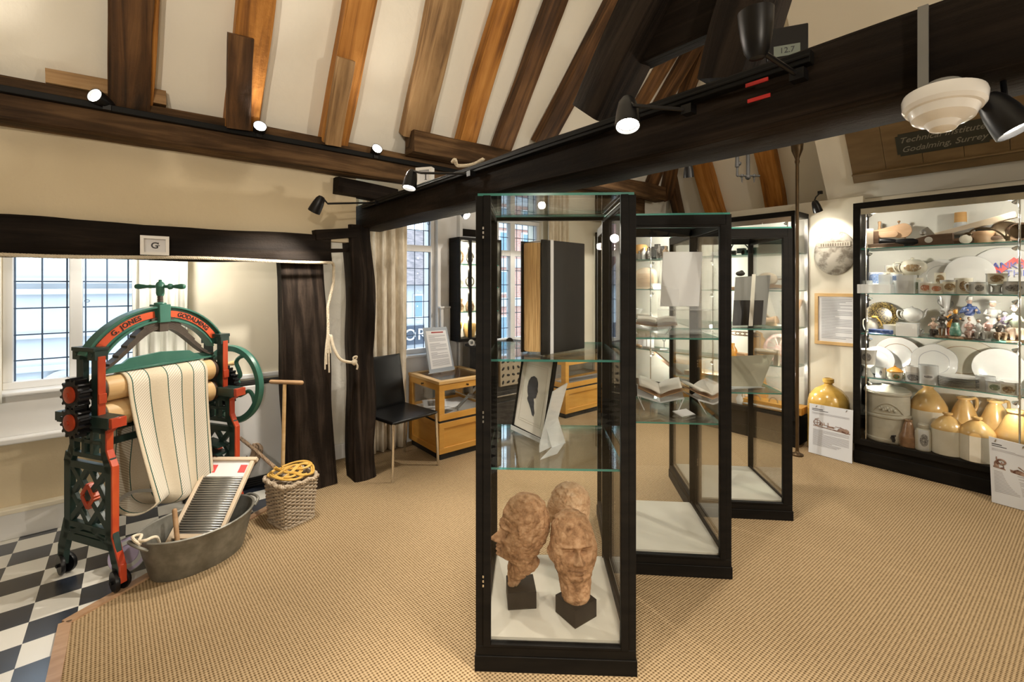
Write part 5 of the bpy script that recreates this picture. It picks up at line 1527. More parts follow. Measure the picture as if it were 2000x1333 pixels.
# ---------------------------------------------------------------- third case
U1, U2 = 1.2445, .8205
board('grey_board', 'tall grey display board with a dark lower half in the third glass case', 'board', [(1430, 637, 3.22), (1494, 634, 3.26), (1504, 538, 3.34), (1436, 542, 3.30)], P('board_grey', (.24, .235, .225), None, .7), z=U1 + .007)
board('dark_photograph', 'black photograph print leaning low on the tall grey board', 'photograph', [(1431, 636, 3.19), (1487, 634, 3.23), (1491, 587, 3.27), (1433, 587, 3.23)], P('print_black', (.012, .012, .014), None, .25), .003, z=U1 + .007)
board('paper_strip', 'long pale paper strip hanging down in front of the tall grey board', 'paper', [(1462, 636, 3.15), (1470, 636, 3.15), (1476, 536, 3.24), (1469, 536, 3.24)], 'paper_cream', .002, z=U1 + .007)
m = M(); c = W(1446, 538, 3.32); c.z += .012; m.ball(c, (.035, .03, .018), 8); m.ball(c + Vector((.02, 0, .01)), .015, 6); tag(obj('dark_cloth', m, MT['black_matt']), 'small crumpled black thing on top of the tall grey board', 'cloth')
board('pale_board', 'plain pale olive board tilted on the lower shelf of the third case', 'board', [(1428, 757, 3.16), (1486, 757, 3.20), (1511, 694, 3.36), (1426, 697, 3.32)], P('board_olive', (.40, .37, .28), None, .8))
m = M()
l0, l1 = W(1428, 757, 3.14), W(1488, 757, 3.18)
for l in (l0, l1): slab(m, [Vector((l.x, l.y, U2 + .001)), Vector((l.x, l.y, U2 + .001)) + cw(.02, 0), l + cw(.02, 0), l], .003)
slab(m, [l0 + cw(0, -.012), l1 + cw(0, -.012), l1 + cw(0, .02), l0 + cw(0, .02)], .003)
slab(m, [Vector((l0.x, l0.y, U2 + .001)), Vector((l1.x, l1.y, U2 + .001)), Vector((l1.x, l1.y, U2 + .001)) + cw(0, .16), Vector((l0.x, l0.y, U2 + .001)) + cw(0, .16)], .003)
tag(obj('acrylic_stand', m, MT['acrylic_edge']), 'clear acrylic stand under the pale olive board', 'stand')
# ================================================================= LIT CABINETS
def cabinet(name, label, L, u0, u1, va, vb, h, base, shelves, rods, end_glass=False, stile=.05, lamps=True, back='case_back', power=4.0, lamp_side=1):
    """runs along y from va (far end) down to vb; open front faces -x at u0"""
    t = thing(name, label, 'display cabinet', L)
    def mm():
        m = M(); m.T = Matrix.Translation(-Vector(L)); return m
    m = mm(); m.box(u0 + .03, vb, 0, u1, va, base - .05); m.box(u0 - .0, vb, base - .05, u1, va, base); m.box(u0 + .02, vb, 0, u0 + .03, va, .11)
    obj('plinth', m, MT['case_black'], t, bev=.003)
    m = mm(); m.box(u1 - .012, vb, base, u1, va, h - .02); obj('back_panel', m, MT['cabinet_white'], t)
    m = mm(); m.box(u0, vb, h - .05, u1, va, h); obj('top_board', m, MT['case_black'], t, bev=.003)
    m = mm(); m.box(u0 + .012, vb, h - .10, u0 + .032, va - stile, h - .05); obj('silver_rail', m, MT['steel'], t)
    m = mm()
    if not end_glass: m.box(u0, va - stile, base, u0 + .04, va, h - .05); m.box(u0 + .04, va - .018, base, u1, va, h - .05)
    else:
        m.box(u0, va - .03, base, u0 + .03, va, h - .05)
        m2 = mm(); m2.box(u0, vb, base, u0 + .03, vb + .03, h - .05); obj('end_frame', m2, MT['case_black'], t, bev=.002)
    obj('end_frame', m, MT['case_black'], t, bev=.002)
    if end_glass:
        m = mm(); m.box(u0 + .03, vb + .006, base, u1 - .03, vb + .012, h - .05); obj('end_pane', m, MT['glass'], t, smooth=False)
        m = mm(); m.box(u1 - .03, vb, base, u1 + .0, vb + .03, h - .05); obj('metal_corner', m, MT['pewter'], t)
    m = mm(); m.box(u0 + .006, vb + (.03 if end_glass else 0), base, u0 + .011, va - stile, h - .05); obj('front_pane', m, MT['glass'], t, smooth=False)
    for z in shelves:
        m = mm(); x0, y0, x1, y1, th = u0 + .03, vb + .015, u1 - .015, va - .03, .008
        m.add([(x0, y0, z - th), (x1, y0, z - th), (x1, y1, z - th), (x0, y1, z - th), (x0, y0, z), (x1, y0, z), (x1, y1, z), (x0, y1, z)], [(0, 3, 2, 1), (4, 5, 6, 7), (0, 1, 5, 4), (1, 2, 6, 5), (2, 3, 7, 6), (3, 0, 4, 7)], [0, 0, 1, 1, 1, 1])
        obj('shelf', m, [MT['shelf_glass'], MT['glass_edge']], t, smooth=False)
    levels = sorted(shelves) + [h - .06]
    for (v, sgn) in rods:
        m = mm(); m.cyl((u0 + .026, v, base), (u0 + .026, v, h - .05), .006, n=10)
        for z in shelves: m.cyl((u0 + .026, v, z - .016), (u0 + .026, v, z + .012), .010, n=10); m.cyl((u0 + .026, v - .03, z + .006), (u0 + .026, v + .03, z + .006), .003, n=6)
        r = obj('steel_rod', m, MT['chrome'], t)
        if lamps:
            for z in levels:
                m = mm(); d = Vector((.5, .55 * sgn, -.65)).normalized(); c = Vector((u0 + .05, v + .022 * sgn, z - .05))
                R = d.to_track_quat('Z', 'Y').to_matrix()
                m.lathe([(.004, -.022), (.008, -.014), (.017, .008), (.0155, .008), (.006, -.008), (0, -.008)], 14, c=c, R=R, mi=0)
                m.lathe([(0, .003), (.013, .004), (0, .006)], 12, c=c, R=R, mi=1)
                obj('capsule_lamp', m, [MT['steel'], MT['bulb_small']], r)
                add_light('POINT', c + d * .03, power, (1, .93, .80), .015)
    return t
MT['cabinet_white'] = P('cabinet_white', (.80, .78, .70), None, .7)
RB, RS = .217, [.746, 1.119, 1.462, 1.844]
cabinet('display_cabinet', 'wide lit cabinet of ceramics along the right hand wall', (4.79, .2, 0), 4.79, 5.215, 1.20, -1.1, 2.233, RB, RS, [(1.115, -1), (.235, 1), (-.8, 1)], power=2.9)
FB, FS = .30, [.745, 1.115, 1.475, 1.84]
cabinet('display_cabinet', 'lit cabinet in the far corner, its glass end beside the bronze pole', (4.78, 2.8, 0), 4.78, 5.148, 4.06, 1.65, 2.23, FB, FS, [(1.72, 1), (2.45, 1), (3.22, -1)], end_glass=True, power=4.2)

DU = .235
def at(px, u, z, du=None):
    p, Y = PU(px, u + (DU if du is None else du)); return Vector((p.x, p.y, z + .0013)), Y / FPX
TOCAM = cw(-.5, -.85)
def pot(m, prof, c, n=28, front=None, arc=.9, zr=(.25, .8), mi=0, mot=1):
    """lathe whose faces towards `front` within the height band carry the printed motif"""
    c = Vector(c); zs = [z for r, z in prof]; H = max(zs)
    vs, fs, ms, uvs = [], [], [], []
    fa = math.atan2(front.y, front.x) if front is not None else 0
    zm, zh = (zr[0] + zr[1]) / 2, (zr[1] - zr[0]) / 2
    for (r, z) in prof:
        for k in range(n):
            a = 2 * PI * k / n; vs.append(c + Vector((r * math.cos(a), r * math.sin(a), z)))
            uvs.append((((a - fa + PI) % (2 * PI) - PI) / arc, (z / H - zm) / zh))
    mx = max(range(len(prof)), key=lambda i: prof[i][1])
    for i in range(len(prof) - 1):
        for k in range(n):
            q = (k + 1) % n; fs.append((i * n + k, i * n + q, (i + 1) * n + q, (i + 1) * n + k))
            a = 2 * PI * (k + .5) / n; da = (a - fa + PI) % (2 * PI) - PI; zc = (prof[i][1] + prof[i + 1][1]) / 2 / H
            ms.append(mot if (front is not None and i < mx and abs(da) < arc * 1.15 and zr[0] - .08 < zc < zr[1] + .08) else (mi[i] if isinstance(mi, list) else mi))
    if prof[0][0] > 1e-6: fs.append(tuple(range(n - 1, -1, -1))); ms.append(ms[0])
    if prof[-1][0] > 1e-6: fs.append(tuple((len(prof) - 1) * n + k for k in range(n))); ms.append(ms[-2])
    m.add(vs, fs, ms, uvs)
def cup_prof(r, h, tp=1.0, foot=0.0, th=.004):
    rb = r / tp
    out = [(0, .002), (rb * .92, 0)] + [(rb + (r - rb) * i / 16, h * i / 16) for i in range(17)]
    return out + [(r - th, h), (r - th, h - .002), (rb - th, th + .004), (0, th + .004)]
def ear(m, c, r, h, d, mi=0, z0=.25, z1=.8, th=.0045, out=.5):
    d = Vector(d).normalized(); p = Vector(c)
    pts = [p + d * (r - .003) + Vector((0, 0, h * z1)), p + d * (r + r * out) + Vector((0, 0, h * (z1 + .02))), p + d * (r + r * out * 1.15) + Vector((0, 0, h * (z0 + z1) / 2)), p + d * (r + r * out * .6) + Vector((0, 0, h * z0)), p + d * (r - .004) + Vector((0, 0, h * (z0 - .05)))]
    m.tube(catmull(pts, 5), th, 7, mi=mi)
def cup(label, px, u, z, wpx, hpx, base='china', mot='motif_brown', tp=1.0, handle=None, arc=.75, zr=(.2, .8), group=None, name='mug', cat='mug'):
    c, s = at(px, u, z); r, h = wpx * s / 2, hpx * s
    m = M(); pot(m, cup_prof(r, h, tp), (0, 0, 0), 44, (cw(-c.dot(cw(1, 0)), -c.dot(cw(0, 1)))), arc, zr)
    if handle is not None: ear(m, (0, 0, 0), r / (1 + (tp - 1) * .5), h, cw(handle, .2))
    return tag(obj(name, m, [MT[base], MT[mot or base]], None, c), label, cat, group)
PN = Vector((-1, 0, .22)).normalized()
def plate(label, px, u, z, rpx, base='china', line='gold_line', rx=1.0, nrm=PN, mot=None, name='plate', wavy=0, lines=True):
    c, s = at(px, u, z); r = rpx * s
    up = Vector((0, 0, 1)) - nrm * nrm.z; up.normalize(); side = up.cross(nrm)
    R = Matrix((side, up, nrm)).transposed()
    ctr = c + Vector((0, 0, r * up.z + .004)) ; ctr.x += .0
    m = M()
    prof = [(0, -.004), (r * .60, -.004), (r * .98, .010), (r, .014), (r * .985, .016)] + ([(r * .955, .0145), (r * .66, .006), (r * .635, .003)] if lines else [(r * .66, .006)]) + [(r * .60, 0), (r * .24, 0), (0, 0)]
    mi = [0, 0, 0, 1 if lines else 0] + ([0, 0, 1, 0] if lines else [0]) + [0, 2 if mot else 0]
    n = 48
    vs, fs, ms = [], [], []
    for (q, zz_) in prof:
        for k in range(n):
            a = 2 * PI * k / n; w = 1 + wavy * abs(math.sin(a * 3)) * (q / r)
            vs.append(R @ Vector((q * rx * w * math.cos(a), q * w * math.sin(a), zz_)))
    for i in range(len(prof) - 1):
        for k in range(n):
            w = (k + 1) % n; fs.append((i * n + k, i * n + w, (i + 1) * n + w, (i + 1) * n + k)); ms.append(mi[i] if i < len(mi) else 0)
    m.add(vs, fs, ms)
    o = obj(name, m, [MT[base], MT[line], MT[mot or base]], None, ctr)
    return tag(o, label, 'plate'), ctr, R, r
def block(label, px0, px1, u, d, z, h, mat='acrylic_edge'):
    a, _ = at(px0, u, z); b, _ = at(px1, u, z)
    m = M(); m.box(u - d / 2, b.y, z, u + d / 2, a.y, z + h); return tag(obj('display_block', m, MT[mat], smooth=False, bev=.002), label, 'display block')

# ---- second shelf down: commemorative china
z = RS[2]
cup('tapered grey beaker with a small dark figure, front row of the second shelf', 1760, 4.66, z, 25, 25, 'china_grey', 'motif_grey', 1.3, arc=.5, name='beaker', cat='beaker')
cup('cream mug with a dark green crest in the front row of the second shelf', 1788, 4.70, z, 24, 30, 'china_cream', 'motif_green', arc=.6)
cup('small cup with pink and brown flowers beside the green crested mug', 1807, 4.65, z, 21, 23, 'china', 'motif_red', arc=.8)
cup('squat cream cup with a rust coloured emblem, second shelf', 1829, 4.65, z, 25, 20, 'china_cream', 'motif_red', arc=.7)
cup('pale tapered beaker with a brown portrait group beside the rust emblem cup', 1855, 4.66, z, 29, 27, 'china_grey', 'motif_brown', 1.15, arc=.7, name='beaker', cat='beaker')
cup('tall cream mug with a crowned brown oval, left of the black portrait mug', 1882, 4.67, z, 27, 31, 'china_cream', 'motif_brown', arc=.55, zr=(.15, .85))
cup('white mug with a black and white portrait of a head', 1913, 4.65, z, 30, 24, 'china_grey', 'motif_black', handle=-1, arc=.5)
cup('grey printed mug at the steel rod, right end of the second shelf', 1980, 4.65, z, 32, 26, 'china_grey', 'motif_grey', handle=1, arc=.9)
cup('small brown printed mug standing behind the rust emblem cup', 1836, 4.80, z + .0, 17, 40, 'china_cream', 'motif_brown', arc=.9, zr=(.4, .95))
cup('tiny grey cup at the far left front of the second shelf', 1693, 4.66, z, 18, 24, 'china_grey', 'motif_grey', arc=.4)
block('low white block under the blue and brown mugs, left of the second shelf', 1694, 1757, 4.78, .14, z, .075)
cup('blue printed square looking mug on the low white block', 1714, 4.76, z + .075, 30, 23, 'china', 'motif_blue', arc=1.3, zr=(.02, .98))
cup('gold brown arched mug between the two blue mugs on the low block', 1733, 4.75, z + .075, 17, 23, 'china_cream', 'motif_brown', arc=1.0, zr=(.1, .95))
cup('blue grey flowered mug with a handle at the right of the low block', 1750, 4.76, z + .075, 22, 22, 'china_cream', 'motif_blue', handle=1, arc=.8)
cup('flowered cup at the back of the second shelf, left of the cream teapot', 1742, 4.90, z + .16, 22, 18, 'china', 'motif_brown', arc=.8)
block('small clear block under the flowered cup at the back of the second shelf', 1732, 1754, 4.90, .08, z, .16)
block('tall white block under the cream teapot with brown flowers', 1767, 1800, 4.86, .12, z, .15)
def teapot(label, px, u, z, wpx, hpx, mats, spout=1, arc=.7):
    c, s = at(px, u, z); r, h = wpx * s / 2, hpx * s
    t = thing('teapot', label, 'teapot', c)
    fr = cw(-c.dot(cw(1, 0)), -c.dot(cw(0, 1)))
    m = M(); pot(m, [(0, 0), (r * .55, 0), (r * .6, .006), (r * .9, h * .3), (r, h * .55), (r * .9, h * .82), (r * .62, h), (r * .5, h * .99)], (0, 0, 0), 30, fr, arc, (.2, .8)); obj('body', m, mats, t)
    m = M(); m.lathe([(r * .6, h * .99), (r * .5, h * 1.06), (r * .12, h * 1.12), (r * .1, h * 1.16), (r * .14, h * 1.2), (0, h * 1.25)], 24); obj('lid', m, mats[0], t)
    d = cw(spout, -.1).normalized()
    m = M(); m.tube(catmull([d * r * .85 + Vector((0, 0, h * .3)), d * r * 1.2 + Vector((0, 0, h * .45)), d * r * 1.35 + Vector((0, 0, h * .8)), d * r * 1.6 + Vector((0, 0, h * .98))], 5), .01, 10, radii=[.016 - .010 * i / 15 for i in range(16)]); obj('spout', m, mats[0], t)
    m = M(); ear(m, (0, 0, 0), r * .9, h, -d, 0, .2, .85, .006, .55); obj('handle', m, mats[0], t)
    return t
teapot('cream teapot with a brown flower spray on the tall white block', 1782, 4.86, z + .15, 46, 28, [MT['china_cream'], MT['motif_brown']])
plate('grey rimmed plate with a pink flower group, back of the second shelf', 1838, 4.92, z, 33, mot='motif_red', line='china_grey')
plate('plain white plate behind the crowned oval mug', 1893, 4.90, z, 37, lines=False)
pl, ctr, R, r = plate('white plate with red zigzag and blue capital letters', 1957, 4.93, z, 46, lines=False)
m = M()
for (a, b) in (((-.72, .42), (-.10, -.06)), ((-.10, -.06), (.42, .46)), ((.42, .46), (.85, -.05))):
    p, q = Vector((a[0] * r, a[1] * r, .0175)), Vector((b[0] * r, b[1] * r, .0175))
    m.beam(R @ p, R @ q, .22 * r, .0012, R @ Vector((0, 0, 1)))
ch_ = obj('red_zigzag', m, P('poster_red', (.80, .10, .09), None, .4), pl)
m = M()
for txt, yy in (('THANKS', .18), ('TO THE', -.16)):
    vs, fs = text_mesh(txt, .36 * r, .0008); m.add([R @ Vector((x + (-.08 if yy > 0 else .12) * r, y + yy * r, .0195 + zz_)) for x, y, zz_ in vs], fs)
obj('blue_letters', m, P('letter_blue', (.07, .10, .45), None, .4), pl, smooth=False)
c, s = at(1947, 4.66, z)
m = M(); r, h = 16 * s, 41 * s
pot(m, [(0, 0), (r * .8, 0), (r * .78, h * .03), (r * .4, h * .12), (r * .36, h * .3), (r * .5, h * .42), (r * .92, h * .5), (r * .95, h * .56), (r * .95, h * .72), (r * .95, h * .92), (r * 1.02, h), (r * .95, h), (r * .88, h * .6), (0, h * .55)], (0, 0, 0), 28, cw(-.7, -.7), .8, (.55, .95))
tag(obj('goblet', m, [MT['china_grey'], MT['motif_brown']], None, c), 'stemmed china goblet in front of the red and blue lettered plate', 'goblet')

# ---- third shelf: teapot, lustre ware and figures
z = RS[1]
c, s = at(1720, 4.66, z); m = M(); oval(m, [(.078, .05, 0, 0), (.084, .055, .006, 0), (.084, .055, .032, 0), (.078, .05, .034, 0)], 32); tag(obj('blue_dish', m, MT['blue'], None, c, (0, 0, PI / 2)), 'shallow blue oval dish at the left front of the third shelf', 'dish')
pl = plate('dark brown speckled plate standing behind the blue dish', 1722, 4.88, z + .015, 27, 'speckle', 'speckle', lines=False)[0]
c, s = at(1704, 4.74, z); m = M(); pot(m, [(0, 0), (.035, 0), (.045, .03), (.04, .075), (.028, .105), (.034, .125), (.03, .125), (.02, .1), (0, .02)], (0, 0, 0), 24); ear(m, (0, 0, 0), .04, .12, cw(-1, 0), 0, .15, .9, .005, .9)
tag(obj('cream_jug', m, MT['china_cream'], None, c), 'cream jug with a big loop handle at the left end of the third shelf', 'jug')
cup('wide cream lidless dish between the speckled plate and the white teapot', 1747, 4.74, z, 36, 17, 'china_cream', None, 1.1, name='dish', cat='dish')
c, s = at(1714, 4.70, z); m = M(); m.tube(catmull([(0, .02, .10), (0, 0, .09), (0, -.02, .06), (0, -.03, .03)], 5), .014, 8, flat=.4); m.ball((0, .02, .1), (.015, .025, .012), 8); tag(obj('gilt_scroll', m, MT['stone_ochre'], None, c + Vector((0, 0, .034))), 'gold coloured scroll ornament lying over the blue dish', 'ornament')
block('low clear block under the plain white teapot', 1766, 1806, 4.84, .12, z, .105)
teapot('plain white teapot on the low clear block, third shelf', 1781, 4.84, z + .105, 36, 24, [MT['china'], MT['china']])
def saucer_cup(label, px, u, z, w):
    c, s = at(px, u, z); r = w * s / 2
    t = thing('cup_and_saucer', label, 'cup and saucer', c)
    m = M(); m.lathe([(0, 0), (r * .6, 0), (r * 1.3, .012), (r * 1.32, .014), (r * .6, .005), (0, .005)], 30); obj('saucer', m, MT['china_cream'], t)
    m = M(); pot(m, [(0, .006), (r * .4, .006), (r * .45, .012), (r * .8, .03), (r, .055), (r * .96, .055), (r * .75, .03), (0, .012)], (0, 0, 0), 26); ear(m, (0, 0, 0), r * .85, .055, cw(1, 0), 0, .35, .9, .004, .6); obj('cup', m, MT['china_grey'], t)
saucer_cup('small cup in its saucer nearest the front of the third shelf', 1785, 4.65, z, 26)
saucer_cup('second cup and saucer behind, directly under the white teapot', 1777, 4.76, z, 24)

def figurine(label, px, u, z, hpx, cols, kind='stand', seed=0, lean=0, hat=None):
    """a small pottery figure; cols: skirt/legs, coat, head, accent, base"""
    c, s = at(px, u, z); h = hpx * s; r = random.Random(seed)
    mats = [MT[k] for k in cols]; m = M()
    face = cw(-.45 + r.uniform(-.3, .3), -.9).normalized(); sd = Vector((-face.y, face.x, 0))
    m.lathe([(0, 0), (h * .20, 0), (h * .21, h * .03), (h * .17, h * .07), (0, h * .08)], 18, mi=4, sx=1.15)
    if kind == 'stand':
        m.lathe([(h * .06, h * .06), (h * .13, h * .10), (h * .15, h * .2), (h * .12, h * .36), (h * .075, h * .5), (h * .06, h * .53)], 18, mi=0)
        top = .52
    elif kind == 'legs':
        for q in (-1, 1): m.tube([sd * h * .05 * q + Vector((0, 0, h * .06)), sd * h * .055 * q + face * h * .02 * q + Vector((0, 0, h * .28)), sd * h * .04 * q + Vector((0, 0, h * .46))], .05 * h, 9, radii=[h * .032, h * .042, h * .055])
        m.lathe([(h * .06, h * .36), (h * .12, h * .34), (h * .10, h * .42), (h * .07, h * .52)], 16, mi=1)
        top = .5
    else:   # seated or crouching
        m.ball((0, 0, h * .22), (h * .17, h * .16, h * .15), 9, mi=0)
        for q in (-1, 1): m.tube([sd * h * .08 * q + Vector((0, 0, h * .3)), sd * h * .11 * q + face * h * .22 + Vector((0, 0, h * .32)), sd * h * .10 * q + face * h * .2 + Vector((0, 0, h * .07))], .05 * h, 8, radii=[h * .075, h * .06, h * .045], mi=0)
        top = .36
    T = Vector((lean * h, 0, 0)); zt = h * top
    hh = (h - zt); nk = zt + hh * .52
    m.lathe([(h * .06, 0), (h * .09, hh * .12), (h * .115, hh * .34), (h * .10, hh * .46), (h * .04, hh * .53), (h * .035, hh * .6)], 16, c=T * .4 + Vector((0, 0, zt)), sx=1.0, mi=1)
    hd = T * .7 + face * h * .01 + Vector((0, 0, zt + hh * .76))
    m.ball(hd, (h * .062, h * .062, h * .08), 9, mi=2)
    m.ball(hd + face * h * .062, (h * .012, h * .012, h * .014), 5, mi=2)
    m.ball(hd - face * h * .018 + Vector((0, 0, h * .028)), (h * .068, h * .068, h * .07), 8, mi=3)
    if hat == 'brim': m.lathe([(0, h * .09), (h * .06, h * .085), (h * .065, h * .05), (h * .13, h * .045), (h * .13, h * .038), (0, h * .036)], 18, c=hd, mi=3)
    elif hat: m.lathe([(h * .07, h * .03), (h * .06, h * .1), (0, h * .12)], 14, c=hd, mi=3)
    for q in (-1, 1):
        a = Vector((0, 0, zt + hh * .42)) + sd * h * .10 * q + T * .5
        e = a + sd * h * .07 * q + face * h * .05 - Vector((0, 0, h * .12)); w = e + face * h * .11 - sd * h * r.uniform(.02, .1) * q + Vector((0, 0, h * r.uniform(-.03, .10)))
        m.tube([a, e, w], h * .03, 7, radii=[h * .04, h * .034, h * .024], mi=1); m.ball(w, h * .028, 6, mi=2)
    q2 = []
    for (x, y, zz2) in m.v:
        p = Vector((x, y, zz2)); n1 = p * (9 / h) + Vector((seed * 3.3, 0, 0)); a2 = .030 * h * min(1, zz2 / (.1 * h))
        q2.append(tuple(p + Vector((noise.noise(n1), noise.noise(n1 + Vector((5, 0, 0))), noise.noise(n1 + Vector((0, 7, 0))) * .6)) * a2))
    m.v = q2
    return tag(obj('figurine', m, mats, None, c), label, 'figurine', 'pottery figures on the third shelf'), c, h
FG = figurine
FG('crouching pottery figure in a dark skirt, leftmost on the third shelf', 1823, 4.72, z, 40, ('dark_china', 'skin_china', 'skin_china', 'dark_china', 'dark_china'), 'sit', 1, -.05)
FG('dark green standing pottery figure with a grey face, third shelf', 1840, 4.66, z, 55, ('brown_china', 'dark_china', 'china_grey', 'pewter', 'brown_china'), 'legs', 2)
FG('pottery child in a green pleated skirt below the orange mouthed vase', 1866, 4.65, z, 60, ('green_china', 'dark_china', 'orange', 'brown_china', 'brown_china'), 'stand', 3)
FG('red and cream standing figure behind the green skirted child', 1856, 4.76, z, 55, ('red_china', 'orange', 'skin_china', 'brown_china', 'pink_china'), 'legs', 4)
FG('tall pottery lady in a blue bodice, back of the third shelf', 1893, 4.86, z, 80, ('china', 'blue', 'skin_china', 'china', 'china'), 'stand', 5, 0, 'cap')
FG('pink seated pottery group figure in front of the blue lady', 1893, 4.68, z, 46, ('pink_china', 'pink_china', 'skin_china', 'brown_china', 'brown_china'), 'sit', 6, -.06)
FG('grey green seated pottery figure beside the pink group', 1911, 4.66, z, 44, ('pewter', 'china_grey', 'skin_china', 'dark_china', 'dark_china'), 'sit', 7, .06)
FG('tall white pottery figure with a brimmed hat, back of the third shelf', 1938, 4.86, z, 76, ('china', 'china', 'skin_china', 'china', 'china'), 'stand', 8, 0, 'brim')
FG('white floral figure between the brimmed hat and the brown seated pair', 1929, 4.72, z, 48, ('china', 'pink_china', 'china', 'china', 'china'), 'sit', 9)
FG('dark brown seated pottery figure near the right end of the third shelf', 1950, 4.66, z, 50, ('brown_china', 'dark_china', 'brown_china', 'dark_china', 'green_china'), 'sit', 10)
FG('pale green clad figure leaning on a stick beside the steel rod', 1981, 4.72, z, 76, ('skin_china', 'pale_green', 'skin_china', 'dark_china', 'brown_china'), 'sit', 11, -.05, 'cap')
FG('small white and blue figure behind the brown seated one', 1963, 4.80, z, 58, ('china', 'lavender', 'china', 'dark_china', 'china'), 'stand', 12)
c, s = at(1851, 4.86, z); h = 78 * s
m = M(); m.lathe([(0, 0), (.035, 0), (.03, .02), (.018, .05), (.02, h * .5), (.026, h * .7), (.038, h * .9), (.044, h), (.040, h), (.03, h * .9), (0, h * .85)], 24, mi=[0] * 7 + [0, 1, 1], R=Euler((0, 0, 0)).to_matrix())
for q in (-1, 1): m.tube(catmull([cw(q * .02, -.01) + Vector((0, 0, h * .7)), cw(q * .06, -.01) + Vector((0, 0, h * .82)), cw(q * .055, -.01) + Vector((0, 0, h * .9))], 5), .006, 6, mi=2)
tag(obj('spill_vase', m, [MT['china'], MT['orange'], MT['pewter']], None, c, (-.10, .22, 0)), 'white vase with an orange mouth rising behind the figures', 'vase')

# ---- fourth shelf: plates and cups
z = RS[0]
plate('white dinner plate with thin dark rings, left back of the fourth shelf', 1752, 4.90, z, 37)
plate('pale plain plate in front of the ringed dinner plate', 1714, 4.82, z, 27, lines=False)
plate('white plate with a wavy scalloped border and central medallion', 1824, 4.87, z, 34, wavy=.06, mot='motif_none' if False else None, line='ink_grey')
plate('large oval meat dish with a thin brown line, tallest on the fourth shelf', 1880, 4.93, z + .01, 41, 'china_cream', rx=1.28)
plate('plain white plate shining under the lamp at the steel rod', 1951, 4.87, z, 38, lines=False)
c, s = at(1693, 4.66, z); m = M(); r, h = 15 * s, 52 * s
pot(m, [(0, 0), (r * .75, 0), (r * .7, h * .05), (r * .4, h * .2), (r * .4, h * .3), (r * .9, h * .45), (r * .95, h * .6), (r * .98, h * .8), (r * 1.08, h), (r, h), (r * .88, h * .55), (0, h * .5)], (0, 0, 0), 26, cw(-.6, -.75), .6, (.55, .9)); tag(obj('goblet', m, [MT['china'], MT['motif_black']], None, c), 'white goblet with dark lettering at the left end of the fourth shelf', 'goblet')
c, s = at(1709, 4.90, z); m = M(); m.box(-.03, -.04, 0, .03, .04, .16); tag(obj('blue_box', m, MT['navy'], None, c, bev=.003), 'dark blue box behind the white goblet', 'box')
cup('small plain grey cup between the goblet and the orange lidded pot', 1720, 4.68, z, 17, 19, 'china_grey', 'motif_grey', arc=.3)
c, s = at(1748, 4.66, z); t = thing('honey_pot', 'small painted pot with an orange conical lid', 'pot', c)
m = M(); pot(m, [(0, 0), (.040, 0), (.050, .01), (.053, .03), (.050, .06), (.045, .066), (.04, .066), (0, .02)], (0, 0, 0), 26, cw(-.5, -.85), .5, (.1, .8)); ear(m, (0, 0, 0), .05, .06, cw(1, 0)); obj('body', m, [MT['china_cream'], MT['motif_orange'] if 'motif_orange' in MT else motif('motif_orange', (.6, .55, .4), [(.6, .2, .03), (.25, .16, .05), (.1, .2, .1)], 40, .45)], t)
m = M(); m.lathe([(.054, .064), (.056, .07), (.03, .092), (.008, .104), (.009, .11), (0, .114)], 24); obj('lid', m, MT['orange'], t)
cup('white mug with a small grey landscape band, centre of the fourth shelf', 1783, 4.66, z, 23, 30, 'china', 'motif_grey', arc=1.0, zr=(.05, .55))
cup('tall grey mug with a handle and a dark line of lettering', 1813, 4.65, z, 30, 36, 'china_grey', 'motif_grey', handle=1, arc=.5, zr=(.35, .5))
c, s = at(1872, 4.70, z)
for k in range(6):
    m = M(); m.lathe([(0, 0), (.07, 0), (.125, .012), (.127, .015), (.08, .005), (0, .005)], 36, mi=[0, 0, 1, 0, 0])
    tag(obj('stacked_plate', m, [MT['china'], MT['line_dark']], None, c + Vector((0, 0, .0125 * k))), ('bottom plate of the stack of dark rimmed plates on the fourth shelf', 'second plate from the bottom of the dark rimmed stack', 'third plate from the bottom of the dark rimmed stack', 'third plate from the top of the dark rimmed stack', 'second plate from the top of the dark rimmed stack', 'top plate of the stack of dark rimmed plates')[k], 'plate', 'stack of dark rimmed plates')
cup('straight grey cup to the right of the stacked plates', 1925, 4.70, z, 28, 27, 'china_grey', 'china_grey')
cup('small mug printed with a dark tree and a road', 1943, 4.64, z, 26, 22, 'china_grey', 'motif_green', arc=.7)
cup('round cup printed with a ruined spire, beside the steel rod', 1970, 4.65, z, 34, 24, 'china', 'motif_brown', arc=.6, zr=(.1, .75))

# ---- floor of the cabinet: stoneware
z = RB
c, s = at(1733, 4.74, z); r, h = 37 * s, .455
t = thing('water_filter', 'large cream stoneware water filter with a lid and a dark tap', 'water filter', c)
m = M(); m.lathe([(0, 0), (r * .93, 0), (r * .98, .012), (r * .98, .03), (r * .92, .036), (r * .93, h * .2), (r * .93, h * .44), (r * .99, h * .455), (r * 1.0, h * .485), (r * .93, h * .5), (r * .94, h * .7), (r * .93, h * .85), (r * .99, h * .87), (r * 1.0, h * .895), (r * .96, h * .91), (0, h * .9)], 44); bd_ = obj('body', m, MT['stone_grey'], t)
m = M(); fr = cw(-c.dot(cw(1, 0)), -c.dot(cw(0, 1))).normalized(); fa = math.atan2(fr.y, fr.x)
def onpot(da, zz_, off=.004): return Vector(((r * .935 + off) * math.cos(fa + da), (r * .935 + off) * math.sin(fa + da), zz_))
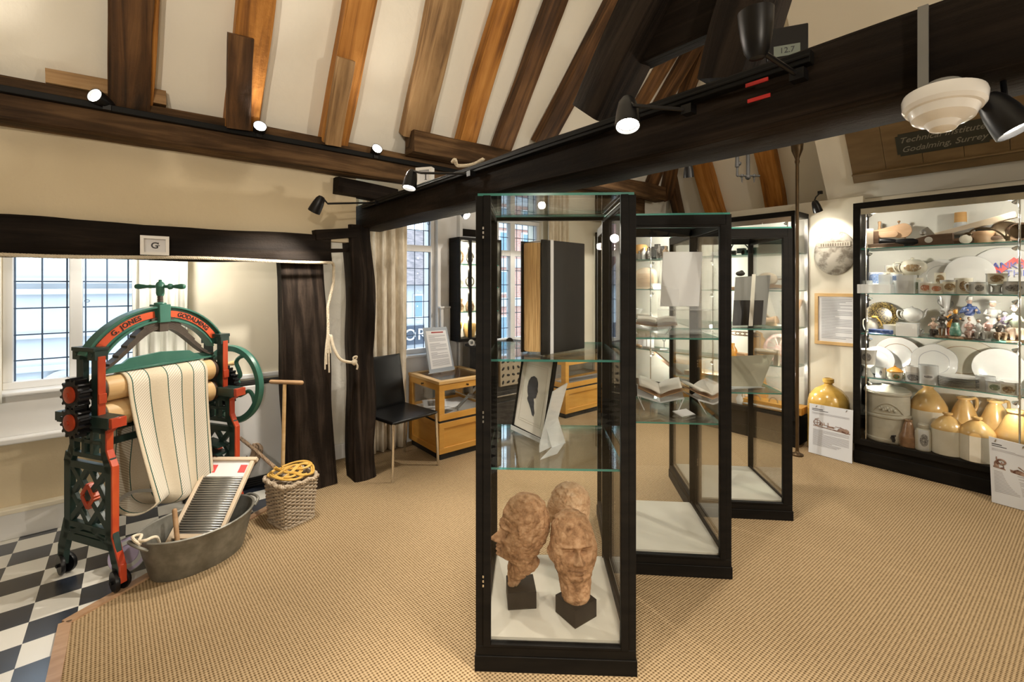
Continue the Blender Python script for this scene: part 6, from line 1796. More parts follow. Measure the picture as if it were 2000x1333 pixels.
m.tube([onpot(-.75 + 1.5 * i / 24, h * .53 + h * .20 * math.sin(PI * i / 24)) for i in range(25)], .004, 6); m.tube([onpot(-.75 + 1.5 * i / 24, h * .535) for i in range(25)], .003, 6)
for k in range(9): m.ball(onpot(-.32 + .08 * k, h * .62 + .01 * math.sin(k * 2.1)), (.010, .010, .014), 6)
obj('moulded_crest', m, MT['stone_grey'], bd_)
m = M(); m.lathe([(r * .98, h * .91), (r * .96, h * .93), (r * .75, h * .97), (r * .3, h * .99), (r * .2, h * 1.01), (r * .26, h * 1.035), (0, h * 1.045)], 36); obj('lid', m, MT['stone_grey'], t)
m = M(); a = onpot(.2, .05, -.003); d = (onpot(.2, .05, .05) - onpot(.2, .05, 0)).normalized(); m.cyl(a, a + d * .06, .012); m.cyl(a + d * .05 - Vector((0, 0, .02)), a + d * .05 + Vector((0, 0, .03)), .010); m.cyl(a + d * .05 + Vector((-.015, .01, .03)), a + d * .05 + Vector((.015, -.01, .03)), .006); obj('tap', m, MT['black_metal'], t)
def flagon(label, px, u, wpx, hpx, split=.62, mats=('stone_white', 'stone_tan'), handle=False, neck=.26, name='stoneware_flagon', zz0=None, cat='flagon', sh=.12):
    c, s = at(px, u, RB if zz0 is None else zz0); r, h = wpx * s / 2, hpx * s
    pr = [(0, 0, 0), (r * .93, 0, 0), (r, h * .02, 0), (r, h * (split - .02), 0), (r * 1.0, h * split, 1), (r * .97, h * (split + .05), 1), (r * .80, h * (split + .14), 1), (r * .5, h * .86, 1), (r * neck * 1.05, h * .92, 1), (r * neck, h * .945, 1), (r * neck * 1.35, h * .955, 1), (r * neck * 1.35, h * .995, 1), (r * neck * .8, h, 1), (r * neck * .6, h * .95, 1), (0, h * .94, 1)]
    m = M(); m.lathe([(a, b) for a, b, _ in pr], 36, mi=[q for _, _, q in pr][1:])
    if handle: ear(m, (0, 0, 0), r * .45, h, cw(1, -.1), 1, .70, .95, .011, .9)
    return tag(obj(name, m, [MT[mats[0]], MT[mats[1]]], None, c), label, cat)
flagon('tallest cream flagon with a tan shoulder, behind the small grey jar', 1813, 4.84, 58, 118, .60)
flagon('front cream flagon with a tan shoulder, right of the small grey jar', 1851, 4.67, 50, 80, .62, neck=.22)
flagon('front cream flagon standing next to the right, under the tree mug', 1908, 4.66, 54, 84, .62, neck=.22)
flagon('tan handled flagon at the back between the tallest and the front flagons', 1883, 4.88, 50, 104, .5, handle=True, neck=.34)
flagon('tan handled flagon at the back, second from the right end', 1944, 4.88, 52, 110, .5, handle=True, neck=.34)
flagon('large tan flagon behind the right hand notice board', 1985, 4.74, 62, 108, .5, ('stone_tan', 'stone_tan'), neck=.34)
flagon('small two tone brown bottle jar with a wooden looking label', 1774, 4.64, 28, 52, .35, ('stone_brown', 'stone_brown'), neck=.34, name='stoneware_jar', cat='jar')
flagon('small brown bottle jar behind the two tone one', 1759, 4.76, 24, 56, .4, ('stone_brown', 'stone_tan'), neck=.4, name='stoneware_jar', cat='jar')
c, s = at(1803, 4.63, RB); m = M(); pot(m, [(0, 0), (.048, 0), (.052, .01), (.052, .05), (.052, .10), (.052, .145), (.045, .165), (.03, .172), (.034, .178), (.034, .20), (.03, .205), (0, .2)], (0, 0, 0), 28, cw(-.55, -.8), .6, (.15, .7)); tag(obj('stoneware_jar', m, [MT['stone_grey'], MT['motif_grey']], None, c), 'small grey jar with a round dark printed stamp', 'jar')
c, s = at(1742, 4.62, RB); m = M(); m.box(-.045, -.003, 0, .045, .003, .055); m.tube(catmull([(-.02, 0, .055), (0, 0, .075), (.02, 0, .055)], 5), .003, 6); tag(obj('china_tag', m, MT['china'], None, c, (0, -.0, -1.0), bev=.004), 'small white china tag leaning by the tap of the water filter', 'tag')

# ---- top shelf: wooden tools and curios
z = RS[3]
def top(px, u): return at(px, u, z)
c, s = top(1697, 4.68); m = M(); m.box(-.03, -.028, 0, .03, .028, .17); m.box(-.031, -.012, .13, -.03, .012, .15); tag(obj('upright_block', m, MT['bare_wood'], None, c, (0, 0, .3), bev=.003), 'upright pale wooden block at the left end of the top shelf', 'block')
c, s = top(1710, 4.72); m = M(); m.box(-.025, -.02, 0, .025, .02, .15); tag(obj('upright_block', m, MT['brown_wood'], None, c, (0, 0, .3), bev=.003), 'upright dark wooden block behind the pale one on the top shelf', 'block')
c, s = at(1738, 4.84, z + .14)
t = thing('wooden_clamp', 'rounded wooden tool with a slotted jaw and upright peg, top shelf', 'tool', c, -PI / 2 + .15)
m = M(); pl_ = [(-.13, -.02), (-.06, -.03), (.06, -.05)] + [(.085 + .062 * math.cos(a), .012 + .062 * math.sin(a)) for a in [-PI / 2 + PI * i / 12 for i in range(13)]] + [(.02, .055), (-.13, .02)]
m.prism(pl_, -.02, .02, RXZ, mi=0); obj('body', m, MT['tan_wood'], t, bev=.004)
m = M(); pl_ = [(-.10, -.045), (.02, -.045)] + [(.03 + .028 * math.cos(a), -.017 + .028 * math.sin(a)) for a in [-PI / 2 + PI * i / 10 for i in range(11)]] + [(-.10, .0)]
m.prism(pl_, .02, .045, RXZ); obj('jaw', m, MT['tan_wood'], t, bev=.004)
m = M(); m.lathe([(.012, .02), (.014, .04), (.009, .09), (.013, .12), (.006, .125), (0, .126)], 12, c=(-.07, -.0, -.02)); m.lathe([(.003, 0), (.003, .018), (.012, .026), (.008, .036), (0, .038)], 12, c=(.06, 0, .062)); m.cyl((.10, 0, -.04), (.115, 0, -.135), .005); m.cyl((-.12, 0, -.02), (-.12, 0, -.135), .008)
obj('peg', m, MT['old_wood'], t)
c, s = top(1722, 4.66); m = M(); m.box(-.03, -.15, 0, .03, .09, .035); tag(obj('moulding_plane', m, MT['brown_wood'], None, c, (0, 0, 0), bev=.004), 'long low dark wooden plane at the left front of the top shelf', 'plane')
c, s = top(1748, 4.70); m = M(); R = Vector((0, 1, .12)).normalized().to_track_quat('Z', 'Y').to_matrix(); m.lathe([(0, -.13), (.014, -.13), (.012, -.05), (.03, .0), (.034, .03), (.034, .1), (.0, .11)], 18, c=(0, 0, .04), R=R); tag(obj('leather_flask', m, MT['black_metal'], None, c), 'glossy black flask lying across the top shelf', 'flask')
c, s = top(1768, 4.66); m = M(); R = Vector((0, -1, .02)).normalized().to_track_quat('Z', 'Y').to_matrix(); m.lathe([(0, -.06), (.03, -.055), (.034, .0), (.03, .05), (.018, .08), (0, .085)], 18, c=(0, 0, .035), R=R); tag(obj('black_mallet', m, MT['black_metal'], None, c), 'shiny black turned wooden head beside the flask, top shelf', 'tool')
c, s = top(1822, 4.68); t = thing('bench_plane', 'brown wooden bench plane with a pale end on the top shelf', 'plane', c)
m = M(); m.prism([(-.14, 0), (.12, 0), (.12, .09), (-.02, .085), (-.14, .05)], -.03, .03, Matrix(((0, 0, 1), (-1, 0, 0), (0, 1, 0)))); obj('body', m, MT['brown_wood'], t, bev=.004)
m = M(); m.beam((0, .0, .07), (0, .05, .14), .045, .008, (1, 0, 0)); m.lathe([(0, 0), (.02, .01), (.022, .03), (.01, .045), (0, .046)], 14, c=(0, .06, .085)); obj('iron', m, MT['pewter'], t)
m = M(); m.lathe([(0, 0), (.024, 0), (.024, .012), (0, .014)], 18, c=(-.031, .02, .045), R=Vector((-1, 0, 0)).to_track_quat('Z', 'Y').to_matrix()); obj('white_disc', m, MT['china'], t)
c, s = top(1886, 4.64); m = M(); m.lathe([(0, -.012), (.034, -.012), (.034, .012), (.01, .016), (0, .016)], 22, c=(0, 0, .034), R=cw(-.4, -.9).normalized().to_track_quat('Z', 'Y').to_matrix()); tag(obj('bone_roller', m, MT['stone_white'], None, c), 'small pale wheel standing at the front of the top shelf', 'wheel')
m = M(); a, b = at(1826, 4.80, 0)[0], at(1984, 4.66, 0)[0]; a.z = z + .085; b.z = z + .195; m.beam(a, b, .03, .045)
tag(obj('straight_edge', m, MT['bare_wood'], smooth=False, bev=.003), 'long pale plank sloping up across the top shelf', 'plank')
m = M(); a, b = at(1830, 4.74, 0)[0], at(1905, 4.72, 0)[0]; a.z = z + .07; b.z = z + .10; m.tube([a, a.lerp(b, .5), b], .02, 10, radii=[.012, .016, .03]); m.cyl(a, a + Vector((.0, .06, .06)), .007); tag(obj('brace_tool', m, MT['pewter']), 'dark metal shafted tool lying under the pale plank', 'tool')
c, s = top(1876, 4.90); t = thing('corked_bottle', 'white stone bottle with an orange cork neck on the top shelf', 'bottle', c)
m = M(); m.lathe([(0, 0), (.085, 0), (.088, .06), (.075, .10), (.045, .145), (.036, .19), (.036, .2), (0, .2)], 28); obj('body', m, MT['china_grey'], t)
m = M(); m.lathe([(.038, .19), (.036, .27), (.0, .272)], 20); obj('cork_neck', m, MT['cork'], t)
c, s = top(1930, 4.86); m = M(); m.lathe([(.0, 0), (.16, 0), (.155, .04), (.13, .12), (.09, .17), (.04, .185), (0, .188)], 30, sy=1.0, sx=.6); tag(obj('grey_helmet', m, MT['pewter'], None, c, bev=0), 'rounded grey brown helmet shape behind the sloping plank', 'helmet')
c, s = top(1897, 4.68); m = M(); R = Vector((.0, -1, .05)).normalized().to_track_quat('Z', 'Y').to_matrix(); m.lathe([(0, -.12), (.022, -.11), (.026, 0), (.02, .1), (.012, .2), (0, .21)], 14, c=(.03, .02, .03), R=R); tag(obj('dark_roll', m, MT['brown_wood'], None, c), 'long dark roll lying along the front of the top shelf', 'roll')
m = M(); p0 = top(1898, 4.65)[0]; m.tube(catmull([p0 + Vector((0, .02, .07)), p0 + Vector((0, -.01, .105)), p0 + Vector((0, -.07, .11)), p0 + Vector((0, -.12, .09)), p0 + Vector((0, -.16, .05)), p0 + Vector((0, -.175, .02))], 6), .006, 8); m.ball(p0 + Vector((0, .02, .07)), (.02, .028, .018), 8)
m.lathe([(.012, 0), (.012, .03), (.018, .03), (.018, .036), (.006, .05), (0, .05)], 12, c=p0 + Vector((0, -.185, .006))); tag(obj('curved_gun_hook', m, MT['brass']), 'curved brown metal hook with a brass foot, front of the top shelf', 'hook')
c, s = top(1919, 4.74); m = M(); m.lathe([(0, 0), (.05, 0), (.065, .02), (.075, .09), (.07, .092), (.06, .02), (0, .01)], 26); tag(obj('wooden_bowl', m, MT['tan_wood'], None, c), 'tan wooden bowl behind the curved hook', 'bowl')
c, s = top(1962, 4.78); m = M(); m.lathe([(0, 0), (.06, 0), (.075, .03), (.08, .07), (.075, .11), (.055, .15), (.03, .165), (0, .168)], 28); tag(obj('wooden_barrel', m, MT['bare_wood'], None, c), 'pale banded wooden keg near the steel rod, top shelf', 'keg')
c, s = top(1993, 4.66); m = M(); R = cw(-.6, -.8).normalized().to_track_quat('Z', 'Y').to_matrix(); m.lathe([(.07, -.10), (.06, 0), (.062, .004), (.055, .004), (.05, -.08), (0, -.09)], 26, c=(0, 0, .072), R=R); tag(obj('dark_horn', m, MT['brown_wood'], None, c), 'dark hollow cylinder beside the steel rod, top shelf', 'cylinder')

# ================================================================= FAR CABINET CONTENTS
def far(px, z, u=4.95): return at(px, u, z, 0)
Z4, Z3, Z2_, Z1, Z0 = FS[3], FS[2], FS[1], FS[0], FB
def simple(name, label, cat, c, fn, mats, rz=0):
    m = M(); fn(m); return tag(obj(name, m, mats, None, c, (0, 0, rz)), label, cat)
c, s = far(1251, Z4); simple('orange_bag', 'orange leather bag with a rounded top on the far cabinet top shelf', 'bag', c, lambda m: m.lathe([(0, 0), (.11, 0), (.13, .05), (.12, .14), (.08, .19), (.03, .2), (0, .2)], 20, sx=.6), MT['cork'])
rr = random.Random(3)
for k, (px, nm, mt, hh) in enumerate(((1240, 'slim grey bottle', 'china_grey', .13), (1249, 'short blue grey bottle', 'zinc', .11), (1258, 'white bottle', 'china', .15), (1266, 'dark bottle', 'dark_china', .14), (1288, 'dark pot', 'dark_china', .17), (1300, 'brown pot', 'brown_china', .15))):
    c, s = far(px, Z4, 4.88); simple('bottle' if 'bottle' in nm else 'pot', '%s in front of the orange bag row, far cabinet top shelf' % nm, 'bottle' if 'bottle' in nm else 'pot', c, lambda m: m.lathe([(0, 0), (.03, 0), (.034, .02), (.034, hh * .6), (.012, hh * .8), (.014, hh), (0, hh)], 14), MT[mt])
c, s = far(1284, Z4, 5.0); simple('camera', 'dark folding camera on the far cabinet top shelf', 'camera', c, lambda m: (m.box(-.04, -.12, 0, .04, .12, .16), m.cyl((-.10, 0, .08), (-.04, 0, .08), .05), m.box(-.02, -.03, .16, .02, .03, .19)), MT['black_matt'])
c, s = far(1437, Z4, 4.9); simple('toy_train', 'row of small dark metal toys on the far cabinet top shelf, left', 'toy', c, lambda m: [(m.box(-.02, -.2 + .1 * k, .02, .02, -.12 + .1 * k, .05 + .02 * (k % 2)), m.cyl((-.02, -.18 + .1 * k, .018), (.02, -.18 + .1 * k, .018), .018)) for k in range(4)], MT['iron_dark'])
m = M(); a = far(1425, Z4 + .10, 4.9)[0]; b = far(1452, Z4 + .12, 4.9)[0]; m.tube(catmull([a - Vector((0, 0, .06)), a.lerp(b, .4) + Vector((0, 0, .03)), b, b + Vector((0, -.05, -.05))], 6), .006, 7); m.cyl(b + Vector((0, -.05, -.05)), Vector((b.x, b.y - .05, Z4)), .006); m.cyl(a - Vector((0, 0, .06)), Vector((a.x, a.y, Z4)), .006)
tag(obj('bent_wire_tool', m, MT['black_metal']), 'bent black wire tool arching above the dark metal toys', 'tool')
c, s = far(1497, Z4, 4.9); simple('toy_train', 'row of small dark metal toys beside the box on the far cabinet top shelf', 'toy', c, lambda m: [(m.box(-.02, -.03 + .1 * k, .0, .02, .03 + .1 * k, .05 + .02 * (k % 2))) for k in range(3)], MT['iron_green'])
c, s = far(1520, Z4, 4.97); simple('dark_box', 'large dark grey box at the right of the far cabinet top shelf', 'box', c, lambda m: (m.box(-.10, -.15, 0, .10, .15, .20), m.box(-.104, -.12, .02, -.10, .12, .17)), MT['iron_dark'])
# row three
def tablet(m, w=.15, h=.27):
    m.prism([(-w, 0), (w, 0), (w, h * .7)] + [(w * math.cos(a), h * .7 + h * .3 * math.sin(a)) for a in [PI * i / 14 for i in range(1, 14)]] + [(-w, h * .7)], -.02, .02, Matrix(((0, 0, 1), (-1, 0, 0), (0, 1, 0))))
    for k in range(16): m.box(-.0215, -w * .8, .03 + k * .0105, -.0195, w * .8, .034 + k * .0105, 1)
c, s = far(1262, Z3, 4.98); simple('stone_tablet', 'tan arched tablet covered in fine lines, far cabinet', 'tablet', c, tablet, [MT['bare_wood'], MT['old_wood']])
c, s = far(1285, Z3, 4.9); simple('white_bowl', 'white bowl beside the tan arched tablet', 'bowl', c, lambda m: m.lathe([(0, 0), (.05, 0), (.1, .07), (.095, .07), (.045, .01), (0, .01)], 22), MT['china'])
c, s = far(1498, Z3 + .02, 4.93); simple('feather_duster', 'brown feathery bundle on a stick, far cabinet second shelf', 'duster', c, lambda m: (m.ball((0, 0, .09), (.06, .10, .07), 10), m.cyl((0, .30, .02), (0, -.02, .09), .008), m.cyl((0, -.1, .09), (0, -.26, .10), .007)), MT['wicker'])
c, s = far(1478, Z3, 4.86); simple('bone_saw', 'long pale bladed tool in front of the feathery bundle', 'tool', c, lambda m: (m.beam((0, .25, .012), (0, -.16, .045), .012, .04), m.beam((0, -.16, .045), (0, -.30, .03), .02, .03)), MT['tan_wood'])
c, s = far(1520, Z3, 4.9); simple('flat_knife', 'dark flat blade lying at the right of the far cabinet second shelf', 'tool', c, lambda m: m.beam((0, .18, .02), (0, -.16, .02), .03, .02), MT['pewter'])
# row two
c, s = far(1505, Z2_, 4.88); t = thing('wooden_mallet', 'pale wooden mallet with a slanted handle in the far cabinet', 'mallet', c)
m = M(); m.cyl((0, -.06, .06), (0, .04, .04), .05, .045, 18); obj('head', m, MT['tan_wood'], t)
m = M(); m.cyl((0, .0, .07), (0, .15, .25), .013, .016, 12); obj('handle', m, MT['bare_wood'], t)
c, s = far(1490, Z2_, 4.9); simple('grey_cloth_roll', 'flat grey roll under the wooden mallet', 'roll', c, lambda m: m.ball((0, 0, .022), (.06, .22, .022), 10), MT['pewter'])
c, s = far(1255, Z2_, 4.95); simple('pale_tray', 'pale shallow tray in the far cabinet below the arched tablet', 'tray', c, lambda m: (m.box(-.10, -.2, 0, .10, .2, .02), m.box(-.10, -.2, .02, -.09, .2, .05), m.box(.09, -.2, .02, .10, .2, .05)), MT['paper_cream'])
c, s = far(1244, Z2_ + .052, 4.92); simple('glass_bowl', 'small grey bowl on the pale tray', 'bowl', c, lambda m: m.lathe([(0, 0), (.04, 0), (.08, .06), (.075, .06), (.035, .01), (0, .01)], 20), MT['china_grey'])
m = M(); a = far(1557, Z2_ + .14, 5.0)[0]; b = far(1565, Z2_ + .26, 5.1)[0]; c0 = far(1555, Z2_, 4.98)[0]
m.tube([Vector((c0.x, c0.y, Z2_)), a, b], .014, 9, radii=[.006, .010, .02]); tag(obj('wooden_paddle', m, MT['tan_wood']), 'small wooden paddle seen through the glass end of the far cabinet', 'paddle')
# row one
c, s = far(1482, Z1, 4.98); simple('scroll_board', 'orange wooden board with a scrolled top, far cabinet third shelf', 'board', c, lambda m: m.prism([(-.07, 0), (.07, 0), (.07, .22), (.04, .25), (.03, .29), (-.02, .31), (-.05, .28), (-.07, .24)], -.012, .012, Matrix(((0, 0, 1), (-1, 0, 0), (0, 1, 0)))), MT['cork'])
c, s = far(1521, Z1 + .15, 4.98); simple('spoked_disc', 'round pale spoked wheel at the right of the far cabinet third shelf', 'wheel', c, lambda m: (m.tube([(0, .13 * math.cos(a), .13 * math.sin(a)) for a in [2 * PI * i / 36 for i in range(36)]], .018, 8, closed=True), [m.cyl((0, 0, 0), (0, .13 * math.cos(a), .13 * math.sin(a)), .008) for a in [PI * i / 5 for i in range(10)]], m.cyl((-.03, 0, 0), (.03, 0, 0), .03), m.box(-.03, -.04, -.15, .03, .04, -.12)), MT['pink_china'])
c, s = far(1500, Z1, 4.84); simple('pewter_mug', 'grey turned barrel lying before the spoked wheel', 'barrel', c, lambda m: (m.cyl((0, .12, .12), (0, -.08, .12), .03, .03, 16), m.box(-.02, -.1, 0, .02, -.06, .15), m.box(-.02, .09, 0, .02, .12, .10)), MT['wicker'])
c, s = far(1431, Z1, 4.88); simple('yellow_bottle', 'yellow glass bottle in the far cabinet third shelf', 'bottle', c, lambda m: m.lathe([(0, 0), (.04, 0), (.045, .03), (.045, .10), (.02, .14), (.02, .17), (0, .17)], 18), MT['orange'])
c, s = far(1445, Z1, 4.92); simple('tan_box', 'small tan box beside the yellow bottle', 'box', c, lambda m: m.box(-.05, -.07, 0, .05, .07, .07), MT['tan_wood'])
m = M(); a = far(1436, Z1 + .27, 4.95)[0]; 
for k in range(5): m.tube([a + Vector((0, .05 * math.cos(t_) - .05 * k, .02 * math.sin(t_))) for t_ in [2 * PI * i / 12 for i in range(12)]], .006, 6, closed=True)
m.cyl(a + Vector((0, .05, 0)), Vector((a.x, a.y + .05, Z1)), .005); m.cyl(a + Vector((0, -.25, 0)), Vector((a.x, a.y - .25, Z1)), .005)
tag(obj('iron_chain', m, MT['cane_dark']), 'brown iron chain draped on a rail above the yellow bottle', 'chain')
for k, (px, hh) in enumerate(((1243, .14), (1263, .17), (1297, .12))):
    c, s = far(px, Z1, 4.92); simple('metal_figure', ('thin dark metal tool standing at the left of the far cabinet third shelf', 'tall thin dark metal tool second along the far cabinet third shelf', 'short grey metal tool third along the far cabinet third shelf')[k], 'tool', c, lambda m: (m.cyl((0, 0, 0), (0, 0, hh), .006), m.ball((0, 0, hh), .02, 8), m.cyl((0, -.05, .01), (0, .05, .01), .01)), MT['pewter'])
c, s = far(1262, Z1, 4.98); simple('card_notice', 'white caption card standing in the far cabinet', 'card', c, lambda m: m.prism([(-.10, 0), (.10, 0), (.10, .17), (-.10, .17)], -.003, .003, Matrix(((.3, 0, .95), (-.95, 0, .3), (0, 1, 0)))), MT['paper'])
c, s = far(1246, Z1, 4.86); simple('shell', 'brown shells heaped in front of the white caption card', 'shell', c, lambda m: [m.ball((.02 * k, -.03 + .03 * k, .02), (.025, .03, .02), 6) for k in range(3)], MT['brown_china'])
# floor of the far cabinet
c, s = far(1506, Z0, 4.92); t = thing('wooden_tray', 'orange wooden tray with iron loops along its edge, far cabinet floor', 'tray', c, .0)
m = M(); m.box(-.09, -.30, 0, .09, .30, .07); obj('body', m, MT['maple'], t, bev=.004)
for k in range(3):
    m = M(); m.tube([(-.05, -.2 + .16 * k + .04 * math.cos(a), .07 + .05 * math.sin(a)) for a in [PI * i / 12 for i in range(13)]], .006, 7); obj('iron_loop', m, MT['pewter'], t)
c, s = far(1483, Z0 + .07, 5.03); simple('orange_cone', 'orange wooden upright piece behind the iron looped tray', 'block', c, lambda m: m.prism([(-.08, 0), (.08, 0), (.05, .20), (-.03, .22)], -.03, .03, Matrix(((0, 0, 1), (-1, 0, 0), (0, 1, 0)))), MT['cork'])
c, s = far(1436, Z0, 4.95); simple('carved_figure', 'pale carved upright ornament at the left of the tray', 'ornament', c, lambda m: m.lathe([(0, 0), (.05, 0), (.055, .04), (.03, .08), (.045, .16), (.03, .26), (.04, .32), (0, .34)], 16), MT['china_cream'])
c, s = far(1447, Z0, 4.86); simple('white_jug', 'cluster of a small white jug beside the carved ornament', 'jug', c, lambda m: (m.lathe([(0, 0), (.04, 0), (.05, .05), (.035, .09), (.04, .11), (0, .1)], 16), m.tube(catmull([(0, -.035, .09), (0, -.08, .08), (0, -.045, .03)], 5), .006, 6)), MT['china'])
c, s = far(1500, Z0, 4.83); simple('grey_cloth', 'grey folded cloth along the front of the far cabinet floor', 'cloth', c, lambda m: m.ball((0, 0, .02), (.03, .25, .02), 10), MT['pewter'])
c, s = far(1330, Z0, 4.93); simple('wood_plank', 'dark plank leaning on the far cabinet floor, seen past the second case', 'plank', c, lambda m: m.beam((0, .35, .40), (0, -.25, .03), .04, .03), MT['brown_wood'])
c, s = far(1397, Z0, 4.95); simple('wooden_crate', 'large pale brown wooden crate on the far cabinet floor, seen through the second case', 'crate', c, lambda m: (m.box(-.12, -.35, 0, .12, .3, .26), m.box(-.122, -.35, .20, -.12, .3, .26, 1)), [MT['bare_wood'], MT['tan_wood']])

# ---- cabinet set in the pier between the windows
pc_ = thing('pier_cabinet', 'narrow lit cabinet between the windows, holding small dark and gold objects', 'display cabinet', (2.80, 4.02, .985))
m = M(); m.box(-.25, .07, 0, .25, .085, 1.0); obj('back_panel', m, MT['cabinet_white'], pc_)
m = M(); m.box(-.27, -.11, -.03, .27, .085, 0); m.box(-.27, -.11, 1.0, .27, .085, 1.03); m.box(-.27, -.11, 0, -.25, .085, 1.0); m.box(.25, -.11, 0, .27, .085, 1.0); m.box(-.15, -.11, 0, -.115, -.085, 1.0); obj('frame', m, MT['case_black'], pc_, bev=.002)
for z_ in (.27, .52, .76): glass_shelf(pc_, -.248, -.08, .248, .068, z_)
m = M(); m.box(-.25, -.10, 0, .25, -.096, 1.0); obj('front_pane', m, MT['glass'], pc_, smooth=False)
for z_ in (.20, .48, .72, .95): add_light('POINT', (2.80 + .18, 3.96, .985 + z_), 2.2, (1, .9, .7), .015); add_light('POINT', (2.80 - .18, 3.96, .985 + z_), 2.2, (1, .9, .7), .015)
def piers(lab, x, z_, fn, mat, cat):
    m = M(); fn(m); tag(obj(cat.replace(' ', '_'), m, MT[mat], None, (2.80 + x, 4.03, .985 + z_)), lab, cat)
piers('gold wine glass low in the narrow pier cabinet', -.20, .0015, lambda m: m.lathe([(0, 0), (.03, 0), (.006, .01), (.006, .06), (.035, .1), (.04, .16), (.036, .16), (0, .09)], 16), 'stone_ochre', 'goblet')
piers('gold framed dish low in the narrow pier cabinet, right of its post', -.06, .0015, lambda m: m.lathe([(0, 0), (.05, 0), (.07, .1), (.06, .14), (0, .14)], 16), 'stone_tan', 'jar')
piers('small dark statuette on the lowest glass shelf of the pier cabinet', -.19, .271, lambda m: m.lathe([(0, 0), (.04, 0), (.05, .05), (.03, .09), (.035, .13), (0, .15)], 14), 'brown_china', 'statuette')
piers('red brown pot on the lowest glass shelf of the pier cabinet', -.06, .271, lambda m: m.lathe([(0, 0), (.04, 0), (.05, .05), (.03, .1), (0, .11)], 14), 'brown_china', 'pot')
piers('grey shell on the middle glass shelf of the pier cabinet', -.19, .521, lambda m: m.ball((0, 0, .04), (.05, .03, .04), 8), 'pewter', 'shell')
piers('dark wire ring on the middle glass shelf of the pier cabinet', -.06, .521, lambda m: m.tube([(.05 * math.cos(a), 0, .06 + .05 * math.sin(a)) for a in [2 * PI * i / 20 for i in range(20)]], .008, 7, closed=True), 'dark_china', 'ring')
piers('brown horn loop on the top glass shelf of the pier cabinet', -.19, .761, lambda m: m.tube([(.045 * math.cos(a), 0, .075 + .065 * math.sin(a)) for a in [2 * PI * i / 20 for i in range(20)]], .009, 7, closed=True), 'brown_china', 'horn loop')
piers('curled dark wire on the top glass shelf of the pier cabinet', -.06, .761, lambda m: m.tube([(.05 * math.cos(a) * (1 - .05 * a), 0, .07 + .06 * math.sin(a)) for a in [.5 * i for i in range(20)]], .006, 6), 'dark_china', 'wire')
m = M(); m.box(2.67, 4.06, 2.05, 3.06, 4.105, 2.12); tag(obj('pier_beam', m, MT['dark_timber'], smooth=False), 'short dark beam above the narrow pier cabinet', 'beam')

# ================================================================= RIGHT HAND WALL
m = M(); c, Y = PU(1630, 5.145, 494)
m.lathe([(0, .014), (.95, .012), (1, .006), (1, 0), (0, 0)], 48, R=Matrix(((0, 0, -1), (-.17, 0, 0), (0, .212, 0))) @ Matrix(((1, 0, 0), (0, 1, 0), (0, 0, .05 * 20))) if False else None) if False else None
n = 48; vs = []; fs = []
for (q, d) in ((0, .02), (.93, .018), (1, .010), (1, 0)):
    for k in range(n): a = 2 * PI * k / n; vs.append((-d, -.168 * q * math.cos(a), .212 * q * math.sin(a)))
for i in range(3):
    for k in range(n): w = (k + 1) % n; fs.append((i * n + k, (i + 1) * n + k, (i + 1) * n + w, i * n + w))
fs.append(tuple(3 * n + k for k in range(n)))
m.add(vs, fs); 
pq = obj('wall_plaque', m, MT['plaque'], None, (5.148, c.y, c.z)); tag(pq, 'worn oval metal plaque on the wall between the two lit cabinets', 'plaque')
m = M(); m.box(-.0215, -.13, .055, -.019, .13, .098, 0)
r_ = random.Random(4)
for k in range(12): y = -.115 + .0195 * k; m.box(-.0225, y, .062, -.0210, y + r_.uniform(.007, .013), .090, 1)
obj('worn_band', m, [P('plaque_band', (.40, .36, .29), (.5, .46, .38), .5, sc=(20, 20, 20)), P('plaque_letter', (.16, .13, .10), None, .6)], pq, smooth=False)
c0, _ = PU(1592, 5.145, 671); c1, _ = PU(1592, 5.145, 573)
t = thing('framed_notice', 'pale wood framed typed notice below the oval plaque', 'notice', (5.148, c0.y, c0.z)); hN = c1.z - c0.z; wN = .36
m = M(); f = .03
for (a, b, c_, e) in ((0, 0, wN, f), (0, hN - f, wN, hN), (0, f, f, hN - f), (wN - f, f, wN, hN - f)): m.box(-.022, -c_, b, 0, -a, e)
obj('frame', m, MT['maple_light'], t, bev=.002)
m = M(); fq = [Vector((-.008, -f, f)), Vector((-.008, -wN + f, f)), Vector((-.008, -wN + f, hN - f)), Vector((-.008, -f, hN - f))]; m.add(fq, [(3, 2, 1, 0)], 0); text_rows(m, fq, .0015, para(.05, .95, 26, 9), mi=1); obj('typed_sheet', m, [MT['paper'], MT['ink_grey']], t, smooth=False)
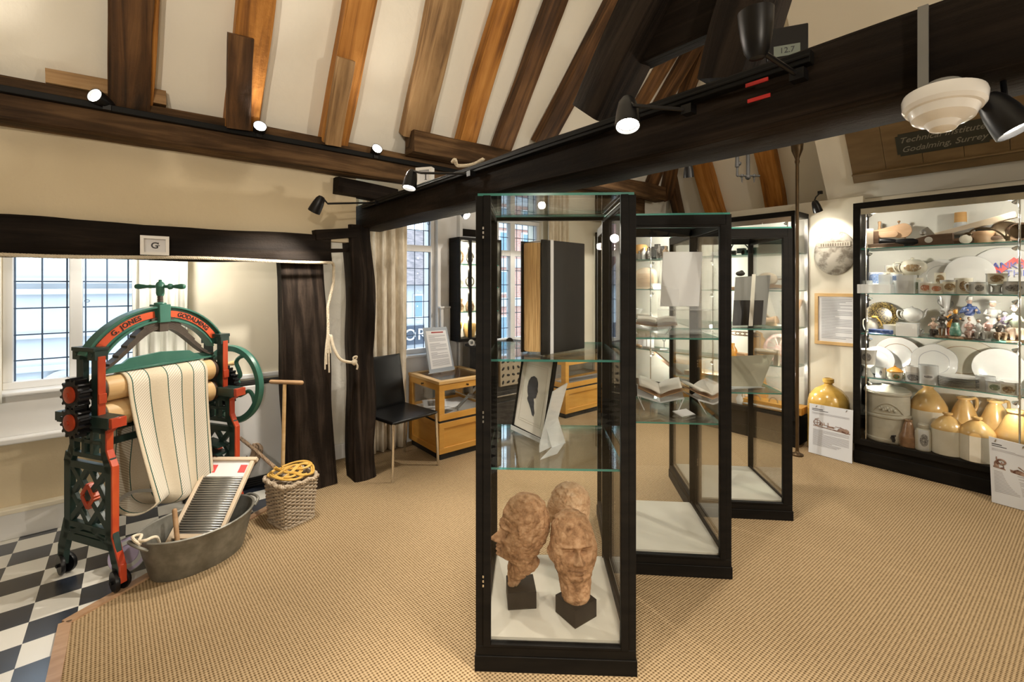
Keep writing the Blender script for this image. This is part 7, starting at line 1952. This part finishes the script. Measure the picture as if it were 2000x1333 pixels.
# big jug
c, s = at(1618, 4.978, 0, 0); r = .166
m = M(); m.lathe([(0, 0), (r * .95, 0), (r, .02), (r, .40), (r * .985, .45), (r * .90, .505), (r * .62, .565), (r * .24, .60), (r * .19, .617), (r * .27, .627), (r * .27, .66), (r * .18, .665), (r * .15, .63), (0, .62)], 44, mi=[0, 0, 0, 1] + [1] * 10)
m.lathe([(r * 1.004, .395), (r * 1.012, .402), (r * 1.004, .410)], 44, mi=1)
tag(obj('stoneware_jug', m, [MT['stone_ochre'], MT['stone_ochre']], None, c), 'big ochre stoneware jug standing on the floor between the lit cabinets', 'jug')
def info_board(label, pxs, lean_mat='paper', pic=0, seed=0):
    (bl, br, tr, tl) = pxs
    a, b = FL(*bl), FL(*br)
    Ya, Yb = (EYE) * FPX / (bl[1] - HOR), EYE * FPX / (br[1] - HOR)
    d, c = W(tl[0], tl[1], Ya + .015), W(tr[0], tr[1], Yb + .015)
    a.z = b.z = .004
    t = thing('information_board', label, 'notice', a)
    q = [p - a for p in (a, b, c, d)]
    n = (q[1] - q[0]).cross(q[3] - q[0]).normalized(); sg = 1 if n.dot(cw(-.3, -1)) > 0 else -1
    m = M(); slab(m, q, -.005 * sg); obj('board', m, P('board_blue_white', (.72, .76, .82), None, .5), t, smooth=False)
    m = M(); fq = q
    text_rows(m, fq, .0012 * sg, [(.085, .014, .07, .33), (.115, .011, .07, .45)] , mi=0)
    text_rows(m, fq, .0012 * sg, para(.16, .20, 3, seed, .07, .93) + para(.50, .83, 15, seed + 1, .10, .93), mi=1)
    pr = obj('printing', m, [MT['ink'], MT['ink_grey']], t, smooth=False)
    m = M(); bl_, br_, tr_, tl_ = [p + n * .0016 * sg for p in q]
    def uvp(u, v): return (tl_.lerp(bl_, v)).lerp(tr_.lerp(br_, v), u)
    def pt(u, v): return uvp(u, v)
    def poly(l): m.add([pt(*p) for p in l], [tuple(range(len(l)))])
    if pic == 0:
        poly([(.10, .42), (.95, .455), (.95, .475), (.10, .435)])
        ring = lambda cx, cy, rx, ry, n_=20: [pt(cx + rx * math.cos(2 * PI * i / n_), cy + ry * math.sin(2 * PI * i / n_)) for i in range(n_)]
        for (cx, cy, rx, ry) in ((.20, .36, .085, .055), (.86, .43, .06, .04), (.30, .38, .03, .03)): m.tube(ring(cx, cy, rx, ry), .003, 5, closed=True)
        for (u0, v0, u1, v1) in ((.12, .36, .28, .36), (.20, .30, .20, .42), (.28, .38, .62, .40), (.45, .33, .46, .41), (.36, .34, .37, .40), (.62, .37, .80, .39), (.72, .37, .86, .40), (.14, .30, .24, .27)): m.tube([pt(u0, v0), pt(u1, v1)], .0025, 5)
        poly([(.42, .42), (.60, .425), (.58, .395), (.46, .39)]); poly([(.66, .44), (.90, .455), (.93, .42), (.82, .395), (.70, .40)])
    else:
        poly([(.08, .43), (.98, .47), (.98, .49), (.08, .45)]); poly([(.10, .43), (.24, .44), (.22, .37), (.15, .34), (.11, .37)]); poly([(.24, .44), (.95, .475), (.92, .43), (.70, .405), (.60, .43), (.36, .42)])
        ring = lambda cx, cy, rx, ry, n_=20: [pt(cx + rx * math.cos(2 * PI * i / n_), cy + ry * math.sin(2 * PI * i / n_)) for i in range(n_)]
        m.tube(ring(.30, .345, .10, .035), .006, 6, closed=True); m.tube([pt(.30, .345), pt(.36, .42)], .003, 5); m.tube([pt(.18, .28), pt(.18, .35)], .003, 5); m.tube([pt(.72, .36), pt(.86, .40), pt(.96, .38)], .003, 5)
    obj('pictured_machine', m, MT['photo_brown'], pr, smooth=False)
    for u in (.17, .86):
        m = M(); m.tube([pt(u - .01, .055), pt(u + .015, .02)], .0035, 6); obj('clip', m, MT['steel'], t)
    return t
info_board('white information board with a wheeled machine picture leaning on the big ochre jug', ((1579, 884), (1664, 907), (1666, 802), (1581, 788)), pic=0, seed=11)
info_board('white information board with a red machine picture at the right edge', ((1937, 982), (2014, 1003), (2010, 872), (1931, 853)), pic=1, seed=21)
# bronze pole and gas fitting
b = W(1557, 700, 4.14); t = thing('bronze_pole', 'tall thin bronze pole with a cup shaped top in front of the far lit cabinet', 'pole', (b.x, b.y, 0))
m = M(); m.cyl((0, 0, .0), (0, 0, 2.72), .014, n=14); m.lathe([(0, 0), (.05, 0), (.05, .012), (.02, .025), (.014, .04)], 18); obj('pole', m, MT['brass'], t)
m = M(); m.lathe([(.015, 2.62), (.020, 2.64), (.016, 2.66), (.022, 2.68), (.045, 2.74), (.05, 2.80), (.045, 2.83), (0, 2.83)], 20); obj('cup', m, MT['brass'], t)
g0 = W(1461, 300, 3.4); t = thing('gas_fitting', 'dark iron gas fitting with two taps hanging beside the orange rafter', 'gas fitting', g0)
m = M(); m.cyl((0, 0, -.17), (0, 0, .5), .013); m.ball((0, 0, -.175), .02, 8); obj('down_pipe', m, MT['black_matt'], t)
X_ = cw(1, 0)
m = M(); m.cyl(X_ * -.08 + Vector((0, 0, -.165)), X_ * .085 + Vector((0, 0, -.165)), .008)
for q in (-.045, .045): m.ball(X_ * q + Vector((0, 0, -.165)), .014, 8); m.cyl(X_ * q + Vector((0, 0, -.165)), X_ * q + Vector((0, 0, -.215)), .008, .003)
m.cyl(X_ * -.08 + Vector((0, 0, -.165)), X_ * -.08 + Vector((0, 0, -.02)), .008); m.cyl(X_ * -.08 + Vector((0, 0, -.10)), X_ * -.08 + Vector((0, 0, .03)), .015, .011); m.ball(X_ * -.066 + Vector((0, 0, -.075)), .016, 8)
obj('burner_arm', m, MT['black_matt'], t)
# signboard on the sloping ceiling
dS = D_BULK - N_BULK.length * .012
BLp = PP(1669, 356, N_BULK, dS)[0]; TLp = PP(1651, 262, N_BULK, dS)[0]
sx_ = Vector((0, -1, 0)); nS = -N_BULK.normalized(); sy_ = sx_.cross(nS) if sx_.cross(nS).z > 0 else nS.cross(sx_)
hS = (TLp - BLp).dot(sy_) + .06
Rs = Matrix((sx_, sy_, sx_.cross(sy_))).transposed(); sgS = 1 if sx_.cross(sy_).dot(nS) > 0 else -1
sb = thing('sign_board', 'old brown wooden sign board with a dark lettered plaque on the sloping ceiling', 'sign', BLp, rot=Rs.to_euler())
def ZS(a, b): return (a, b) if sgS > 0 else (-b, -a)
m = M(); z0, z1 = ZS(-.01, .02); LS = 1.7
for k in range(7): m.box(k * LS / 7 + .0015, .09, z0, (k + 1) * LS / 7 - .0015, hS, z1)
obj('plank', m, MT['board_plain'] if 'board_plain' in MT else P('board_plain', (.13, .082, .032), (.19, .125, .055), .6, sc=(3, 12, 3)), sb, smooth=False)
m = M(); z0, z1 = ZS(-.01, .035); m.box(0, 0, z0, LS, .075, z1); z0, z1 = ZS(-.01, .05); m.box(0, .075, z0, LS, .092, z1)
obj('moulding', m, bpy.data.materials['board_plain'], sb, bev=.006)
def onS(px, py):
    p = PP(px, py, N_BULK, D_BULK - N_BULK.length * .034)[0] - BLp; return Vector((p.dot(sx_), p.dot(sy_)))
a, b, c_, d = onS(1752, 305), onS(1938, 278), onS(1938, 229), onS(1749, 263)
x0, x1 = (a.x + d.x) / 2, (b.x + c_.x) / 2; y0, y1 = min(a.y, b.y) , max(c_.y, d.y)
y0, y1 = (a.y + b.y) / 2, (c_.y + d.y) / 2
k = .018; m = M(); z0, z1 = ZS(.02, .026)
m.prism([(x0 + k, y0), (x1 - k, y0), (x1 - k, y0 + k), (x1, y0 + k), (x1, y1 - k), (x1 - k, y1 - k), (x1 - k, y1), (x0 + k, y1), (x0 + k, y1 - k), (x0, y1 - k), (x0, y0 + k), (x0 + k, y0 + k)], z0, z1)
pk = obj('plaque', m, MT['plaque_green'], sb, smooth=False)
m = M(); hT = (y1 - y0)
for txt, fy in (('Technical Institute,', .70), ('Godalming, Surrey', .28)):
    vs, fs = text_mesh(txt, hT * .34, .0006, shear=.35, bold=.0004)
    w = max(v[0] for v in vs) - min(v[0] for v in vs); sc = (x1 - x0) * .90 / w
    m.add([((x0 + x1) / 2 + x * sc, y0 + hT * fy + y, (.0272 + z_) * sgS) for x, y, z_ in vs], fs)
obj('lettering', m, MT['letter_dim'], pk, smooth=False)
# opal lamp on the main beam
lc = PU(1842, 1.335, 214)[0]
t = thing('opal_lamp', 'stepped white glass lamp shade hanging under the main beam from a grey conduit', 'lamp', lc, rot=(.0, .16, 0))
m = M(); m.lathe([(.0, .036), (.060, .036), (.068, .032), (.070, .024), (.068, .006), (.063, -.002), (.058, -.004), (.052, -.020), (.046, -.024), (.034, -.030), (.030, -.032), (.022, -.044), (.010, -.049), (0, -.050)], 40); obj('glass_shade', m, MT['opal'], t, ang=24)
m = M(); p0 = PU(1803, 1.355, 12)[0] - lc; p1 = PU(1803, 1.355, 192)[0] - lc
Ri = Euler((0, .16, 0)).to_matrix().inverted()
m.beam(Ri @ (p0 + Vector((0, 0, .0))), Ri @ p1, .018, .008, (1, 0, 0)); m.beam(Ri @ p1, (0, 0, .036), .016, .010); m.lathe([(0, .06), (.03, .058), (.034, .034)], 20)
obj('conduit', m, MT['conduit'], t)
# small black box with display on the main beam
p = PU(1531, 1.42, 148)[0]; t = thing('climate_monitor', 'small black box with a grey number display on the main beam', 'monitor', (1.44, p.y, 2.172), -PI / 2 + .5)
m = M(); m.box(-.05, -.018, 0, .05, .018, .095); obj('casing', m, MT['black_metal'], t, bev=.003)
m = M(); m.box(-.035, -.0195, .012, .03, -.018, .042); ld = obj('display', m, MT['lcd'], t)
vs, fs = text_mesh('12.7', .022, .0003); m = M(); m.add([(x - .002, -.0200 - z_, .027 + y) for x, y, z_ in vs], fs); obj('digits', m, MT['ink'], ld, smooth=False)
m = M()
for px, py in ((1478, 161), (1482, 192)): q = PU(px, 1.346, py)[0]; m.box(q.x - .002, q.y - .03, q.z - .005, q.x + .002, q.y + .03, q.z + .005)
tag(obj('red_marker', m, MT['signal_red']), 'pair of red strips on the black track of the main beam', 'marker')
a = onplate(184, 186); spot('lit spotlight on the wall plate, first from the left edge, tipped on its side', a, (-.6, -.72, .2), [(a.x + .05, 3.34, 2.50)], 30, 120)
a = onplate(508, 246); spot('lit spotlight on the wall plate beside the board nailed orange rafter', a, (-.05, -.8, .3), [(a.x, 3.34, 2.50)], 34, 120)
a = onplate(737, 290); spot('lit spotlight on the wall plate in front of the thick upper timber', a, (-.05, -.8, .3), [(a.x, 3.34, 2.50)], 34, 120)
a = PV(613, 3.12, 414)[0]; spot('spotlight on a long arm above the bracket of the rope post', a, cw(-.45, .1, -.75), [PV(640, 3.12, 398)[0], PU(735, 1.35, 396)[0]], 55, 95)
a = PU(799, 1.2, 368)[0]; spot('lit spotlight in front of the small letter frame on the main beam', a, (-.25, -.12, -.9), [PU(823, 1.2, 338)[0], PU(920, 1.345, 340)[0]], 90, 95)
a = PU(1226, 1.2, 247)[0]; spot('large lit spotlight at the middle of the main beam', a, (-.28, -.22, -.85), [PU(1236, 1.2, 206)[0], PU(1345, 1.345, 215)[0]], 90, 95)
a = PU(1476, 1.16, 22)[0]; spot('upturned black spotlight on the main beam beside the small black box', a, (-.06, .0, 1), [PU(1487, 1.2, 100)[0], PU(1560, 1.345, 148)[0]], 35, 120)
a = W(1986, 256, .95); spot('lit spotlight at the right edge beside the white glass shade', a, cw(.25, -.35, -.85), [W(1963, 196, .97), W(1958, 150, 1.0)], 60, 80, .85)
a = W(912, 422, 4.1); spot('lit spotlight under the beam above the display table, left of the tall front case', a, (.1, -.75, -.55), [a + Vector((-.05, .12, .12)), a + Vector((-.05, .16, .3))], 100, 120)
a = PU(1596, 414, ) if False else W(1598, 414, 4.35); spot('small lit spotlight above the oval wall plaque', a, (.35, -.15, -.85), [a + Vector((.0, .02, .14)), a + Vector((.12, .02, .2))], 14, 100)
a = W(1345, 347, 3.6); spot('unlit black spotlight hanging in front of the crooked orange rafter', a, (.2, .1, -.95), [a + Vector((0, 0, .16)), a + Vector((0, 0, .5))], 0, lit=False)
# unseen spots without fittings, most behind the camera, added to brighten the room
for (x, y, z, dx, dy, dz, pw) in ((1.3, -1.3, 2.1, .10, .55, -.85, 115), (-.5, -1.2, 2.6, .15, .45, -.9, 90), (3.4, -1.2, 2.6, .1, .5, -.9, 120), (2.9, 1.2, 2.9, .3, .2, -.9, 80), (-1.6, -2.0, 2.6, .25, .75, .42, 280), (2.4, -2.2, 2.7, .25, .9, .1, 60), (-.6, -2.2, 2.1, .35, .85, -.28, 120), (3.0, -2.0, 2.2, -.15, .95, -.22, 150)):
    add_light('SPOT', (x, y, z), pw, (1, .89, .74), .05, (dx, dy, dz), 95, .9)
add_light('POINT', (.15, 3.74, 1.84), 15, (1, .93, .82), .06)      # added point light brightening the alcove, out of sight behind the beam
add_light('SPOT', (3.3, 2.3, 3.0), 130, (1, .91, .78), .05, (.1, .5, -.85), 120, .8)
p_ = cw(-1.3, .1, 2.4); add_light('SPOT', p_, 130, (1, .91, .78), .05, cw(.2, 2.1, .35) - p_, 42, .8)  # added unseen spot lighting the clay heads' faces from the upper left
# world
w = bpy.data.worlds.new('sky'); SC.world = w; w.use_nodes = True
bg = w.node_tree.nodes['Background']; bg.inputs[0].default_value = (.66, .82, 1.0, 1); bg.inputs[1].default_value = 3.4
# camera
cam = bpy.data.cameras.new('camera'); co = bpy.data.objects.new('camera', cam); C.objects.link(co)
co.location = (0, 0, EYE); co.rotation_euler = (PI / 2, 0, CAMROT)
cam.sensor_width = 36; cam.lens = FPX / 2000 * 36; cam.shift_y = -(666.5 - HOR) / 2000; cam.clip_start = .05; cam.clip_end = 200
SC.camera = co
vs_ = SC.view_settings
vs_.view_transform = 'Standard'; vs_.look = 'None'; vs_.gamma = 1; vs_.exposure = .47; vs_.use_curve_mapping = False
cy = SC.cycles
cy.max_bounces = 8; cy.diffuse_bounces = 4; cy.glossy_bounces = 4; cy.transmission_bounces = 4; cy.transparent_max_bounces = 40
cy.caustics_reflective = False; cy.caustics_refractive = False; cy.sample_clamp_indirect = 4; cy.use_denoising = True
